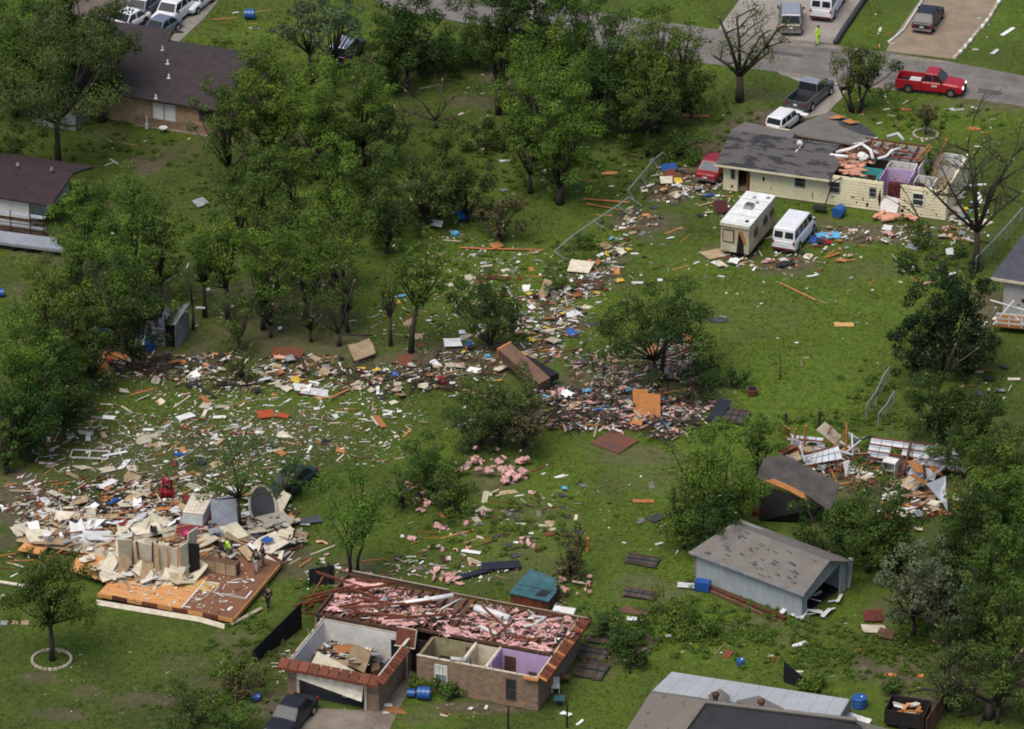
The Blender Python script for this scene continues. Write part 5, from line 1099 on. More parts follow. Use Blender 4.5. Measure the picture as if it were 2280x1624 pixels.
def car(label, cat, pos, heading, Ln, W, Hh, pt, kind='suv', roofm=None, z=0, pitch=0, name='parked_car', rear=True, glass=None, lit=False):
    """x forward. kind sets the side profile"""
    prof = {  # hood height, belt, windshield base, roof front, roof rear, rear glass base (fractions of length from the front), width taper of roof
     'suv':   (.60,.62,.27,.38,.93,.985,.80), 'sedan': (.56,.60,.28,.42,.72,.86,.76), 'van': (.60,.58,.14,.27,.965,.995,.86),
     'pickup':(.60,.62,.27,.38,.56,.60,.80), 'crossover':(.58,.62,.26,.40,.84,.96,.76)}[kind]
    hood, belt, wb, rf, rr, rb, tp = prof
    root = top(name, label, cat, (pos.x, pos.y, z), heading); root.rotation_euler = (0, rad(pitch), rad(heading))
    roofm = roofm or pt; X_ = lambda f: Ln*(.5-f); hw = W/2; zb = .28
    zbelt, zhood = Hh*belt, Hh*hood
    st = [(0,.80,.34,zhood*.74),(.02,.93,.26,zhood*.86),(.08,.985,.24,zhood*.94),(wb*.85,1.0,.24,zhood),(wb+.02,1,.24,zbelt),(.5,1,.24,zbelt),
          (.9,1,.24,zbelt*(1 if kind != 'sedan' else .98)),(.975,.96,.26,zbelt*.97),(1.0,.88,.34,zbelt*.88)]
    if kind == 'pickup': st = st[:5]+[(.60,1,.24,zbelt)]
    mb = MB(); rings = []
    for (f,w,z0,z1) in st:
        h = hw*w; x = X_(f); o = len(mb.v)
        mb.v += [(x,-h*.90,z0),(x,-h,z0+.14),(x,-h,(z0+z1)/2),(x,-h*.97,z1-.10),(x,-h*.86,z1),(x,0,z1+.02),(x,h*.86,z1),(x,h*.97,z1-.10),(x,h,(z0+z1)/2),(x,h,z0+.14),(x,h*.90,z0)]; rings.append(o)
    for i in range(len(rings)-1):
        a, b = rings[i], rings[i+1]
        for k in range(10): mb.f.append((a+k, b+k, b+k+1, a+k+1)); mb.m.append(0)
        mb.f.append((a+10,b+10,b,a)); mb.m.append(0)
    mb.f.append(tuple(rings[0]+k for k in range(11))); mb.m.append(0); mb.f.append(tuple(rings[-1]+k for k in range(10,-1,-1))); mb.m.append(0)
    mb.build('body', pt, root, smooth=False)
    # cabin
    bw, tw = hw*.90, hw*tp; zt = Hh
    cb = [(X_(wb),zbelt-.02),(X_(rb if kind != 'pickup' else .60),zbelt-.02)]; ct = [(X_(rf),zt-.06),(X_(rr if kind != 'pickup' else .565),zt-.06)]
    q = MB(); q.add([(cb[0][0],-bw,cb[0][1]),(cb[1][0],-bw,cb[1][1]),(cb[1][0],bw,cb[1][1]),(cb[0][0],bw,cb[0][1]),(ct[0][0],-tw,ct[0][1]),(ct[1][0],-tw,ct[1][1]),(ct[1][0],tw,ct[1][1]),(ct[0][0],tw,ct[0][1])],
                    [(0,1,5,4),(1,2,6,5),(2,3,7,6),(3,0,4,7),(4,5,6,7)]); q.build('cabin', pt, root)
    q = MB(); q.box(((ct[0][0]+ct[1][0])/2,0,zt-.04), (abs(ct[0][0]-ct[1][0])*1.0, tw*2.0,.07), taper=.93); q.build('roof', roofm, root)
    if kind in ('suv','van'):
        for k in range(5):
            q = MB(); q.box(((ct[0][0]+ct[1][0])/2, (k-2)*tw*.33, zt), (abs(ct[0][0]-ct[1][0])*.85,.05,.02)); q.build('roof_rib', roofm, root)
    def pane(nm, A4, ins, off, m_=None):
        m_ = m_ or glass or GLASS
        A4 = [Vector(p) for p in A4]; c = sum(A4, Vector())/4; n = (A4[1]-A4[0]).cross(A4[3]-A4[0]).normalized()
        if n.dot(c-Vector((0,0,zbelt))) < 0: n = -n
        pts = [c+(p-c)*ins+n*off for p in A4]; qq = MB(); k = len(qq.v)
        qq.v += [tuple(p) for p in pts]+[tuple(p-n*.02) for p in pts]; qq.f += [(0,1,2,3),(7,6,5,4),(0,4,5,1),(1,5,6,2),(2,6,7,3),(3,7,4,0)]; qq.m += [0]*6
        return qq.build(nm, m_, root)
    pane('windshield', [(cb[0][0],-bw,zbelt),(cb[0][0],bw,zbelt),(ct[0][0],tw,zt-.06),(ct[0][0],-tw,zt-.06)], .90, .012)
    if kind == 'van' and rear:
        for s_ in (-1,1): pane('rear_window', [(cb[1][0],s_*.04,zbelt+.1),(cb[1][0],s_*bw*.92,zbelt+.1),(ct[1][0],s_*tw*.92,zt-.16),(ct[1][0],s_*.04,zt-.16)], .88, .012)
    else: pane('rear_window', [(cb[1][0],-bw,zbelt),(cb[1][0],bw,zbelt),(ct[1][0],tw,zt-.06),(ct[1][0],-tw,zt-.06)], .86, .012)
    nwin = {'suv':3,'sedan':2,'van':4,'pickup':2,'crossover':3}[kind]
    for s_ in (-1,1):
        for k in range(nwin):
            f0, f1 = k/nwin, (k+1)/nwin; l = lambda a, b, t: a+(b-a)*t
            pane('side_window', [(l(cb[0][0],cb[1][0],f0),s_*bw,zbelt),(l(cb[0][0],cb[1][0],f1),s_*bw,zbelt),(l(ct[0][0],ct[1][0],f1),s_*tw,zt-.06),(l(ct[0][0],ct[1][0],f0),s_*tw,zt-.06)], .84, .012)
    if kind == 'pickup':
        x0, x1 = X_(.605), X_(.99); zr = zbelt-.02
        q = MB(); q.b(x1,x0,-hw*.92,hw*.92,.45,.62); q.build('bed_floor', BLACK, root)
        for s_ in (-1,1):
            q = MB(); q.b(x1,x0,min(s_*hw,s_*hw*.88),max(s_*hw,s_*hw*.88),.34,zr); q.build('bed_side', pt, root)
        q = MB(); q.b(x1-.05,x1+.03,-hw*.96,hw*.96,.36,zr-.01); q.build('tailgate', pt, root)
    wr = .36 if Hh > 1.55 else .31
    for fx in (.17,.80):
        for s_ in (-1,1):
            q = MB(); q.cyl((0,0,0), wr*1.14, .03, 'y', 18); q.build('wheel_arch', BLACK, root, loc=(X_(fx), s_*(hw-.002), wr+.03))
            q = MB(); q.cyl((0,0,0), wr, .2, 'y', 18); w_ = q.build('wheel', BLACK, root, loc=(X_(fx), s_*(hw-.06), wr), smooth=False)
            q = MB(); q.cyl((0,0,0), wr*.6, .02, 'y', 14); q.build('rim', CHROME, w_, loc=(0, s_*.106, 0))
    for s_ in (-1,1):
        q = MB(); q.box((X_(.004), s_*hw*.62, zhood*.72),(.06,.34,.15)); q.build('headlight', HEADON if lit else LAMPW, root)
        q = MB(); q.box((X_(.998), s_*hw*.84, zbelt*.80),(.05,.16,.26)); q.build('tail_light', LAMPR, root)
        q = MB(); q.box((X_(wb+.05), s_*(hw+.09), zbelt+.08),(.12,.18,.14)); q.build('side_mirror', BLACK, root)
    q = MB(); q.box((X_(.0)+.0,0,.42),(.12,W*.86,.18)); q.build('front_bumper', BLACK if pt is not PW else GREY, root)
    q = MB(); q.box((X_(1.0)-.03,0,.44),(.12,W*.9,.16)); q.build('rear_bumper', CHROME if kind != 'van' else mat('dark_red_bumper',(.08,.02,.02),.6), root)
    q = MB(); q.box((X_(1.0)-.02,0,zbelt*.68),(.02,.34,.15)); q.build('number_plate', WHITE, root)
    q = MB(); q.box((X_(-.0)+.02,0,zhood*.70),(.03,W*.44,.14)); q.build('grille', BLACK, root)
    return root
r_ = car('red pickup truck driving on the street with headlights on', 'pickup truck', P(2072,202), -15.5, 5.5, 1.9, 1.8, PR, 'pickup', name='pickup_truck', lit=True)
q = MB(); q.box((-1.3,.25,.72),(.9,.8,.14)); tag(q.build('bed_load', WHITE, loc=r_.location, rot=(0,0,rad(-15.5))), 'white load in the bed of the red pickup', 'load')
q = MB(); q.box((.45,-.985,.85),(.45,.02,.18)); q.build('door_emblem', CREAM, r_)
car('taupe station wagon type SUV parked on the concrete drive, seen from behind', 'car', P(1760,56), 87, 4.9, 1.95, 1.8, PB, 'suv', name='parked_car', roofm=PS)
car('white van with two rear windows parked on the concrete drive', 'van', P(1843,22), 74, 5.6, 2.0, 2.1, PW, 'van', name='parked_van')
car('black crossover parked on the gravel drive', 'car', P(2066,54), 72, 4.6, 1.85, 1.55, PN, 'crossover')
car('graphite pickup truck parked by the cream house with its bed to the house', 'pickup truck', P(1803,226), 62, 5.6, 2.0, 1.85, PG, 'pickup', roofm=PS, name='pickup_truck')
car('white vehicle with dark roof slot parked between the cream house and the graphite pickup', 'car', P(1746,282), 60, 4.0, 1.6, 1.45, PW, 'suv')
q = MB(); q.box((0,0,0),(2.0,.45,.08)); tag(q.build('white_tailgate', WHITE, loc=P(1772,252,.9), rot=(0,0,rad(-22))), 'white board across the rear of the graphite pickup', 'board')
car('red car squeezed at the left wall of the cream house', 'car', P(1592,386), 68, 4.6, 1.8, 1.5, paint('dark_red_paint',(.24,.012,.02)), 'sedan', glass=mat('blue_grey_glass',(.12,.14,.16),.5))  # blue-grey glass, lighter than on the other cars
car('crushed maroon minivan with dusty roof standing in the wreckage', 'car', P(437,1182), 258, 4.7, 1.9, 1.75, PM, 'suv', roofm=CREAM, pitch=3, glass=mat('grey_green_glass',(.30,.34,.31),.5))  # pale grey-green glass on this car
car('dark green car under the stripped tree above the wreckage', 'car', P(648,1090), 242, 4.7, 1.8, 1.45, PK, 'sedan')
car('black car with dusty hood at the bottom edge by the garage door', 'car', P(648,1610), 247, 4.7, 1.8, 1.45, PN, 'sedan', name='parked_car')
car('black wagon half hidden under the trees in the upper middle', 'car', P(772,128), 70, 4.6, 1.85, 1.7, PN, 'suv', roofm=PS)
car('dark SUV with silver hood at the top left among the parked cars', 'car', P(316,36), 246, 4.8, 1.9, 1.75, PSI, 'suv', roofm=PW)
car('white SUV with a dark hood stripe at the top left among the parked cars', 'car', P(384,44), 246, 4.8, 1.9, 1.8, PW, 'suv')
car('white sedan at the top edge beside the white SUV', 'car', P(438,14), 246, 4.6, 1.8, 1.45, PW, 'sedan')
car('low white sedan nearest the brown carport roof', 'car', P(284,60), 235, 4.4, 1.8, 1.4, PW, 'sedan')
car('blue grey sedan half hidden behind the brown carport roof', 'car', P(356,76), 240, 4.4, 1.8, 1.4, PSI, 'sedan')
car('white van with dark side windows standing askew on the lawn by the camper', 'van', P(1768,536), 68, 5.1, 1.95, 2.05, PW, 'van', name='parked_van')
# camper
RVc = top('camper_trailer', 'dirty white camper with torn open rear and a roof air conditioner', 'camper', P(1664,541,0), 68)
CAMP = mat('camper_cream', (.50,.44,.31), .6, col2=(.32,.26,.16), nscale=.9)
mb = MB(); mb.b(-2.9,2.9,-1.12,1.12,.5,2.75); mb.build('body', CAMP, RVc)
mb = MB(); mb.b(-3.0,2.95,-1.17,1.17,2.752,2.86); mb.build('roof', WHITE, RVc)
for (z_,m_) in [(1.2,TAN),(2.3,GREY)]:
    q = MB(); q.b(-2.9,2.9,-1.16,-1.12,z_,z_+.05); q.build('side_trim', m_, RVc)
for a in (-1.9,.2,1.7):
    q = MB(); q.b(a,a+.8,-1.225,-1.19,1.55,2.1); q.build('side_window', WGLASS, RVc)
for k in range(4):
    q = MB(); q.b(-2.8+k*1.45,-2.77+k*1.45,-1.1,1.1,2.862,2.875); q.build('roof_seam', GREY, RVc)
mb = MB(); mb.b(-3.02,-2.96,-1.17,1.17,2.6,2.85); mb.build('rear_trim', CREAM, RVc)
for k in range(14):
    q = MB(); y = -1.125; a = -2.8+k*.4; q.slab([(a,y,.62+.25*RND.random()),(a+.36,y-RND.uniform(.0,.08),.55),(a+.36,y-RND.uniform(.0,.05),2.6),(a,y,2.6)],.02); q.build('side_panel', CAMP, RVc)
mb = MB(); mb.box((.2,0,3.0),(.85,.7,.28),taper=.8); ac = mb.build('air_conditioner', GREY, RVc)
for k in range(3):
    q = MB(); q.box((.0+k*.2,0,3.15),(.08,.55,.03)); q.build('grille_bar', BLACK, ac)
for (a,b_) in [(2.0,.2),(1.2,-.3),(-2.2,-.7),(2.3,-.8)]:
    q = MB(); q.box((a,b_,2.89),(.3,.25,.06)); q.build('roof_hatch', GREY if a > 0 else BLACK, RVc)
mb = MB(); mb.b(-2.97,-2.905,.05,.95,1.3,2.3); mb.build('window_frame', BLACK, RVc); mb = MB(); mb.b(-2.985,-2.97,.12,.88,1.37,2.23); mb.build('window', CAMP, RVc)
mb = MB(); mb.slab([(-2.91,-.15,.5),(-2.91,-.75,.5),(-2.91,-.65,2.2),(-2.91,-.3,2.25)],.03); mb.v = [(x-.03,y,z) for x,y,z in mb.v]; mb.build('torn_opening', VOID, RVc)
mb = MB(); mb.slab([(-2.97,-.72,1.4),(-2.97,-.95,1.3),(-2.97,-.62,2.3),(-2.97,-.3,2.35)],.02); mb.build('torn_edge', ORANGE, RVc)
for s_ in (-1,1):
    for a in (-.9,0):
        q = MB(); q.cyl((0,0,0),.34,.2,'y'); q.build('wheel', BLACK, RVc, loc=(a,s_*.98,.34))
q = MB(); q.b(-2.6,2.6,-.9,.9,.3,.49); q.build('chassis', BLACK, RVc)
tag(panel(1.7,1.4,.08,.15,31).build('fallen_camper_floor', TAN, loc=P(1590,565,.1), rot=(0,rad(5),rad(30))), 'brown panel on the ground at the torn end of the camper', 'panel')

# ------------------------------------------------------------------ people
def skinned(name, pts, edges, rads, m, parent, sub=1):
    me = bpy.data.meshes.new(name); me.from_pydata(pts, edges, []); me.update(); me.materials.append(m)
    o = bpy.data.objects.new(name, me); COL.objects.link(o); o.parent = parent
    o.modifiers.new('skin', 'SKIN'); s_ = o.modifiers.new('sub', 'SUBSURF'); s_.levels = sub; s_.render_levels = sub
    sv = me.skin_vertices[0].data
    for i, r in enumerate(rads): sv[i].radius = (r, r*.85 if r > .1 else r)
    sv[0].use_root = True; return o
SKIN = mat('skin', (.34,.20,.14), .7); HAIR = mat('dark_hair', (.02,.015,.012), .8); NAVY = mat('navy_uniform', (.012,.014,.024), .85); JEANS = mat('pale_trousers', (.42,.42,.44), .9)
HIVIS = mat('hi_vis_yellow', (.50,.85,.05), .8); KHAKI = mat('grey_trousers', (.15,.15,.14), .9)
def person(label, pos, heading, shirt, trousers, stride=.25, bend=0, coat=False, z=0, hat=None):
    root = top('person', label, 'person', (pos.x,pos.y,z), heading)
    b = bend; hip = (0,0,.93); ch = (.18*b*2.2,0,1.32-.25*b); nk = (.30*b*2,0,1.50-.42*b); hd = (.36*b*2+.02,0,1.66-.5*b)
    L = lambda s_: [(stride*s_*.0,s_*.10,.88),(stride*s_*.5+.04,s_*.10,.48),(stride*s_-.02,s_*.10,.09),(stride*s_+.13,s_*.11,.04)]
    A = lambda s_: [(ch[0]+.02,s_*.19,ch[2]+.12),(ch[0]-stride*s_*.3+.02,s_*.27,ch[2]-.14),(ch[0]+.12-stride*s_*.6+b*.1,s_*.27,ch[2]-.36)]
    pts = [hip,ch,nk,hd]; ed = [(0,1),(1,2),(2,3)]; rd = [.145,.15,.06,.10]
    for s_ in (-1,1):
        l = L(s_); o = len(pts); pts += l; ed += [(0,o),(o,o+1),(o+1,o+2),(o+2,o+3)]; rd += [.10,.065,.045,.04]
        a = A(s_); o = len(pts); pts += a; ed += [(1,o),(o,o+1),(o+1,o+2)]; rd += [.065,.045,.032]
        w = Vector(a[2])
        for k in range(5):
            f1 = w+Vector((.03+.005*k,(k-2)*.016*1.0,-.07 if k else -.03)); f2 = f1+Vector((.02,(k-2)*.004,-.07 if k not in (0,4) else -.045)); o2 = len(pts)
            pts += [tuple(f1),tuple(f2)]; ed += [(o+2,o2),(o2,o2+1)]; rd += [.012,.009]
    skinned('body', pts, ed, rd, SKIN, root)
    tp = [hip,ch,(nk[0],0,nk[2]-.06)]; te = [(0,1),(1,2)]; tr_ = [.165,.175,.08]
    for s_ in (-1,1):
        a = A(s_); o = len(tp); tp += a; te += [(1,o),(o,o+1),(o+1,o+2)]; tr_ += [.08,.062,.05]
    if coat:
        for s_ in (-1,1):
            o = len(tp); tp += [(.02,s_*.09,.55)]; te += [(0,o)]; tr_ += [.13]
    skinned('jacket' if coat else 'shirt', tp, te, tr_, shirt, root)
    tp = [(0,0,.95)]; te = []; tr_ = [.155]
    for s_ in (-1,1):
        l = L(s_); o = len(tp); tp += l[:3]; te += [(0,o),(o,o+1),(o+1,o+2)]; tr_ += [.115,.082,.065]
    skinned('trousers', tp, te, tr_, trousers, root)
    q = MB(); q.blob((hd[0]-.02,0,hd[2]+.05),(.115,.105,.09),seg=10,rings=6,jit=.03); q.build('hat' if hat else 'hair', hat or HAIR, root, smooth=True)
    for s_ in (-1,1):
        q = MB(); q.blob((stride*s_+.07,s_*.11,.05),(.14,.055,.05),jit=.03); q.build('shoe', BLACK, root, smooth=True)
        q = MB(); q.blob((hd[0]+.095,s_*.035,hd[2]),(.012,.014,.01),jit=0); q.build('eye', BLACK, root)
    q = MB(); q.blob((hd[0]+.115,0,hd[2]-.02),(.02,.014,.025),jit=0); q.build('nose', SKIN, root)
    return root
person('person in a long hi-vis yellow coat standing at the end of the concrete drive', P(1821,101), 200, HIVIS, HIVIS, .08, coat=True)
person('person in dark police uniform walking beside the bare floor', P(597,1356), 250, NAVY, NAVY, .22)
person('person in dark top and pale trousers at the back right of the bare floor', P(571,1275,.55), 230, NAVY, JEANS, .1, z=.55)
person('second person in a dark jacket behind the one in pale trousers', P(586,1262,.55), 200, NAVY, KHAKI, .1, z=.55)
person('person in a hi-vis yellow vest bending over rubble behind the bare floor', P(514,1248,.6), 160, HIVIS, KHAKI, .15, bend=.7, z=.6, hat=WHITE)
person('person in a dark jacket bending left of the hi-vis vest in the rubble', P(488,1254,.6), 20, NAVY, KHAKI, .12, bend=.5, z=.6)
person('person in a red top far back among the wreckage boards', P(372,1106,.2), 240, mat('red_shirt',(.35,.01,.02),.8), NAVY, .1, z=.2)

# ------------------------------------------------------------------ fences, drums, single things
def barrel(label, x, y, r=.42, h=.85, lying=True, m=BLUE, rz=0, z=None, cat='drum', name='plastic_drum'):
    root = top(name, label, cat, P(x,y,0)+Vector((0,0,(r if lying else 0) if z is None else z)), rz)
    q = MB(); ax = 'x' if lying else 'z'; n = 18
    pr = [(0,.9),(.04,1),(.3,1),(.33,.96),(.36,1),(.64,1),(.67,.96),(.70,1),(.96,1),(1,.9)]
    pts = [((p-.5)*h,0,0) if lying else (0,0,p*h) for p,_ in pr]; q.tube(pts, [r*b for _,b in pr], n); q.build('drum_body', m, root, smooth=False)
    q = MB(); c = ((h/2+.01),.15*r,.2*r) if lying else (0.3*r,0,h+.02); q.cyl(c,.06,.04,'x' if lying else 'z'); q.build('bung', WHITE, root)
    return root
barrel('blue drum lying on the far lawn at the top left', 556, 42, rz=-5); barrel('blue drum at the right end of the middle wood', 1027, 491, rz=20)
barrel('blue drum before the cream siding wall', 1868, 482, rz=60, r=.45); barrel('larger blue drum before the brick front wall', 944, 1556, rz=-8)
barrel('smaller blue tub beside the larger drum at the brick front wall', 916, 1552, r=.28, h=.5, rz=-8)
barrel('dark blue drum beside the light grey metal patio roof', 1913, 1573, lying=False, r=.48, h=.7)
barrel('blue drum in front of the metal shed', 333, 778, lying=False, r=.36, h=.7); barrel('blue tub left of the metal shed among the trees', 234, 745, r=.34, h=.7, rz=30)
barrel('small blue bucket on the lower right lawn', 1649, 1481, r=.26, h=.42, lying=False); barrel('blue tub under the brown bush by the black screen', 570, 1560, r=.25, h=.5)
barrel('light blue basin near the blue drum at the middle wood', 1013, 522, r=.33, h=.2, lying=False, m=LBLUE); barrel('blue drum at the left picture edge', 1, 660, r=.3, h=.6)
bn = top('wheelie_bin', 'blue bin lying open beside the corner of the grey garage', 'bin', P(1565,1303,.35), 160)
for (c,s_) in [((0,0,-.3),(1.0,.6,.05)),((0,-.3,0),(1.0,.05,.6)),((0,.3,0),(1.0,.05,.6)),((0,0,.3),(1.0,.6,.05)),((-.48,0,0),(.05,.6,.6))]:
    q = MB(); q.box(c,s_); q.build('bin_wall', BLUE, bn)
q = MB(); q.b(-.42,.44,-.27,.27,-.26,.26); q.build('bin_inside', VOID, bn)
# chain link fences
def chain(label, pts, h, slant=0):
    root = top('chain_link_fence', label, 'fence', P(*pts[0])); o0 = root.location
    w = [P(*p)-o0 for p in pts]
    for i, p in enumerate(w):
        q = MB(); q.tube([p, p+Vector((slant,0,h))], .04, 6); q.build('fence_post', STEEL, root)
        if i < len(w)-1:
            q = MB(); q.tube([p+Vector((slant,0,h)), w[i+1]+Vector((slant,0,h))], .045, 6); q.build('top_rail', STEEL, root)
    q = MB()
    for i in range(len(w)-1):
        a, b = w[i], w[i+1]; n = max(2, int((b-a).length/.22)); d = (b-a)/n; up = Vector((slant,0,h))
        for k in range(-4, n):
            for sgn in (1,-1):
                m_ = h/.22; 
                p0 = a+d*k; p1 = a+d*(k+m_)
                t0 = max(0,-k/m_); t1 = min(1,(n-k)/m_)
                if t1 <= t0: continue
                za, zb = (t0, t1) if sgn > 0 else (1-t0, 1-t1)
                q.tube([p0.lerp(p1,t0)+up*za, p0.lerp(p1,t1)+up*zb], .0045, 3, cap=False)
    q.build('wire_mesh', WIRE, root, kind='stuff')
chain('chain link fence running from the leaning pale panel up to the scrap heap', [(1262,580),(1302,545),(1350,512),(1402,478),(1428,458)], .75, -.95)
chain('bent end of the chain link fence by the blue scrap heap', [(1412,445),(1440,412),(1468,378),(1490,360)], .8, -.5)
chain('chain link fence below the cone shaped tree, on the right lawn edge', [(1928,935),(1950,905),(1966,870),(1980,850)], 1.2)
chain('chain link fence between the stripped tree and the right edge house', [(2172,606),(2208,570),(2240,535),(2275,495)], 1.2)
chain('sagging chain link fence left of the wrecked barn trees', [(1955,950),(1975,925),(1990,900)], 1.0)
def screen(label, pts, h0, h1, m=UNDER, name='privacy_screen', th=.06, posts=True, cat='fence'):
    a, b = P(*pts[0]), P(*pts[1]); root = top(name, label, cat, a); n = 7
    for k in range(n):
        p, q_ = (b-a)*(k/n), (b-a)*((k+.97)/n); z0 = h0+(h1-h0)*k/n; z1 = h0+(h1-h0)*(k+1)/n
        q = MB(); q.slab([p+Vector((0,0,.03)), q_+Vector((0,0,.03)), q_+Vector((0,.0,z1)), p+Vector((0,0,z0))], th); q.build('screen_panel', m, root)
        if posts: q = MB(); q.tube([p+Vector((0,.08,0)), p+Vector((0,.08,z0))], .05, 5); q.build('fence_post', BLACK, root)
    return root
SCR = mat('black_screen', (.012,.012,.015), .9)
screen('tall black screen fence leaning between the lawn and the roofless brick house', [(562,1482),(673,1400)], 1.0, 1.95, SCR)
screen('black triangular screen behind the light grey metal patio roof', [(1746,1520),(1825,1545)], 1.5, .15, SCR)
screen('red brown board fence in the bottom right corner', [(2062,1650),(2130,1545)], 1.6, 1.6, BROWN, name='board_fence', posts=False)
screen('red brown board fence glimpsed through the bottom right trees', [(2160,1500),(2225,1400)], 1.6, 1.6, REDWOOD, name='board_fence', posts=False)
screen('dark board fence behind the left corner of the brick house', [(690,1310),(745,1300)], 1.4, 1.4, DARK, name='board_fence')
# ring and stepping stones, edging
for (cx, cy, R0, n, lab, g) in [(115,1470,1.25,24,'pale stone in the ring round the young front lawn tree','stones of the front lawn tree ring'),(2061,300,.95,16,'pale stone in the ring round the staked sapling','stones of the sapling ring')]:
    c = P(cx,cy)
    for k in range(n):
        a = 2*math.pi*k/n; q = MB(); q.box((0,0,.06),(2*math.pi*R0/n*.86,.17,.13),taper=.88); tag(q.build('ring_stone', STONE, loc=(c.x+R0*math.cos(a),c.y+R0*math.sin(a),0), rot=(0,0,a+math.pi/2+RND.uniform(-.12,.12))), lab, 'stone', g)
for k,(x,m_) in enumerate([(10,GREY),(32,TAN),(56,TAN)]):
    q = MB(); q.box((0,0,.05),(.5,.5,.1)); tag(q.build('paving_slab', m_, loc=P(x,1389,0)), ['grey first','tan second','tan third'][k]+' stepping stone from the left edge by the ringed tree', 'paving slab')
# hot tub
ht = top('hot_tub', 'hot tub with broken teal lid and brown skirt behind the brick house', 'hot tub', P(1192,1338,0), -22)
for k in range(12):
    for (s_, ax) in ((-1,0),(1,0)):
        q = MB(); q.b(-1.3+k*.217,-1.3+k*.217+.2,-1.1 if s_ < 0 else 1.05,-1.05 if s_ < 0 else 1.1,0,.85); q.build('skirt_board', REDWOOD, ht)
for k in range(10):
    q = MB(); q.b(1.3,1.35,-1.1+k*.22,-1.1+k*.22+.2,0,.85); q.build('skirt_board', BROWN, ht)
q = MB(); q.b(-1.25,1.25,-1.0,1.0,.5,.8); q.build('tub_shell', BLACK, ht)
q = MB(); q.slab([(-1.4,-1.2,.95),(1.4,-1.2,.88),(1.45,.1,.95),(-1.35,-.1,1.0)],.09); q.build('lid_half', TEAL, ht)
q = MB(); q.slab([(-1.3,-.05,1.02),(1.45,.12,.98),(1.0,1.2,1.25),(-.9,1.4,1.5)],.09); q.build('lid_half', TEAL, ht)
q = MB(); q.slab([(.3,-.9,.96),(1.0,-.8,.94),(1.1,-.1,1.0),(.5,-.1,1.02)],.05); q.build('lid_tear', DARK, ht)
# trailer heaped with boards, bottom right
tb = top('utility_trailer', 'dark high sided trailer heaped with orange boards at the bottom right', 'trailer', P(2020,1610,0), -17)
for (c,s_) in [((0,-.95,.8),(2.5,.08,1.0)),((0,.95,.8),(2.5,.08,1.0)),((-1.25,0,.8),(.08,1.9,1.0)),((1.25,0,.8),(.08,1.9,1.0)),((0,0,.35),(2.4,1.8,.1))]:
    q = MB(); q.box(c,s_); q.build('side_board', mat('trailer_black',(.022,.018,.018),.7), tb)
for s_ in (-1,1):
    q = MB(); q.cyl((0,s_*1.05,.3),.3,.15,'y'); q.build('wheel', BLACK, tb)
for i in range(12):
    r = random.Random(i+5); own('trailer_load','board or scrap heaped in the dark high sided trailer','board',panel(r.uniform(.5,1.3),r.uniform(.12,.35),.04,.15,i+300),[ORANGE,ORANGE,TAN,WHITE,CREAM][i%5],tb,(r.uniform(-.8,.8),r.uniform(-.6,.6),.9+i*.03),r.uniform(0,180),rot=(r.uniform(-12,12),r.uniform(-12,12),0),group='boards heaped in the dark trailer')
# the long brown box and other big single pieces
bx = top('tipped_locker', 'long brown box on its side with an orange end in the middle of the debris', 'box', P(1170,832,.5), -52)
q = MB(); q.b(-2.3,2.3,-.6,.5,.15,1.0); q.build('box_body', mat('box_brown',(.16,.095,.06),.8,col2=(.11,.06,.04)), bx, rot=(rad(12),rad(12),0)); q = MB(); q.b(-2.45,-2.31,-.65,.55,.1,1.05); q.build('box_end', ORANGE, bx, rot=(rad(12),rad(12),0))
q = MB(); q.b(-1.5,2.2,.5,1.3,.05,.5); q.build('box_side', DARK, bx)
pot = top('plant_pot', 'round clay pot on the lawn above the black tarp', 'pot', P(1675,880,0)); q = MB(); q.tube([(0,0,0),(0,0,.45),(0,0,.5)],[.28,.4,.42],16); q.cyl((0,0,.505),.32,.02,m=0); q.build('pot_body', mat('clay',(.20,.07,.05),.8), pot); q = MB(); q.cyl((0,0,.52),.33,.02); q.build('soil', VOID, pot)

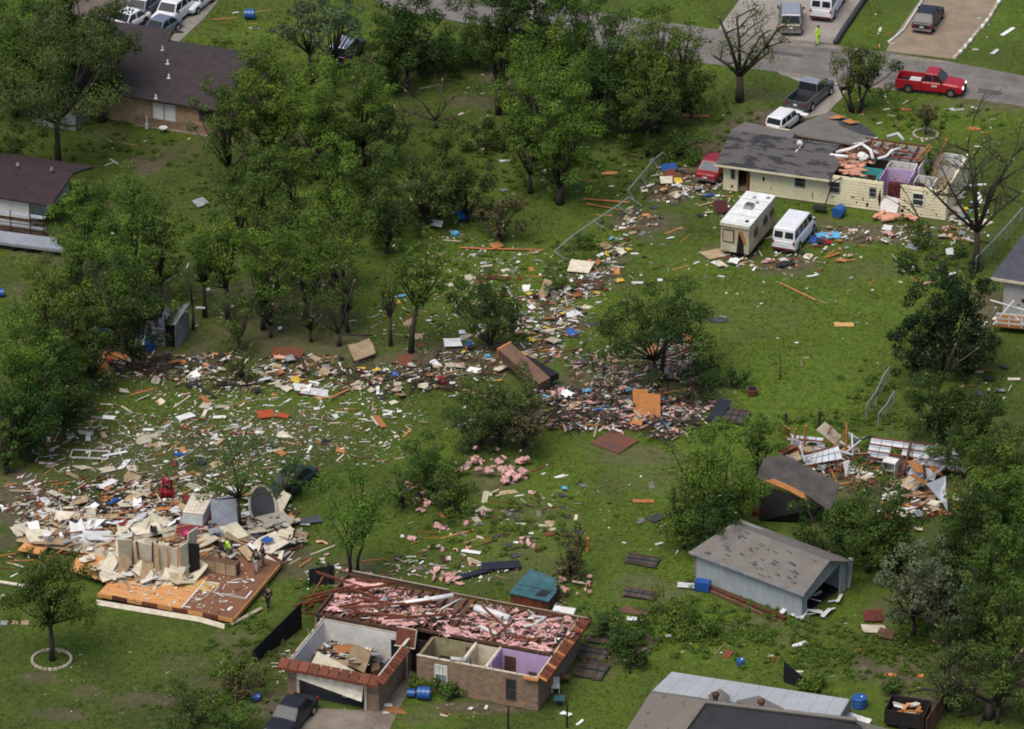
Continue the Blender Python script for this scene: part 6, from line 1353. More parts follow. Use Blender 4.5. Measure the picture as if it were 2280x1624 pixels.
BIG = [ # label, material, x, y, width m, length m, heading deg, tilt (x,y), height z, name
 ('big orange plywood sheet standing upright in the rubble band', ORANGE, 1447,905,1.5,1.9,0,(60,0),.8,'plywood_sheet'),
 ('second orange plywood sheet behind the big upright one', ORANGE, 1426,895,1.1,1.8,8,(62,0),.8,'plywood_sheet'),
 ('maroon brown carpet square lying on the grass below the rubble band', mat('wet_brown_carpet',(.095,.05,.042),.9,col2=(.16,.06,.03),nscale=.7), 1368,984,2.5,2.4,-38,(0,0),.08,'carpet_square'),
 ('tan padded panel leaning on the rubble with a grey patch', TAN, 806,778,1.9,1.2,35,(42,0),.8,'padded_panel'),
 ('white bent sheet lying at the meadow rubble edge', WHITE, 700,872,2.0,.8,-5,(8,6),.2,'bent_sheet'),
 ('white cloth heap left of the bent sheet', WHITE, 668,862,.9,.8,20,(15,15),.35,'cloth_heap'),
 ('white square board behind the leaning tree', WHITE, 1007,762,1.3,.8,10,(20,5),.4,'square_board'),
 ('dark red brown panel under the leaning tree', REDWOOD, 902,803,1.0,1.0,0,(30,0),.3,'brown_board'),
 ('dark maroon panel at the left of the tan padded panel', REDWOOD, 640,785,2.2,1.0,-10,(15,0),.3,'brown_board'),
 ('pale peach board in front of the maroon panel', PEACH, 628,795,1.2,.4,-5,(0,0),.4,'peach_board'),
 ('grey square tile board beside the peach board', GREY, 645,797,.7,.6,25,(10,0),.4,'grey_board'),
 ('orange wet board sheet lying left of the metal shed', ORANGE, 262,792,2.2,1.1,-12,(3,0),.12,'plywood_sheet'),
 ('tan and orange folded board under the left dark trees', ORANGE, 222,822,1.5,.9,30,(25,0),.4,'plywood_sheet'),
 ('tan board lying over the folded orange one', TAN, 205,815,1.4,.8,25,(10,0),.5,'tan_board_sheet'),
 ('red orange board with black cloth in the left meadow', mat('rust_board',(.38,.07,.02),.8), 592,922,1.2,.8,10,(12,0),.2,'red_board'),
 ('smaller red orange board right of the one with black cloth', mat('rust_board',(.38,.07,.02)), 630,925,.9,.5,-20,(8,0),.15,'red_board'),
 ('pale pinkish board lying flat in the left meadow', WHITE, 413,927,1.3,.7,35,(0,0),.08,'flat_board'),
 ('small pale square board far left in the meadow', WHITE, 242,929,.9,.5,-10,(0,0),.08,'flat_board'),
 ('cream board below the small white window frame', CREAM, 240,1045,1.0,.7,25,(0,0),.1,'flat_board'),
 ('pale board pointing at the white window frame', WHITE, 255,1010,1.7,.25,22,(0,0),.1,'long_board'),
 ('long pale board near the dark trees in the left meadow', CREAM, 176,911,1.9,.3,12,(0,0),.1,'long_board'),
 ('pale vertical strip left of the window frame', WHITE, 196,972,.35,1.2,5,(0,0),.06,'flat_board'),
 ('brown wavy strip right of the pale vertical strip', TAN, 231,968,.35,.9,15,(0,0),.06,'flat_board'),
 ('orange short board near the top of the left meadow', ORANGE, 455,888,.4,1.1,28,(0,0),.1,'plank_piece'),
 ('upright blue grey camper door standing in the wreckage', mat('blue_grey_door',(.30,.33,.37),.5), 500,1152,1.75,2.7,12,(62,0),1.1,'door_panel'),
 ('dark oval trampoline mat tipped in the wreckage', mat('dark_net',(.06,.06,.065),.9), 585,1130,1.8,2.0,15,(35,0),.8,'trampoline_mat'),
 ('olive curled panel beside the trampoline mat', SAGE, 625,1122,.7,1.8,-20,(40,20),.8,'curled_panel'),
 ('pale square wallboard at the right side of the wreckage', CREAM, 612,1164,1.2,1.5,-20,(12,0),.5,'wallboard_sheet'),
 ('dark grey mattress shaped slab right of the wreckage', mat('slate_slab',(.07,.07,.085),.8), 690,1158,1.6,.8,20,(5,0),.2,'dark_slab'),
 ('orange panel with two rails in the middle of the meadow', ORANGE, 846,938,.45,1.6,22,(5,0),.15,'railed_panel'),
 ('cream strip beside the orange railed panel', CREAM, 838,936,.4,1.6,22,(0,0),.1,'cream_strip'),
 ('long orange beam lying on the grass below the blue drum', ORANGE, 1088,553,4.3,.2,-4,(0,0),.12,'long_beam'),
 ('second orange beam right of the first below the blue drum', ORANGE, 1160,555,3.6,.16,-3,(0,0),.12,'long_beam'),
 ('orange scrap board over the two long beams', ORANGE, 1105,546,.9,.7,40,(10,0),.25,'plywood_scrap'),
 ('dark red plank lying in the upper meadow', mat('dark_red_plank',(.10,.02,.018),.8), 1098,617,2.6,.55,-8,(0,0),.1,'red_plank'),
 ('pale white door panel leaning near the chain link fence foot', CREAM, 1292,593,1.8,1.5,-15,(10,0),.4,'door_panel'),
 ('brown soil stained sheet below the pale door panel', BROWN, 1310,632,2.2,1.4,-15,(0,0),.06,'brown_sheet'),
 ('tan pointed board standing in the upper meadow', TAN, 1214,643,.7,1.5,-30,(45,0),.5,'pointed_board'),
 ('blue crumpled bag in the upper debris meadow', BLUE, 1272,740,.8,.6,-40,(20,10),.2,'blue_bag'),
 ('pale orange rectangular board alone on the right lawn', mat('pale_plywood',(.62,.36,.12),.8), 1879,722,1.35,.65,-2,(0,0),.06,'lone_board'),
 ('long thin orange pole on the right lawn', ORANGE, 1775,648,3.9,.10,-50,(0,0),.06,'thin_pole'),
 ('thin pole continuing the long one on the right lawn', TAN, 1815,665,2.4,.08,-46,(0,0),.05,'thin_pole'),
 ('white slab fragment on the lawn near the camper', WHITE, 1419,629,.9,.35,0,(0,0),.1,'white_slab'),
 ('white lump right of the white slab fragment', WHITE, 1470,623,.4,.35,0,(0,0),.1,'white_lump'),
 ('white rounded sheet in the upper debris meadow', WHITE, 1278,700,1.1,.6,10,(5,0),.12,'white_sheet'),
 ('long orange board pointing at the black stump below the chain link bend', ORANGE, 1350,446,3.6,.22,-10,(0,0),.12,'long_beam'),
 ('shorter orange board under the long one by the chain link fence', ORANGE, 1345,460,2.8,.16,-24,(0,0),.1,'long_beam'),
 ('grey shingle sheet under the bush by the white van', SHING, 1600,712,1.2,.6,0,(5,0),.1,'shingle_sheet'),
 ('grey shingled sheet in the yard left of the large round tree', SHING, 1100,553,.1,.1,0,(0,0),-.2,'shingle_sheet'),
 ('blue and sky striped tarp beside the white van', LBLUE, 1842,524,1.8,.9,10,(6,0),.12,'beach_tarp'),
 ('dark blue edge of the tarp beside the white van', BLUE, 1818,536,1.2,.9,-20,(10,0),.1,'beach_tarp'),
 ('red folded cloth between the two tarps', RED, 1835,538,1.2,.5,-10,(0,0),.14,'red_cloth'),
 ('black box like cooler against the cream siding wall', DARK, 1825,462,1.1,.7,-15,(0,0),.4,'cooler_box'),
 ('maroon cloth heap left of the camper', mat('maroon_cloth',(.07,.016,.02)), 1605,460,1.0,1.2,10,(25,0),.5,'cloth_heap'),
 ('grey roof sheet with bare boards above the rubble band', WROOF, 1510,832,2.6,1.4,-10,(8,0),.3,'roof_sheet'),
 ('brown wet board behind the black tarp', BROWN, 1550,845,1.6,.9,-10,(12,0),.25,'brown_sheet'),
 ('crumpled black tarp at the right end of the rubble band', mat('black_tarp',(.02,.024,.035),.5), 1600,915,1.0,2.6,-25,(15,0),.35,'black_tarp'),
 ('grey corrugated sheets right of the black tarp', mat('slate_sheet',(.085,.08,.075),.8), 1630,925,2.3,1.9,-15,(4,0),.2,'corrugated_sheet'),
 ('dark door panel lying on the lower lawn', mat('slate_sheet',(.085,.08,.075)), 1430,1247,2.2,1.3,-18,(4,0),.15,'fence_panel'),
 ('dark fence panel below the upper one on the lower lawn', mat('slate_sheet',(.085,.08,.075)), 1425,1322,2.2,1.1,-18,(4,0),.15,'fence_panel'),
 ('dark brown wet sheet under the white square by the shrubs', BROWN, 1415,1360,1.8,.9,-15,(0,0),.08,'brown_sheet'),
 ('white square board on the dark brown wet sheet', WHITE, 1408,1377,.65,.45,-10,(0,0),.2,'white_square'),
 ('grey angled shingle slab in the yard by the large round tree', SHING, 1462,1152,1.4,.8,40,(0,0),.08,'shingle_sheet'),
 ('orange key shaped board on the middle lawn', ORANGE, 1432,1115,1.4,.45,0,(0,0),.06,'orange_scrap'),
 ('orange torn board on the slender street tree lawn', ORANGE, 1550,257,2.1,.5,-3,(0,0),.08,'orange_scrap'),
 ('orange scrap below the snapped tree', ORANGE, 1358,385,1.2,.5,5,(0,0),.08,'orange_scrap'),
 ('orange board near the driving red pickup', ORANGE, 2018,242,.9,.6,15,(0,0),.08,'orange_scrap'),
 ('black folded roofing sheet on the lawn behind the hot tub', mat('black_tarp',(.02,.024,.035)), 1115,1258,2.6,.8,8,(6,0),.3,'roofing_sheet'),
 ('second black roofing strip pointing left behind the hot tub', mat('black_tarp',(.02,.024,.035)), 1060,1275,2.2,.5,30,(4,0),.2,'roofing_sheet'),
 ('white long board beside the black roofing sheet', WHITE, 1050,1228,1.3,.35,-15,(0,0),.1,'flat_board'),
 ('white board behind the hot tub corner', WHITE, 1253,1360,1.5,.8,-18,(10,0),.4,'flat_board'),
 ('rusty red heap on the lower right yard', mat('rust_heap',(.13,.03,.022),.95), 1943,1370,1.2,1.1,0,(8,0),.25,'rag_heap'),
 ('cream crumpled cloth under the rusty heap', CREAM, 1945,1400,1.6,.8,10,(8,8),.15,'rag_heap'),
 ('brown rag heap right of the cream cloth', BROWN, 1972,1410,1.1,.9,-20,(8,8),.25,'rag_heap'),
 ('white duct piece on the lower right yard', WHITE, 1780,1434,1.0,.35,30,(0,0),.15,'flat_board'),
 ('orange board scrap left of the black triangular screen', ORANGE, 1723,1466,.8,.5,-10,(0,0),.05,'orange_scrap'),
 ('orange scrap on the bare soil near the trailer', ORANGE, 1983,1502,.7,.4,-5,(0,0),.05,'orange_scrap'),
 ('orange oblong scrap right of the one on bare soil', ORANGE, 2045,1502,.7,.35,-30,(0,0),.05,'orange_scrap'),
 ('white door lying beside the dark blue drum', WHITE, 1910,1600,1.7,.65,-35,(8,0),.3,'white_door'),
 ('small orange scrap on the dark hip roof', ORANGE, 1754,1608,.5,.5,20,(15,0),3.9,'orange_scrap'),
 ('white board beside the overturned blue bin', WHITE, 1528,1303,1.2,.55,-10,(5,0),.15,'white_board_piece'),
 ('white long board on the far right lawn', WHITE, 2244,70,.35,1.9,-35,(0,0),.08,'long_board'),
 ('white torn strip by the far right lawn shrub', WHITE, 2215,115,.35,1.1,-30,(0,0),.1,'long_board'),
 ('grey metal strip on the lawn by the black sleeve', METAL, 2056,38,1.2,.35,30,(0,0),.08,'metal_strip'),
 ('flattened gate of two rails on the right lawn', STEEL, 2033,549,1.0,.9,-40,(0,0),.05,'flat_gate'),
 ('white plastic chair on its side by the stripped tree', WHITE, 2115,560,.6,.5,20,(50,0),.3,'plastic_chair'),
 ('white appliance box at the right end of the middle wood', WHITE, 972,497,1.0,.6,-20,(25,0),.4,'white_box'),
 ('grey metal rack frame heaped in the maroon house yard', STEEL, 447,450,1.1,.8,40,(20,0),.3,'metal_rack'),
 ('dark blue bag hanging low in the open forked tree', BLUE, 1045,765,.5,.4,20,(10,0),.4,'blue_bag'),
 ('stacked blue and brown scrap at the upper end of the chain link', BLUE, 1490,372,1.3,.7,25,(25,0),.5,'scrap_heap'),
 ('brown cabinet piece in the scrap by the chain link', REDWOOD, 1495,388,1.0,.9,40,(35,0),.5,'scrap_heap'),
 ('orange cushion in the scrap by the chain link', YELLOW, 1510,402,.6,.6,10,(20,0),.3,'orange_cushion'),
 ('grey dome cover in the scrap by the chain link', SAGE, 1484,400,1.0,.8,0,(20,0),.4,'dome_cover'),
 ('flattened dark fence panel nearest the brick house right wall', mat('slate_sheet',(.085,.08,.075)), 1318,1492,1.9,2.0,-20,(3,0),.15,'fence_panel'),
 ('flattened dark fence panel, middle one beside the brick house', mat('slate_sheet',(.085,.08,.075)), 1322,1455,1.9,1.5,-20,(5,0),.2,'fence_panel'),
 ('flattened dark fence panel farthest up beside the brick house', mat('slate_sheet',(.085,.08,.075)), 1340,1420,1.9,1.3,-20,(5,0),.2,'fence_panel'),
 ('tall pale board lying on rubble left of the bare floor walls', CREAM, 150,1150,1.6,.8,-10,(25,0),.8,'wallboard_sheet'),
 ('big pale wall frame board lying across the wreckage', WHITE, 205,1175,.5,2.6,-35,(10,0),.9,'wall_frame_board'),
 ('upper pale wall frame board across the wreckage', WHITE, 240,1160,2.8,.45,-14,(8,0),.9,'wall_frame_board'),
 ('right pale wall frame board across the wreckage', CREAM, 268,1185,.5,2.2,-32,(10,0),.9,'wall_frame_board'),
 ('grey green open box lid at the left end of the wreckage', SAGE, 45,1180,1.0,.9,40,(25,0),.9,'box_lid'),
 ('white box right of the grey green lid', WHITE, 75,1172,.8,.8,15,(30,0),.9,'white_box'),
]
def struct_panel(lab, m_, x, y, w, l, rz, tl, z, name, seed):
    if z < 0: return
    o = panel(w, l, .05, .10 if max(w,l) < 2.2 else .03, seed).build(name, m_, loc=P(x,y,z), rot=(rad(tl[0]),rad(tl[1]),rad(rz)))
    tag(o, lab, name.replace('_',' ').split(' ')[-1])
WEATH = mat('weathered_fence_boards', (.085,.075,.062), .95, col2=(.05,.045,.04), objvar=.4)
for i, b in enumerate(BIG):
    if b[9] in ('fence_panel','corrugated_sheet'):
        lab, m_, x, y, w, l, rz, tl, z, nm = b; r = random.Random(i)
        root = top(nm, lab, 'fence panel', P(x,y,z), rz); root.rotation_euler = (rad(tl[0]),rad(tl[1]),rad(rz)); n = int(w/.2)
        for k in range(n):
            q = MB(); q.box((-w/2+.1+k*w/n, r.uniform(-.04,.04), r.uniform(0,.02)), (w/n-.02, l*r.uniform(.94,1.02), .03), rot=(0,r.uniform(-4,4),r.uniform(-.8,.8))); q.build('board', WEATH, root)
        for v in (-.36,0,.36):
            q = MB(); q.box((0,v*l,.05),(w,.09,.05)); q.build('rail', BROWN if v else DARK, root)
    elif b[9] == 'trampoline_mat':
        root = top('trampoline', b[0], 'trampoline', P(585,1128,.95), 15); root.rotation_euler = (rad(48),rad(8),rad(20))
        q = MB(); q.cyl((0,0,0),1.0,.03,n=24); q.v = [(x_*.85,y_*1.35,z_) for x_,y_,z_ in q.v]; q.build('jumping_mat', b[1], root)
        ring = [(math.cos(t)*1.08*.87, math.sin(t)*1.08*1.35, 0) for t in [2*math.pi*k_/24 for k_ in range(25)]]; q = MB(); q.tube(ring,.09,5); q.build('rim_pad', CREAM, root)
    else: struct_panel(*b, i+500)
q = MB(); c = P(200,1012,.08)
for (a,b_,w_,h_) in [(0,.55,2.6,.1),(0,-.55,2.6,.1),(-1.3,0,.1,1.1),(1.3,0,.1,1.1),(0,0,.1,1.1)]: q.box((a,b_,0),(w_,h_,.08))
tag(q.build('window_frame_piece', WHITE, loc=c, rot=(0,0,rad(-6))), 'white empty window frame lying in the left meadow', 'window frame')
# water heater cylinder and lamps in the wreckage
q = MB(); q.cyl((0,0,.55),.28,1.1,n=16); q.cyl((0,0,-.03),.22,.1,n=16); tag(q.build('water_heater', WHITE, loc=P(107,1212,.5), rot=(rad(20),0,0), smooth=False), 'white cylinder water heater in the wreckage behind the ringed tree', 'water heater')
q = MB(); q.blob((0,0,0),(.22,.2,.2)); tag(q.build('pink_ball', mat('hot_pink',(.7,.05,.2),.6), loc=P(416,1188,1.4)), 'hot pink object on the wreckage beside the standing wall', 'ball')
q = MB(); q.blob((0,0,0),(.4,.4,.4)); q.box((0,.35,.3),(.7,.15,.9)); q.box((-.4,0,-.1),(.15,.7,.5)); q.box((.4,0,-.1),(.15,.7,.5)); tag(q.build('red_chair', RED, loc=P(372,1096,.5)), 'red upholstered chair in the upper wreckage', 'chair')
for i,(x,y) in enumerate([(531,1118),(500,1168)]): pass
q = MB(); q.tube([(0,0,0),(0,0,.9),(.25,0,1.0)],[.06,.06,.05],6); tag(q.build('white_post', WHITE, loc=P(548,850,0)), 'short white post in the meadow beside the little stripped tree', 'post')
for (lab,x,y,h,m_) in [('black tree stump above the wrecked barn',1823,955,1.3,BARK),('shorter dark stump left of the black one above the barn',1748,945,.8,BARK),('orange stump like post standing on the lower lawn',1308,1228,1.0,ORANGE),('dark post behind the roofless brick house left corner',731,1308,1.9,DARK),('thin dark post at the bottom before the brick house',1131,1624,1.7,DARK),('dark wooden post right of the brick house side fence',1262,1620,1.6,DARK),('dark post by the flattened fence panels',1402,1500,1.3,DARK)]:
    q = MB(); q.tube([(0,0,0),(.03,0,h)],[.13 if 'stump' in lab else .07,.11 if 'stump' in lab else .06],7); q.blob((.03,0,h),(.14,.12,.08)) if 'stump' in lab else None
    tag(q.build('wooden_post', m_, loc=P(x,y,0)), lab, 'stump' if 'stump' in lab else 'post')
# washing line like outdoor set beside the right wall
for i,(x,y,r,m_,lab) in enumerate([(1237,1540,.35,WHITE,'white garden chair beside the right wall of the brick house'),(1257,1520,.4,BROWN,'brown pot beside the white garden chair'),(1245,1570,.45,TEAL,'dark green garden table behind the white garden chair')]):
    q = MB(); q.box((0,0,r*1.1),(r*1.5,r*1.5,.06)); 
    for a in (-1,1):
        for b_ in (-1,1): q.box((a*r*.65,b_*r*.65,r*.55),(.05,.05,r*1.1))
    if i == 0: q.box((0,r*.7,r*1.9),(r*1.4,.05,r*1.5))
    tag(q.build('garden_furniture', m_, loc=P(x,y,0)), lab, 'garden furniture')
# ------------------------------------------------------------------ scattered debris
LM = [('the metal shed',370,760),('the tan padded panel',806,780),('the slender leaning tree',915,775),('the white bent sheet',700,872),('the little stripped tree',540,850),('the folded orange board',222,822),
 ('the red orange board',600,922),('the window frame piece',200,1012),('the bare soil at the left edge',60,1090),('the red chair',372,1100),('the crushed maroon minivan',437,1150),('the blue grey camper door',500,1155),
 ('the trampoline mat',585,1130),('the dark green car',648,1085),('the standing walls',370,1250),('the water heater',107,1210),('the cabinet row',500,1265),('the orange railed panel',846,938),('the open crowned backyard tree',785,1200),
 ('the long brown box',1165,850),('the upright orange sheets',1445,895),('the brown carpet square',1368,984),('the black tarp',1600,915),('the wind bent tree',1462,830),('the clay pot',1675,875),('the pale leaning door panel',1292,593),
 ('the long orange beams',1120,555),('the dark red plank',1098,617),('the blue bag',1272,740),('the chain link fence',1350,510),('the scrap heap by the red car',1490,390),('the camper',1664,540),('the white van on the lawn',1768,560),
 ('the siding gash',1975,500),('the stripped tree',2172,590),('the cone shaped tree',2095,790),('the thin pole',1790,650),('the pale orange board',1879,722),('the planted sapling',1736,845),('the wrecked barn',1960,1040),('the charcoal shed',1760,1110),
 ('the large round tree',1580,1150),('the grey garage',1700,1340),('the blue overturned bin',1565,1303),('the dark fence panels',1430,1280),('the hot tub',1192,1320),('the black roofing sheet',1100,1262),('the pink insulation heap',1110,1050),
 ('the storm bent bush',960,1100),('the snapped brown trunk',1270,1270),('the attic right end',1220,1400),('the attic middle',1000,1370),('the attic left end',830,1340),('the open garage room',760,1440),('the brick front wall',1060,1580),('the black screen fence',620,1440),
 ('the ringed front tree',115,1440),('the black pickup',655,1600),('the patio roof',1680,1540),('the black triangular screen',1785,1510),('the rusty heap',1943,1380),('the utility trailer',2020,1600),('the solitary bright tree',1245,430),('the snapped tree',1440,330),
 ('the slid grey roof',1850,300),('the torn roof of the cream house',1900,350),('the roofless white room',2100,380),('the staked sapling',2062,290),('the driving red pickup',2070,215),('the gravel drive',2120,90),('the bare street tree',1646,200),('the right edge house',2230,650),
 ('the blue drum at the middle wood',1027,500),('the bare broken branches',970,260),('the ranch house patio',390,300),('the maroon roofed house',110,450),('the blue drum on the far lawn',556,42),('the left dark trees',120,870)]
lmx = np.array([[a[1], a[2]*1.6] for a in LM])
def where(px, py):
    d = np.hypot(lmx[:,0]-px, lmx[:,1]-py*1.6); i = int(d.argmin()); n, x, y = LM[i]
    if d[i] < 34: w = 'beside '
    else:
        w = ('left of ' if px < x else 'right of ') if abs(px-x) > abs(py-y)*1.6 else ('beyond ' if py < y else 'before ')
    return w+n, n
def flat_mesh(seed, w, l, t, irr):
    return panel(w, l, t, irr, seed)
def plank_mesh(seed):
    r = random.Random(seed); mb = MB(); b = r.uniform(-.03,.03); mb.slab([(-.5,-.5,0),(0,-.5+b,.0),(.5,-.5,0),(.5+r.uniform(-.02,.02),.5,0),(0,.5+b,.0),(-.5+r.uniform(-.03,.03),.5,0)], 1.0); return mb
def chunk_mesh(seed):
    r = random.Random(seed); mb = MB(); mb.blob((0,0,0),(.5,.5,.5),seg=6,rings=4,jit=.28,rnd=r); return mb
def tuft_mesh(seed):
    r = random.Random(seed); mb = MB()
    if seed % 3 == 0:
        n = 6; vs = [((i/(n-1)-.5)*1.2+r.uniform(-.1,.1), (j/(n-1)-.5)*.9+r.uniform(-.1,.1), .12+.18*math.sin(i*1.3+seed)+r.uniform(-.14,.2)) for j in range(n) for i in range(n)]
        fs = [(j*n+i,j*n+i+1,(j+1)*n+i+1,(j+1)*n+i) for j in range(n-1) for i in range(n-1) if r.random() > .08]
        mb.add(vs, fs); mb.add([(x,y,z-.12) for x,y,z in vs], fs)
        return mb
    for k in range(4): mb.blob((r.uniform(-.4,.4),r.uniform(-.3,.3),r.uniform(-.05,.12)),(r.uniform(.16,.38),r.uniform(.14,.3),r.uniform(.14,.3)),seg=8,rings=6,jit=.42,rnd=r)
    return mb
def cloth_mesh(seed):
    r = random.Random(seed); n = 5; vs = [((i/(n-1)-.5)+r.uniform(-.07,.07), (j/(n-1)-.5)+r.uniform(-.07,.07), r.uniform(0,.35)) for j in range(n) for i in range(n)]
    mb = MB(); mb.add(vs, [(j*n+i,j*n+i+1,(j+1)*n+i+1,(j+1)*n+i) for j in range(n-1) for i in range(n-1)]); return mb
def branch_mesh(seed):
    r = random.Random(seed); mb = MB(); mb.tube([(-.5,0,0),(0,r.uniform(-.06,.06),.05),(.5,0,0)],[.035,.025,.01],5)
    for k in range(5):
        a = Vector((r.uniform(-.3,.4),0,.03)); mb.tube([a, a+Vector((r.uniform(.1,.3),r.uniform(-.25,.25),r.uniform(0,.15)))],[.015,.005],4)
    return mb
KINDS = {  # name: (builder, category, word, [(material, colour word, weight)], (w0,w1), (l0,l1), thickness, tilt, small/large limit)
 'board_scrap': (lambda s: flat_mesh(s,1,1,.06,.2), 'board', 'board scrap', [(WHITE,'white',5),(CREAM,'cream',4),(GREY,'grey',.7)], (.08,.28), (.22,1.0), 1, 14, .55),
 'plank': (plank_mesh, 'plank', 'plank', [(ORANGE,'orange',3),(REDWOOD,'red brown',3.5),(TAN,'tan',1.5),(CREAM,'pale',2.2)], (.05,.11), (.6,2.5), .06, 7, 1.5),
 'foam_chunk': (chunk_mesh, 'foam chunk', 'foam chunk', [(WHITE,'white',6),(CREAM,'cream',1.5),(LBLUE,'light blue',.25)], (.10,.22), (.12,.34), .14, 30, .22),
 'wallboard_piece': (lambda s: flat_mesh(s,1,1,.05,.28), 'wallboard', 'wallboard piece', [(SAGE,'sage grey',3),(CREAM,'cream',3),(TAN,'tan',2.5),(WHITE,'white',2)], (.35,.8), (.5,1.3), 1, 20, .85),
 'insulation_tuft': (tuft_mesh, 'insulation', 'insulation tuft', [(PINK,'pink',5),(PEACH,'peach',.8)], (.25,.6), (.3,.8), .28, 10, .5),
 'shingle_piece': (lambda s: flat_mesh(s,1,1,.03,.2), 'shingle', 'shingle piece', [(SHING,'charcoal',3),(WROOF,'weathered grey',2)], (.3,.8), (.3,.9), 1, 10, .6),
 'cloth_scrap': (cloth_mesh, 'cloth', 'cloth', [(DARK,'black',3),(BLUE,'blue',.7),(RED,'red',.8),(GREY,'grey',2),(YELLOW,'yellow',.5),(LBLUE,'light blue',.3),(ORANGE,'orange',.4),(WHITE,'white',1.5)], (.3,.7), (.3,.8), .7, 12, .5),
 'plywood_piece': (lambda s: flat_mesh(s,1,1,.05,.3), 'plywood', 'plywood piece', [(ORANGE,'orange',4),(REDWOOD,'red brown',2),(TAN,'tan',2)], (.3,.7), (.4,1.1), 1, 18, .75),
 'broken_branch': (branch_mesh, 'branch', 'broken branch', [(BARK,'dark',1)], (1.0,2.2), (1.0,2.6), 1.6, 8, 1.7),
}
COUNT = {}; MCACHE = {}; CN = {}
def piece(kind, x, y, z, big=1.0, forced=None, colour=None, where_=None):
    fn, cat, word, mats, wr, lr, th, tilt, lim = KINDS[kind]
    COUNT[kind] = COUNT.get(kind,0)+1
    ms = [m for m in mats if (colour is None or m[1] in colour)] or mats
    m, cw, _ = RND.choices(ms, [q[2] for q in ms])[0]; s = RND.randrange(8)
    key = (kind, s, m.name)
    if key not in MCACHE: MCACHE[key] = fn(s*13+len(kind)).mesh(kind, m, kind in ('insulation_tuft','broken_branch'))
    nm = {('board_scrap','cream'):'siding_or_board_scrap',('board_scrap','grey'):'siding_or_board_scrap',('plank','red brown'):'brown_plank',('plank','tan'):'brown_plank',('foam_chunk','cream'):'foam_lump'}.get((kind,cw),kind)  # names split by colour alone: still board scraps, planks and foam chunks
    CN[nm] = CN.get(nm,0)+1
    if CN[nm] > 300: return None
    o = bpy.data.objects.new(nm, MCACHE[key]); COL.objects.link(o)
    w, l = RND.uniform(*wr)*big, (lr[0]+(lr[1]-lr[0])*RND.random()**1.6)*big
    p = P(x, y, z); flatk = th == 1
    o.location = (p.x, p.y, z+(.03 if flatk else th*w*.3 if kind in ('foam_chunk','insulation_tuft') else .02))
    o.scale = (l, w, 1 if flatk else (th if kind not in ('foam_chunk','insulation_tuft','cloth_scrap','broken_branch') else th/.3*w if kind != 'broken_branch' else l) if kind != 'cloth_scrap' else .5*w)
    base = RND.gauss(25,35) if kind == 'board_scrap' else RND.uniform(0,180)
    if kind == 'plank': base = RND.gauss(28,28) if RND.random() < .65 else RND.uniform(0,180)
    o.rotation_euler = (rad(RND.gauss(0,tilt*.5)), rad(RND.gauss(0,tilt*.5)), rad(base))
    wh, lm = where_ if where_ else where(x, y)
    size = 'small' if l < lim*.75*big else 'large' if l > lim*1.25*big else 'mid sized'
    if kind == 'plank': size = 'short' if l < 1.1 else 'long' if l > 1.7 else 'medium length'
    tag(o, f'{size} {cw} {word} {wh}'[:110], cat, f'{cw} {"broken branche" if word == "broken branch" else word}s near {lm}' if not cw.endswith('s') else f'{word}s near {lm}')
    return o
def gauss_pt(e):
    cx, cy, rx, ry = e
    while True:
        a, b = RND.uniform(-1,1), RND.uniform(-1,1)
        if a*a+b*b < 1 and RND.random() < 1.15-.6*(a*a+b*b): return cx+a*rx, cy+b*ry
def zone(ells, mix, zmax=0.0, big=1.0, z0=0.0, **kw):
    ar = [e[2]*e[3] for e in ells]
    for kind, n in mix.items():
        for _ in range(n):
            x, y = gauss_pt(RND.choices(ells, ar)[0]); piece(kind, x, y, z0+RND.random()*zmax, big*RND.uniform(.85,1.2), **kw)
def debris(name, label, ells, n, mats, smin, smax, zmax=0.0, z0=0.0):
    mb = MB(); ar = [e[2]*e[3] for e in ells]; k = len(mats)
    wts = [m[1] for m in mats]
    for _ in range(n):
        x, y = gauss_pt(RND.choices(ells, ar)[0]); z = z0+RND.random()*zmax; p = P(x, y, z); s = smin+(smax-smin)*RND.random()**2; stick = RND.random() < .42; l = s*RND.uniform(2,6) if stick else s*RND.uniform(1,2.4); sw = min(s*.35,.07) if stick else s*RND.uniform(.5,1)
        mb.box((p.x,p.y,z+.03), (l,sw,.02+sw*.2), RND.choices(range(k), wts)[0], rot=(RND.gauss(0,16),RND.gauss(0,12),RND.gauss(25,45))) if True else mb.box((p.x,p.y,z+.03), (l,s,.03+s*.15), RND.choices(range(k), wts)[0], rot=(RND.gauss(0,14),RND.gauss(0,14),RND.uniform(0,180)))
    return mb.build(name, [m[0] for m in mats], kind='stuff', label=label)
BAND = [(330,815,130,30),(520,830,160,45),(720,835,150,45),(900,845,140,42),(1040,830,90,60)]
MEAD = [(380,910,260,80),(620,930,220,100),(800,950,160,90),(220,990,150,80),(450,1000,250,70),(560,1040,160,50)]
WUP  = [(230,1120,200,60),(420,1110,200,60),(600,1180,90,60)]
HEAP = [(180,1175,150,40),(330,1180,180,42),(470,1210,130,32),(590,1195,60,50)]
PINKB= [(1230,880,60,30),(1300,900,90,32),(1400,880,100,34),(1500,930,70,40),(1340,945,130,18),(1440,925,90,30),(1540,900,50,40),(1215,935,60,22),(1180,905,30,26),(1480,965,60,14)]
TREEP= [(1440,800,120,46),(1340,825,80,35),(1500,770,50,30),(1290,800,40,24),(1540,830,70,26)]
TRAIL= [(1210,780,60,26),(1240,740,50,24),(1270,700,50,24),(1290,640,60,30),(1330,600,50,26),(1380,545,40,26),(1430,490,50,24),(1480,430,60,24),(1500,390,50,24),(1220,670,60,30),(1180,720,50,26)]
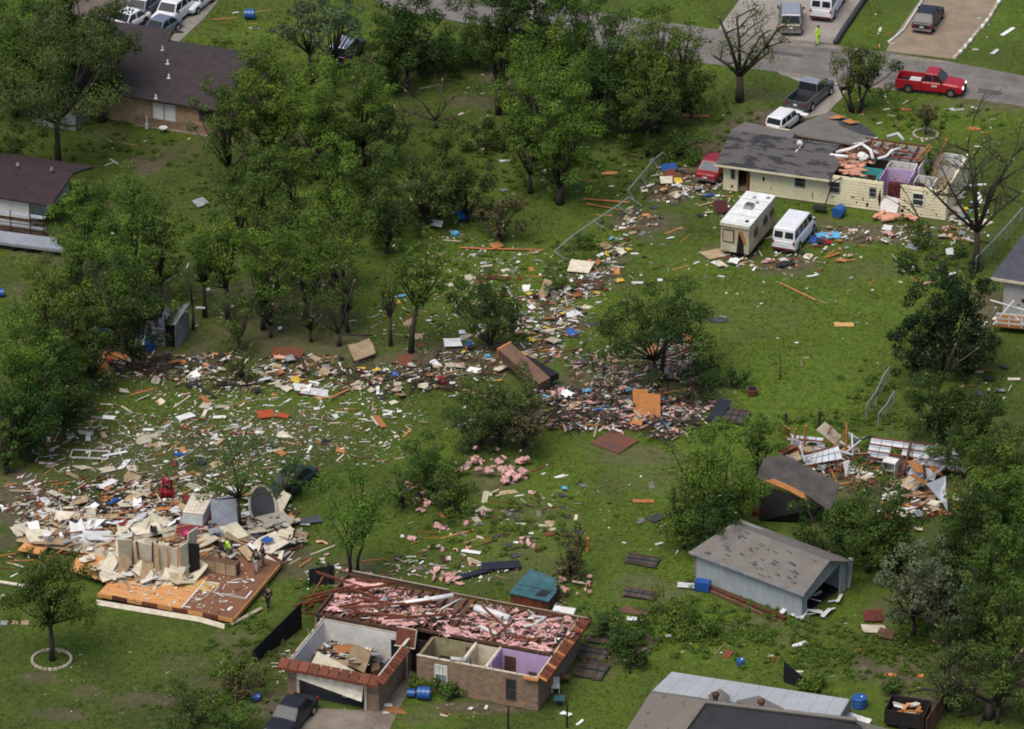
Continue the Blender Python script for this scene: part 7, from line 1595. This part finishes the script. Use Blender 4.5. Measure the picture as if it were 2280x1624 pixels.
UMEAD= [(1060,590,170,80),(1180,650,150,90),(1000,710,180,80),(1230,740,110,70),(1290,640,70,70)]
MIXW = [(WHITE,5),(CREAM,3),(TAN,1),(ORANGE,1),(REDWOOD,.7),(GREY,.8),(DARK,.5),(PINK,.2)]
zone(BAND, {'board_scrap':34,'plank':34,'foam_chunk':34,'wallboard_piece':26,'cloth_scrap':30,'plywood_piece':16,'insulation_tuft':4}, .25)
zone(MEAD, {'board_scrap':90,'plank':62,'foam_chunk':46,'wallboard_piece':24,'cloth_scrap':6,'plywood_piece':14,'shingle_piece':4})
zone(WUP,  {'board_scrap':70,'plank':56,'foam_chunk':30,'wallboard_piece':40,'cloth_scrap':8,'plywood_piece':16}, .3, 1.1)
zone(HEAP, {'wallboard_piece':90}, .8, 1.9, .2)
zone(HEAP, {'board_scrap':40,'plank':60,'cloth_scrap':12,'plywood_piece':14}, .9, 1.5, .3)
zone([(350,1282,110,16),(250,1262,60,20)], {'wallboard_piece':26,'plank':6,'board_scrap':4}, .3, 1.5, .6, colour=('sage grey','cream','tan','pale','white'))
zone([(420,1225,120,20),(250,1225,120,22)], {'wallboard_piece':12,'plank':10,'board_scrap':8}, .5, 1.3, .6)
zone(PINKB,{'insulation_tuft':36,'cloth_scrap':28,'plank':18,'foam_chunk':26,'board_scrap':8,'plywood_piece':12,'wallboard_piece':4}, .35)
zone(TREEP,{'insulation_tuft':34,'foam_chunk':22,'cloth_scrap':6,'board_scrap':6}, 1.6, .65)
zone(TRAIL,{'board_scrap':22,'plank':34,'cloth_scrap':26,'plywood_piece':14,'wallboard_piece':14,'foam_chunk':14,'insulation_tuft':6}, .2)
zone(PINKB,{'broken_branch':44}, .7, 1.4)
zone(BAND,{'broken_branch':34}, .6, 1.3)
zone(TREEP,{'broken_branch':14,'plywood_piece':6,'shingle_piece':8}, .4, 1.3)
zone(UMEAD,{'board_scrap':26,'plank':20,'foam_chunk':50,'wallboard_piece':12,'cloth_scrap':12,'plywood_piece':10,'shingle_piece':4})
zone([(1560,560,130,70),(1480,620,120,60),(1650,650,120,50),(1900,600,260,50)], {'board_scrap':10,'plank':12,'foam_chunk':26,'insulation_tuft':3})
zone([(1850,700,280,110),(1800,850,220,80)], {'board_scrap':3,'foam_chunk':10,'plank':3}, big=.8)
zone([(1980,520,220,22),(1830,560,120,22),(1700,585,110,16),(1570,440,50,50)], {'cloth_scrap':14,'board_scrap':16,'plank':12,'foam_chunk':20,'insulation_tuft':10,'plywood_piece':8,'wallboard_piece':8}, .2)
zone([(2140,440,50,60),(2160,500,50,50)], {'foam_chunk':12,'board_scrap':8,'cloth_scrap':6,'wallboard_piece':4}, .3, 1.4)
zone([(2060,270,180,45),(1960,240,120,30),(2200,330,70,60)], {'board_scrap':10,'foam_chunk':12,'plank':8,'plywood_piece':3})
zone([(2190,70,70,60),(1960,70,40,40)], {'board_scrap':4,'foam_chunk':5,'plank':3})
zone([(1650,270,70,60),(1560,330,60,60),(1300,370,120,60),(1150,400,100,60)], {'board_scrap':6,'foam_chunk':8,'plank':5,'shingle_piece':3})
zone([(1430,470,90,60),(1400,540,80,60),(1350,610,70,50)], {'shingle_piece':8,'board_scrap':6,'foam_chunk':10,'plank':5,'cloth_scrap':6,'plywood_piece':4})
zone([(1090,1040,90,26),(1140,1060,40,18)], {'insulation_tuft':34}, .5, 1.15, colour=('pink',))
zone([(960,1100,60,40)], {'insulation_tuft':26,'cloth_scrap':6}, .4, 1.0, colour=('pink','blue','black'))
zone([(1100,960,110,70)], {'insulation_tuft':22,'foam_chunk':8,'board_scrap':4,'broken_branch':12}, .8, .7)
zone([(1060,1180,180,60),(1000,1270,160,40),(1150,1130,80,40)], {'insulation_tuft':18,'board_scrap':12,'plank':10,'foam_chunk':10,'shingle_piece':6,'plywood_piece':3})
zone([(1150,1180,150,70),(1230,1080,90,60),(1000,1230,150,40),(1100,1130,100,60)], {'board_scrap':16,'plank':16,'shingle_piece':16,'broken_branch':14,'wallboard_piece':6,'cloth_scrap':3})
zone([(985,1285,40,16)], {'insulation_tuft':12}, .3, 1.2, colour=('pink',))
zone([(1270,1300,50,50)], {'insulation_tuft':16,'broken_branch':6,'board_scrap':3}, .6, .8)
zone([(1360,1060,180,60),(1380,1200,150,60)], {'foam_chunk':8,'shingle_piece':4,'board_scrap':3})
zone([(1850,1430,180,70),(1700,1450,120,60),(1450,1420,100,50)], {'foam_chunk':14,'board_scrap':6,'plywood_piece':2,'plank':3})
zone([(1900,1050,190,50),(2050,1110,90,40),(1990,1160,60,40)], {'plank':34,'wallboard_piece':16,'board_scrap':22,'foam_chunk':10,'plywood_piece':14,'cloth_scrap':6}, .5, 1.1)
zone([(960,1580,160,24),(1250,1600,60,24)], {'foam_chunk':8,'board_scrap':6,'cloth_scrap':2,'plywood_piece':3})
zone([(760,1270,90,40),(700,1250,60,50)], {'plank':12,'insulation_tuft':5,'board_scrap':8,'foam_chunk':6})
zone([(400,640,260,70),(620,690,200,50),(250,700,90,50)], {'foam_chunk':26,'board_scrap':12,'cloth_scrap':5,'plank':5}, 1.2)
zone([(200,560,120,100),(700,560,200,80)], {'foam_chunk':8,'board_scrap':4}, 4.0, .8)
zone([(60,1060,80,40),(110,960,90,60),(40,1240,40,40)], {'plank':22,'board_scrap':10,'plywood_piece':4,'foam_chunk':4})
zone([(330,330,120,40),(560,60,120,40),(300,365,60,15)], {'plank':7,'board_scrap':5,'foam_chunk':7})
zone([(1120,300,160,60),(1150,200,80,60),(980,150,80,50)], {'foam_chunk':6,'plank':3,'board_scrap':2,'broken_branch':14})
zone([(1560,320,70,40),(1460,340,80,40),(2110,560,90,40),(2050,1330,100,60),(2180,1560,80,50),(1450,870,120,40)], {'broken_branch':34}, .3)
zone([(2230,720,50,40),(2200,850,60,50)], {'board_scrap':6,'plank':8,'foam_chunk':8,'cloth_scrap':4,'shingle_piece':6}, .2)
# insulation on the open attics
def attic(frame, n, u0, u1, v0, v1, z, phrase, cols, big, kind='insulation_batt'):
    for i in range(n):
        u, v = RND.uniform(u0,u1), RND.uniform(v0,v1)
        k = RND.randrange(8); m = PINK if cols == 'pink' else PEACH; key = ('insulation_tuft',k,m.name)
        if key not in MCACHE: MCACHE[key] = tuft_mesh(k*13+15).mesh('insulation_tuft', m, True)
        o = bpy.data.objects.new(kind, MCACHE[key]); COL.objects.link(o)
        place(o, frame, (u,v,z+RND.random()*.12), RND.gauss(0,25)); s = RND.uniform(.6,1.25)*big; o.scale = (s*1.5, s*.75, s*.62)
        fu, fv = (u-u0)/(u1-u0), (v-v0)/(v1-v0); o['label'] = ''
        tag(o, f'{"small" if s < .8*big else "large" if s > 1.05*big else "mid sized"} {cols} insulation batt {phrase}, {"left" if fu < .33 else "middle" if fu < .66 else "right"} {"front" if fv < .5 else "back"} part', 'insulation', f'{cols} batts {phrase}')
attic(A, 56, -15.6,-12.6, 3.0,7.2, H:=2.5, 'on the left end of the open attic', 'pink', .62)
attic(A, 40, -12.4,-9.6, 2.9,6.4, H, 'on the attic over the open garage', 'pink', .62)
attic(A, 30, -6.4,-4.2, 3.4,7.3, H, 'on the attic behind the khaki room', 'pink', .66)
attic(A, 56, -4.0,-.5, 3.1,7.4, H, 'on the right end of the open attic', 'pink', .66)
attic(A, 10, -7.6,-5.2, 2.8,3.5, H, 'along the edge above the khaki room', 'pink', .66)
attic(C_, 26, -9.4,-6.9, .6,3.6, 2.5, 'in the torn roof of the cream house', 'peach', .9)
attic(C_, 7, -5.2,-2.9, -1.4,-.5, .15, 'before the gash in the cream siding', 'peach', 1.1)
# the uncountable small bits
debris('debris','fine white and tan rubble in the band below the woods',BAND,1500,[(WHITE,3),(CREAM,2),(TAN,1.5),(BROWN,4),(REDWOOD,1.5),(ORANGE,.6),(GREY,1)]+[(BLUE,.1),(RED,.2),(DARK,5)],.05,.22,.2)
debris('debris','fine pale flecks over the left meadow',MEAD,2600,MIXW+[(BROWN,1)],.03,.15)
debris('debris','fine rubble above the wrecked floor',WUP,1700,MIXW+[(BROWN,4),(REDWOOD,2.5),(DARK,1.5)],.05,.24,.25)
debris('debris','splintered rubble heaped at the back of the bare floor',HEAP,2300,[(WHITE,2),(CREAM,2.5),(TAN,1.5),(SAGE,1.5),(REDWOOD,4),(BROWN,4),(DARK,4),(ORANGE,1)],.08,.40,.7,.1)
debris('debris','fine mixed rubble in the pink strewn band',PINKB,1600,[(PINK,3.5),(WHITE,2.5),(DARK,5),(BROWN,4),(ORANGE,1),(GREY,1.5),(BLUE,.12),(RED,.15),(LBLUE,.2),(SAGE,1)],.06,.26,.3)
debris('debris','fine pink and white flecks under the wind bent tree',TREEP,900,[(PINK,3),(WHITE,2.5),(GREY,1),(BROWN,4),(DARK,2),(ORANGE,.5)],.05,.18,.8)
debris('debris','fine pale flecks on the upper debris meadow',UMEAD,1300,MIXW,.03,.14)
debris('debris','dark and pale litter trailing along the crushed chain link fence',TRAIL,750,MIXW+[(BROWN,5),(DARK,5),(REDWOOD,2)],.05,.26,.15)
debris('debris','fine flecks over the middle and right lawns',[(1600,620,300,120),(1850,620,330,110),(1100,1150,260,110),(1400,1120,260,110),(2000,300,260,80)],330,MIXW,.04,.11)
debris('debris','fine flecks over the lower right yards',[(1800,1430,300,100),(1000,1560,260,50),(1500,1400,200,80),(300,1500,300,100)],130,MIXW,.04,.10)
debris('debris','fine flecks under the woods',[(420,640,330,100),(650,660,260,80),(1000,470,200,60),(1150,250,220,100),(1350,320,150,100)],330,MIXW,.04,.15)
debris('debris','fine rubble around the cream house',[(1950,525,270,24),(1600,420,60,70),(1700,580,130,22),(2150,470,60,70)],550,MIXW+[(RED,.8),(DARK,1),(BROWN,2)],.05,.22,.1)
debris('debris','splintered timber and sheet bits in the wrecked barn',[(1900,1045,180,50),(2060,1110,80,45)],600,[(REDWOOD,4),(BROWN,3),(WHITE,2),(ORANGE,1.5),(DARK,2)],.06,.3,.4)
debris('debris','plaster crumbs and splinters on the bare floor',[(360,1310,120,40),(500,1290,60,40),(480,1340,60,25)],260,[(WHITE,4),(CREAM,3),(SAGE,2),(REDWOOD,1)],.04,.16,.04,.56)
debris('debris','small rubble in the open garage room',[(760,1445,80,38)],800,[(TAN,3),(WHITE,3),(DARK,3),(BROWN,3),(GREY,2),(CREAM,2),(ORANGE,1)],.10,.45,.9,.1)
debris('debris','shredded insulation and lath across the open attic',[(850,1345,110,36),(960,1375,70,20),(1180,1400,110,34),(1080,1375,60,30)],2000,[(PINK,3),(REDWOOD,3),(TAN,1.5),(WHITE,1.2),(BROWN,4),(DARK,1.5)],.05,.26,.3,2.45)
debris('debris','trash and lumber bits beside the brick house',[(740,1290,70,40),(1000,1270,160,30),(640,1490,40,40),(1240,1350,50,30)],260,MIXW+[(PINK,2),(BROWN,2)],.05,.2,.1)
debris('debris','splinters, lath and insulation shreds in the torn roof of the cream house',[(1885,350,50,22),(1975,338,60,14)],420,[(REDWOOD,4),(BROWN,3),(WHITE,3),(PEACH,3),(TAN,2),(DARK,2)],.06,.30,.5,2.2)
debris('debris','bits on the bare soil left of the wreckage',[(60,1110,70,60),(80,980,70,60),(60,1250,50,40)],260,[(REDWOOD,3),(WHITE,2),(TAN,2),(BROWN,2)],.05,.25,.05)
print('KIND COUNTS', CN, len(bpy.data.objects))
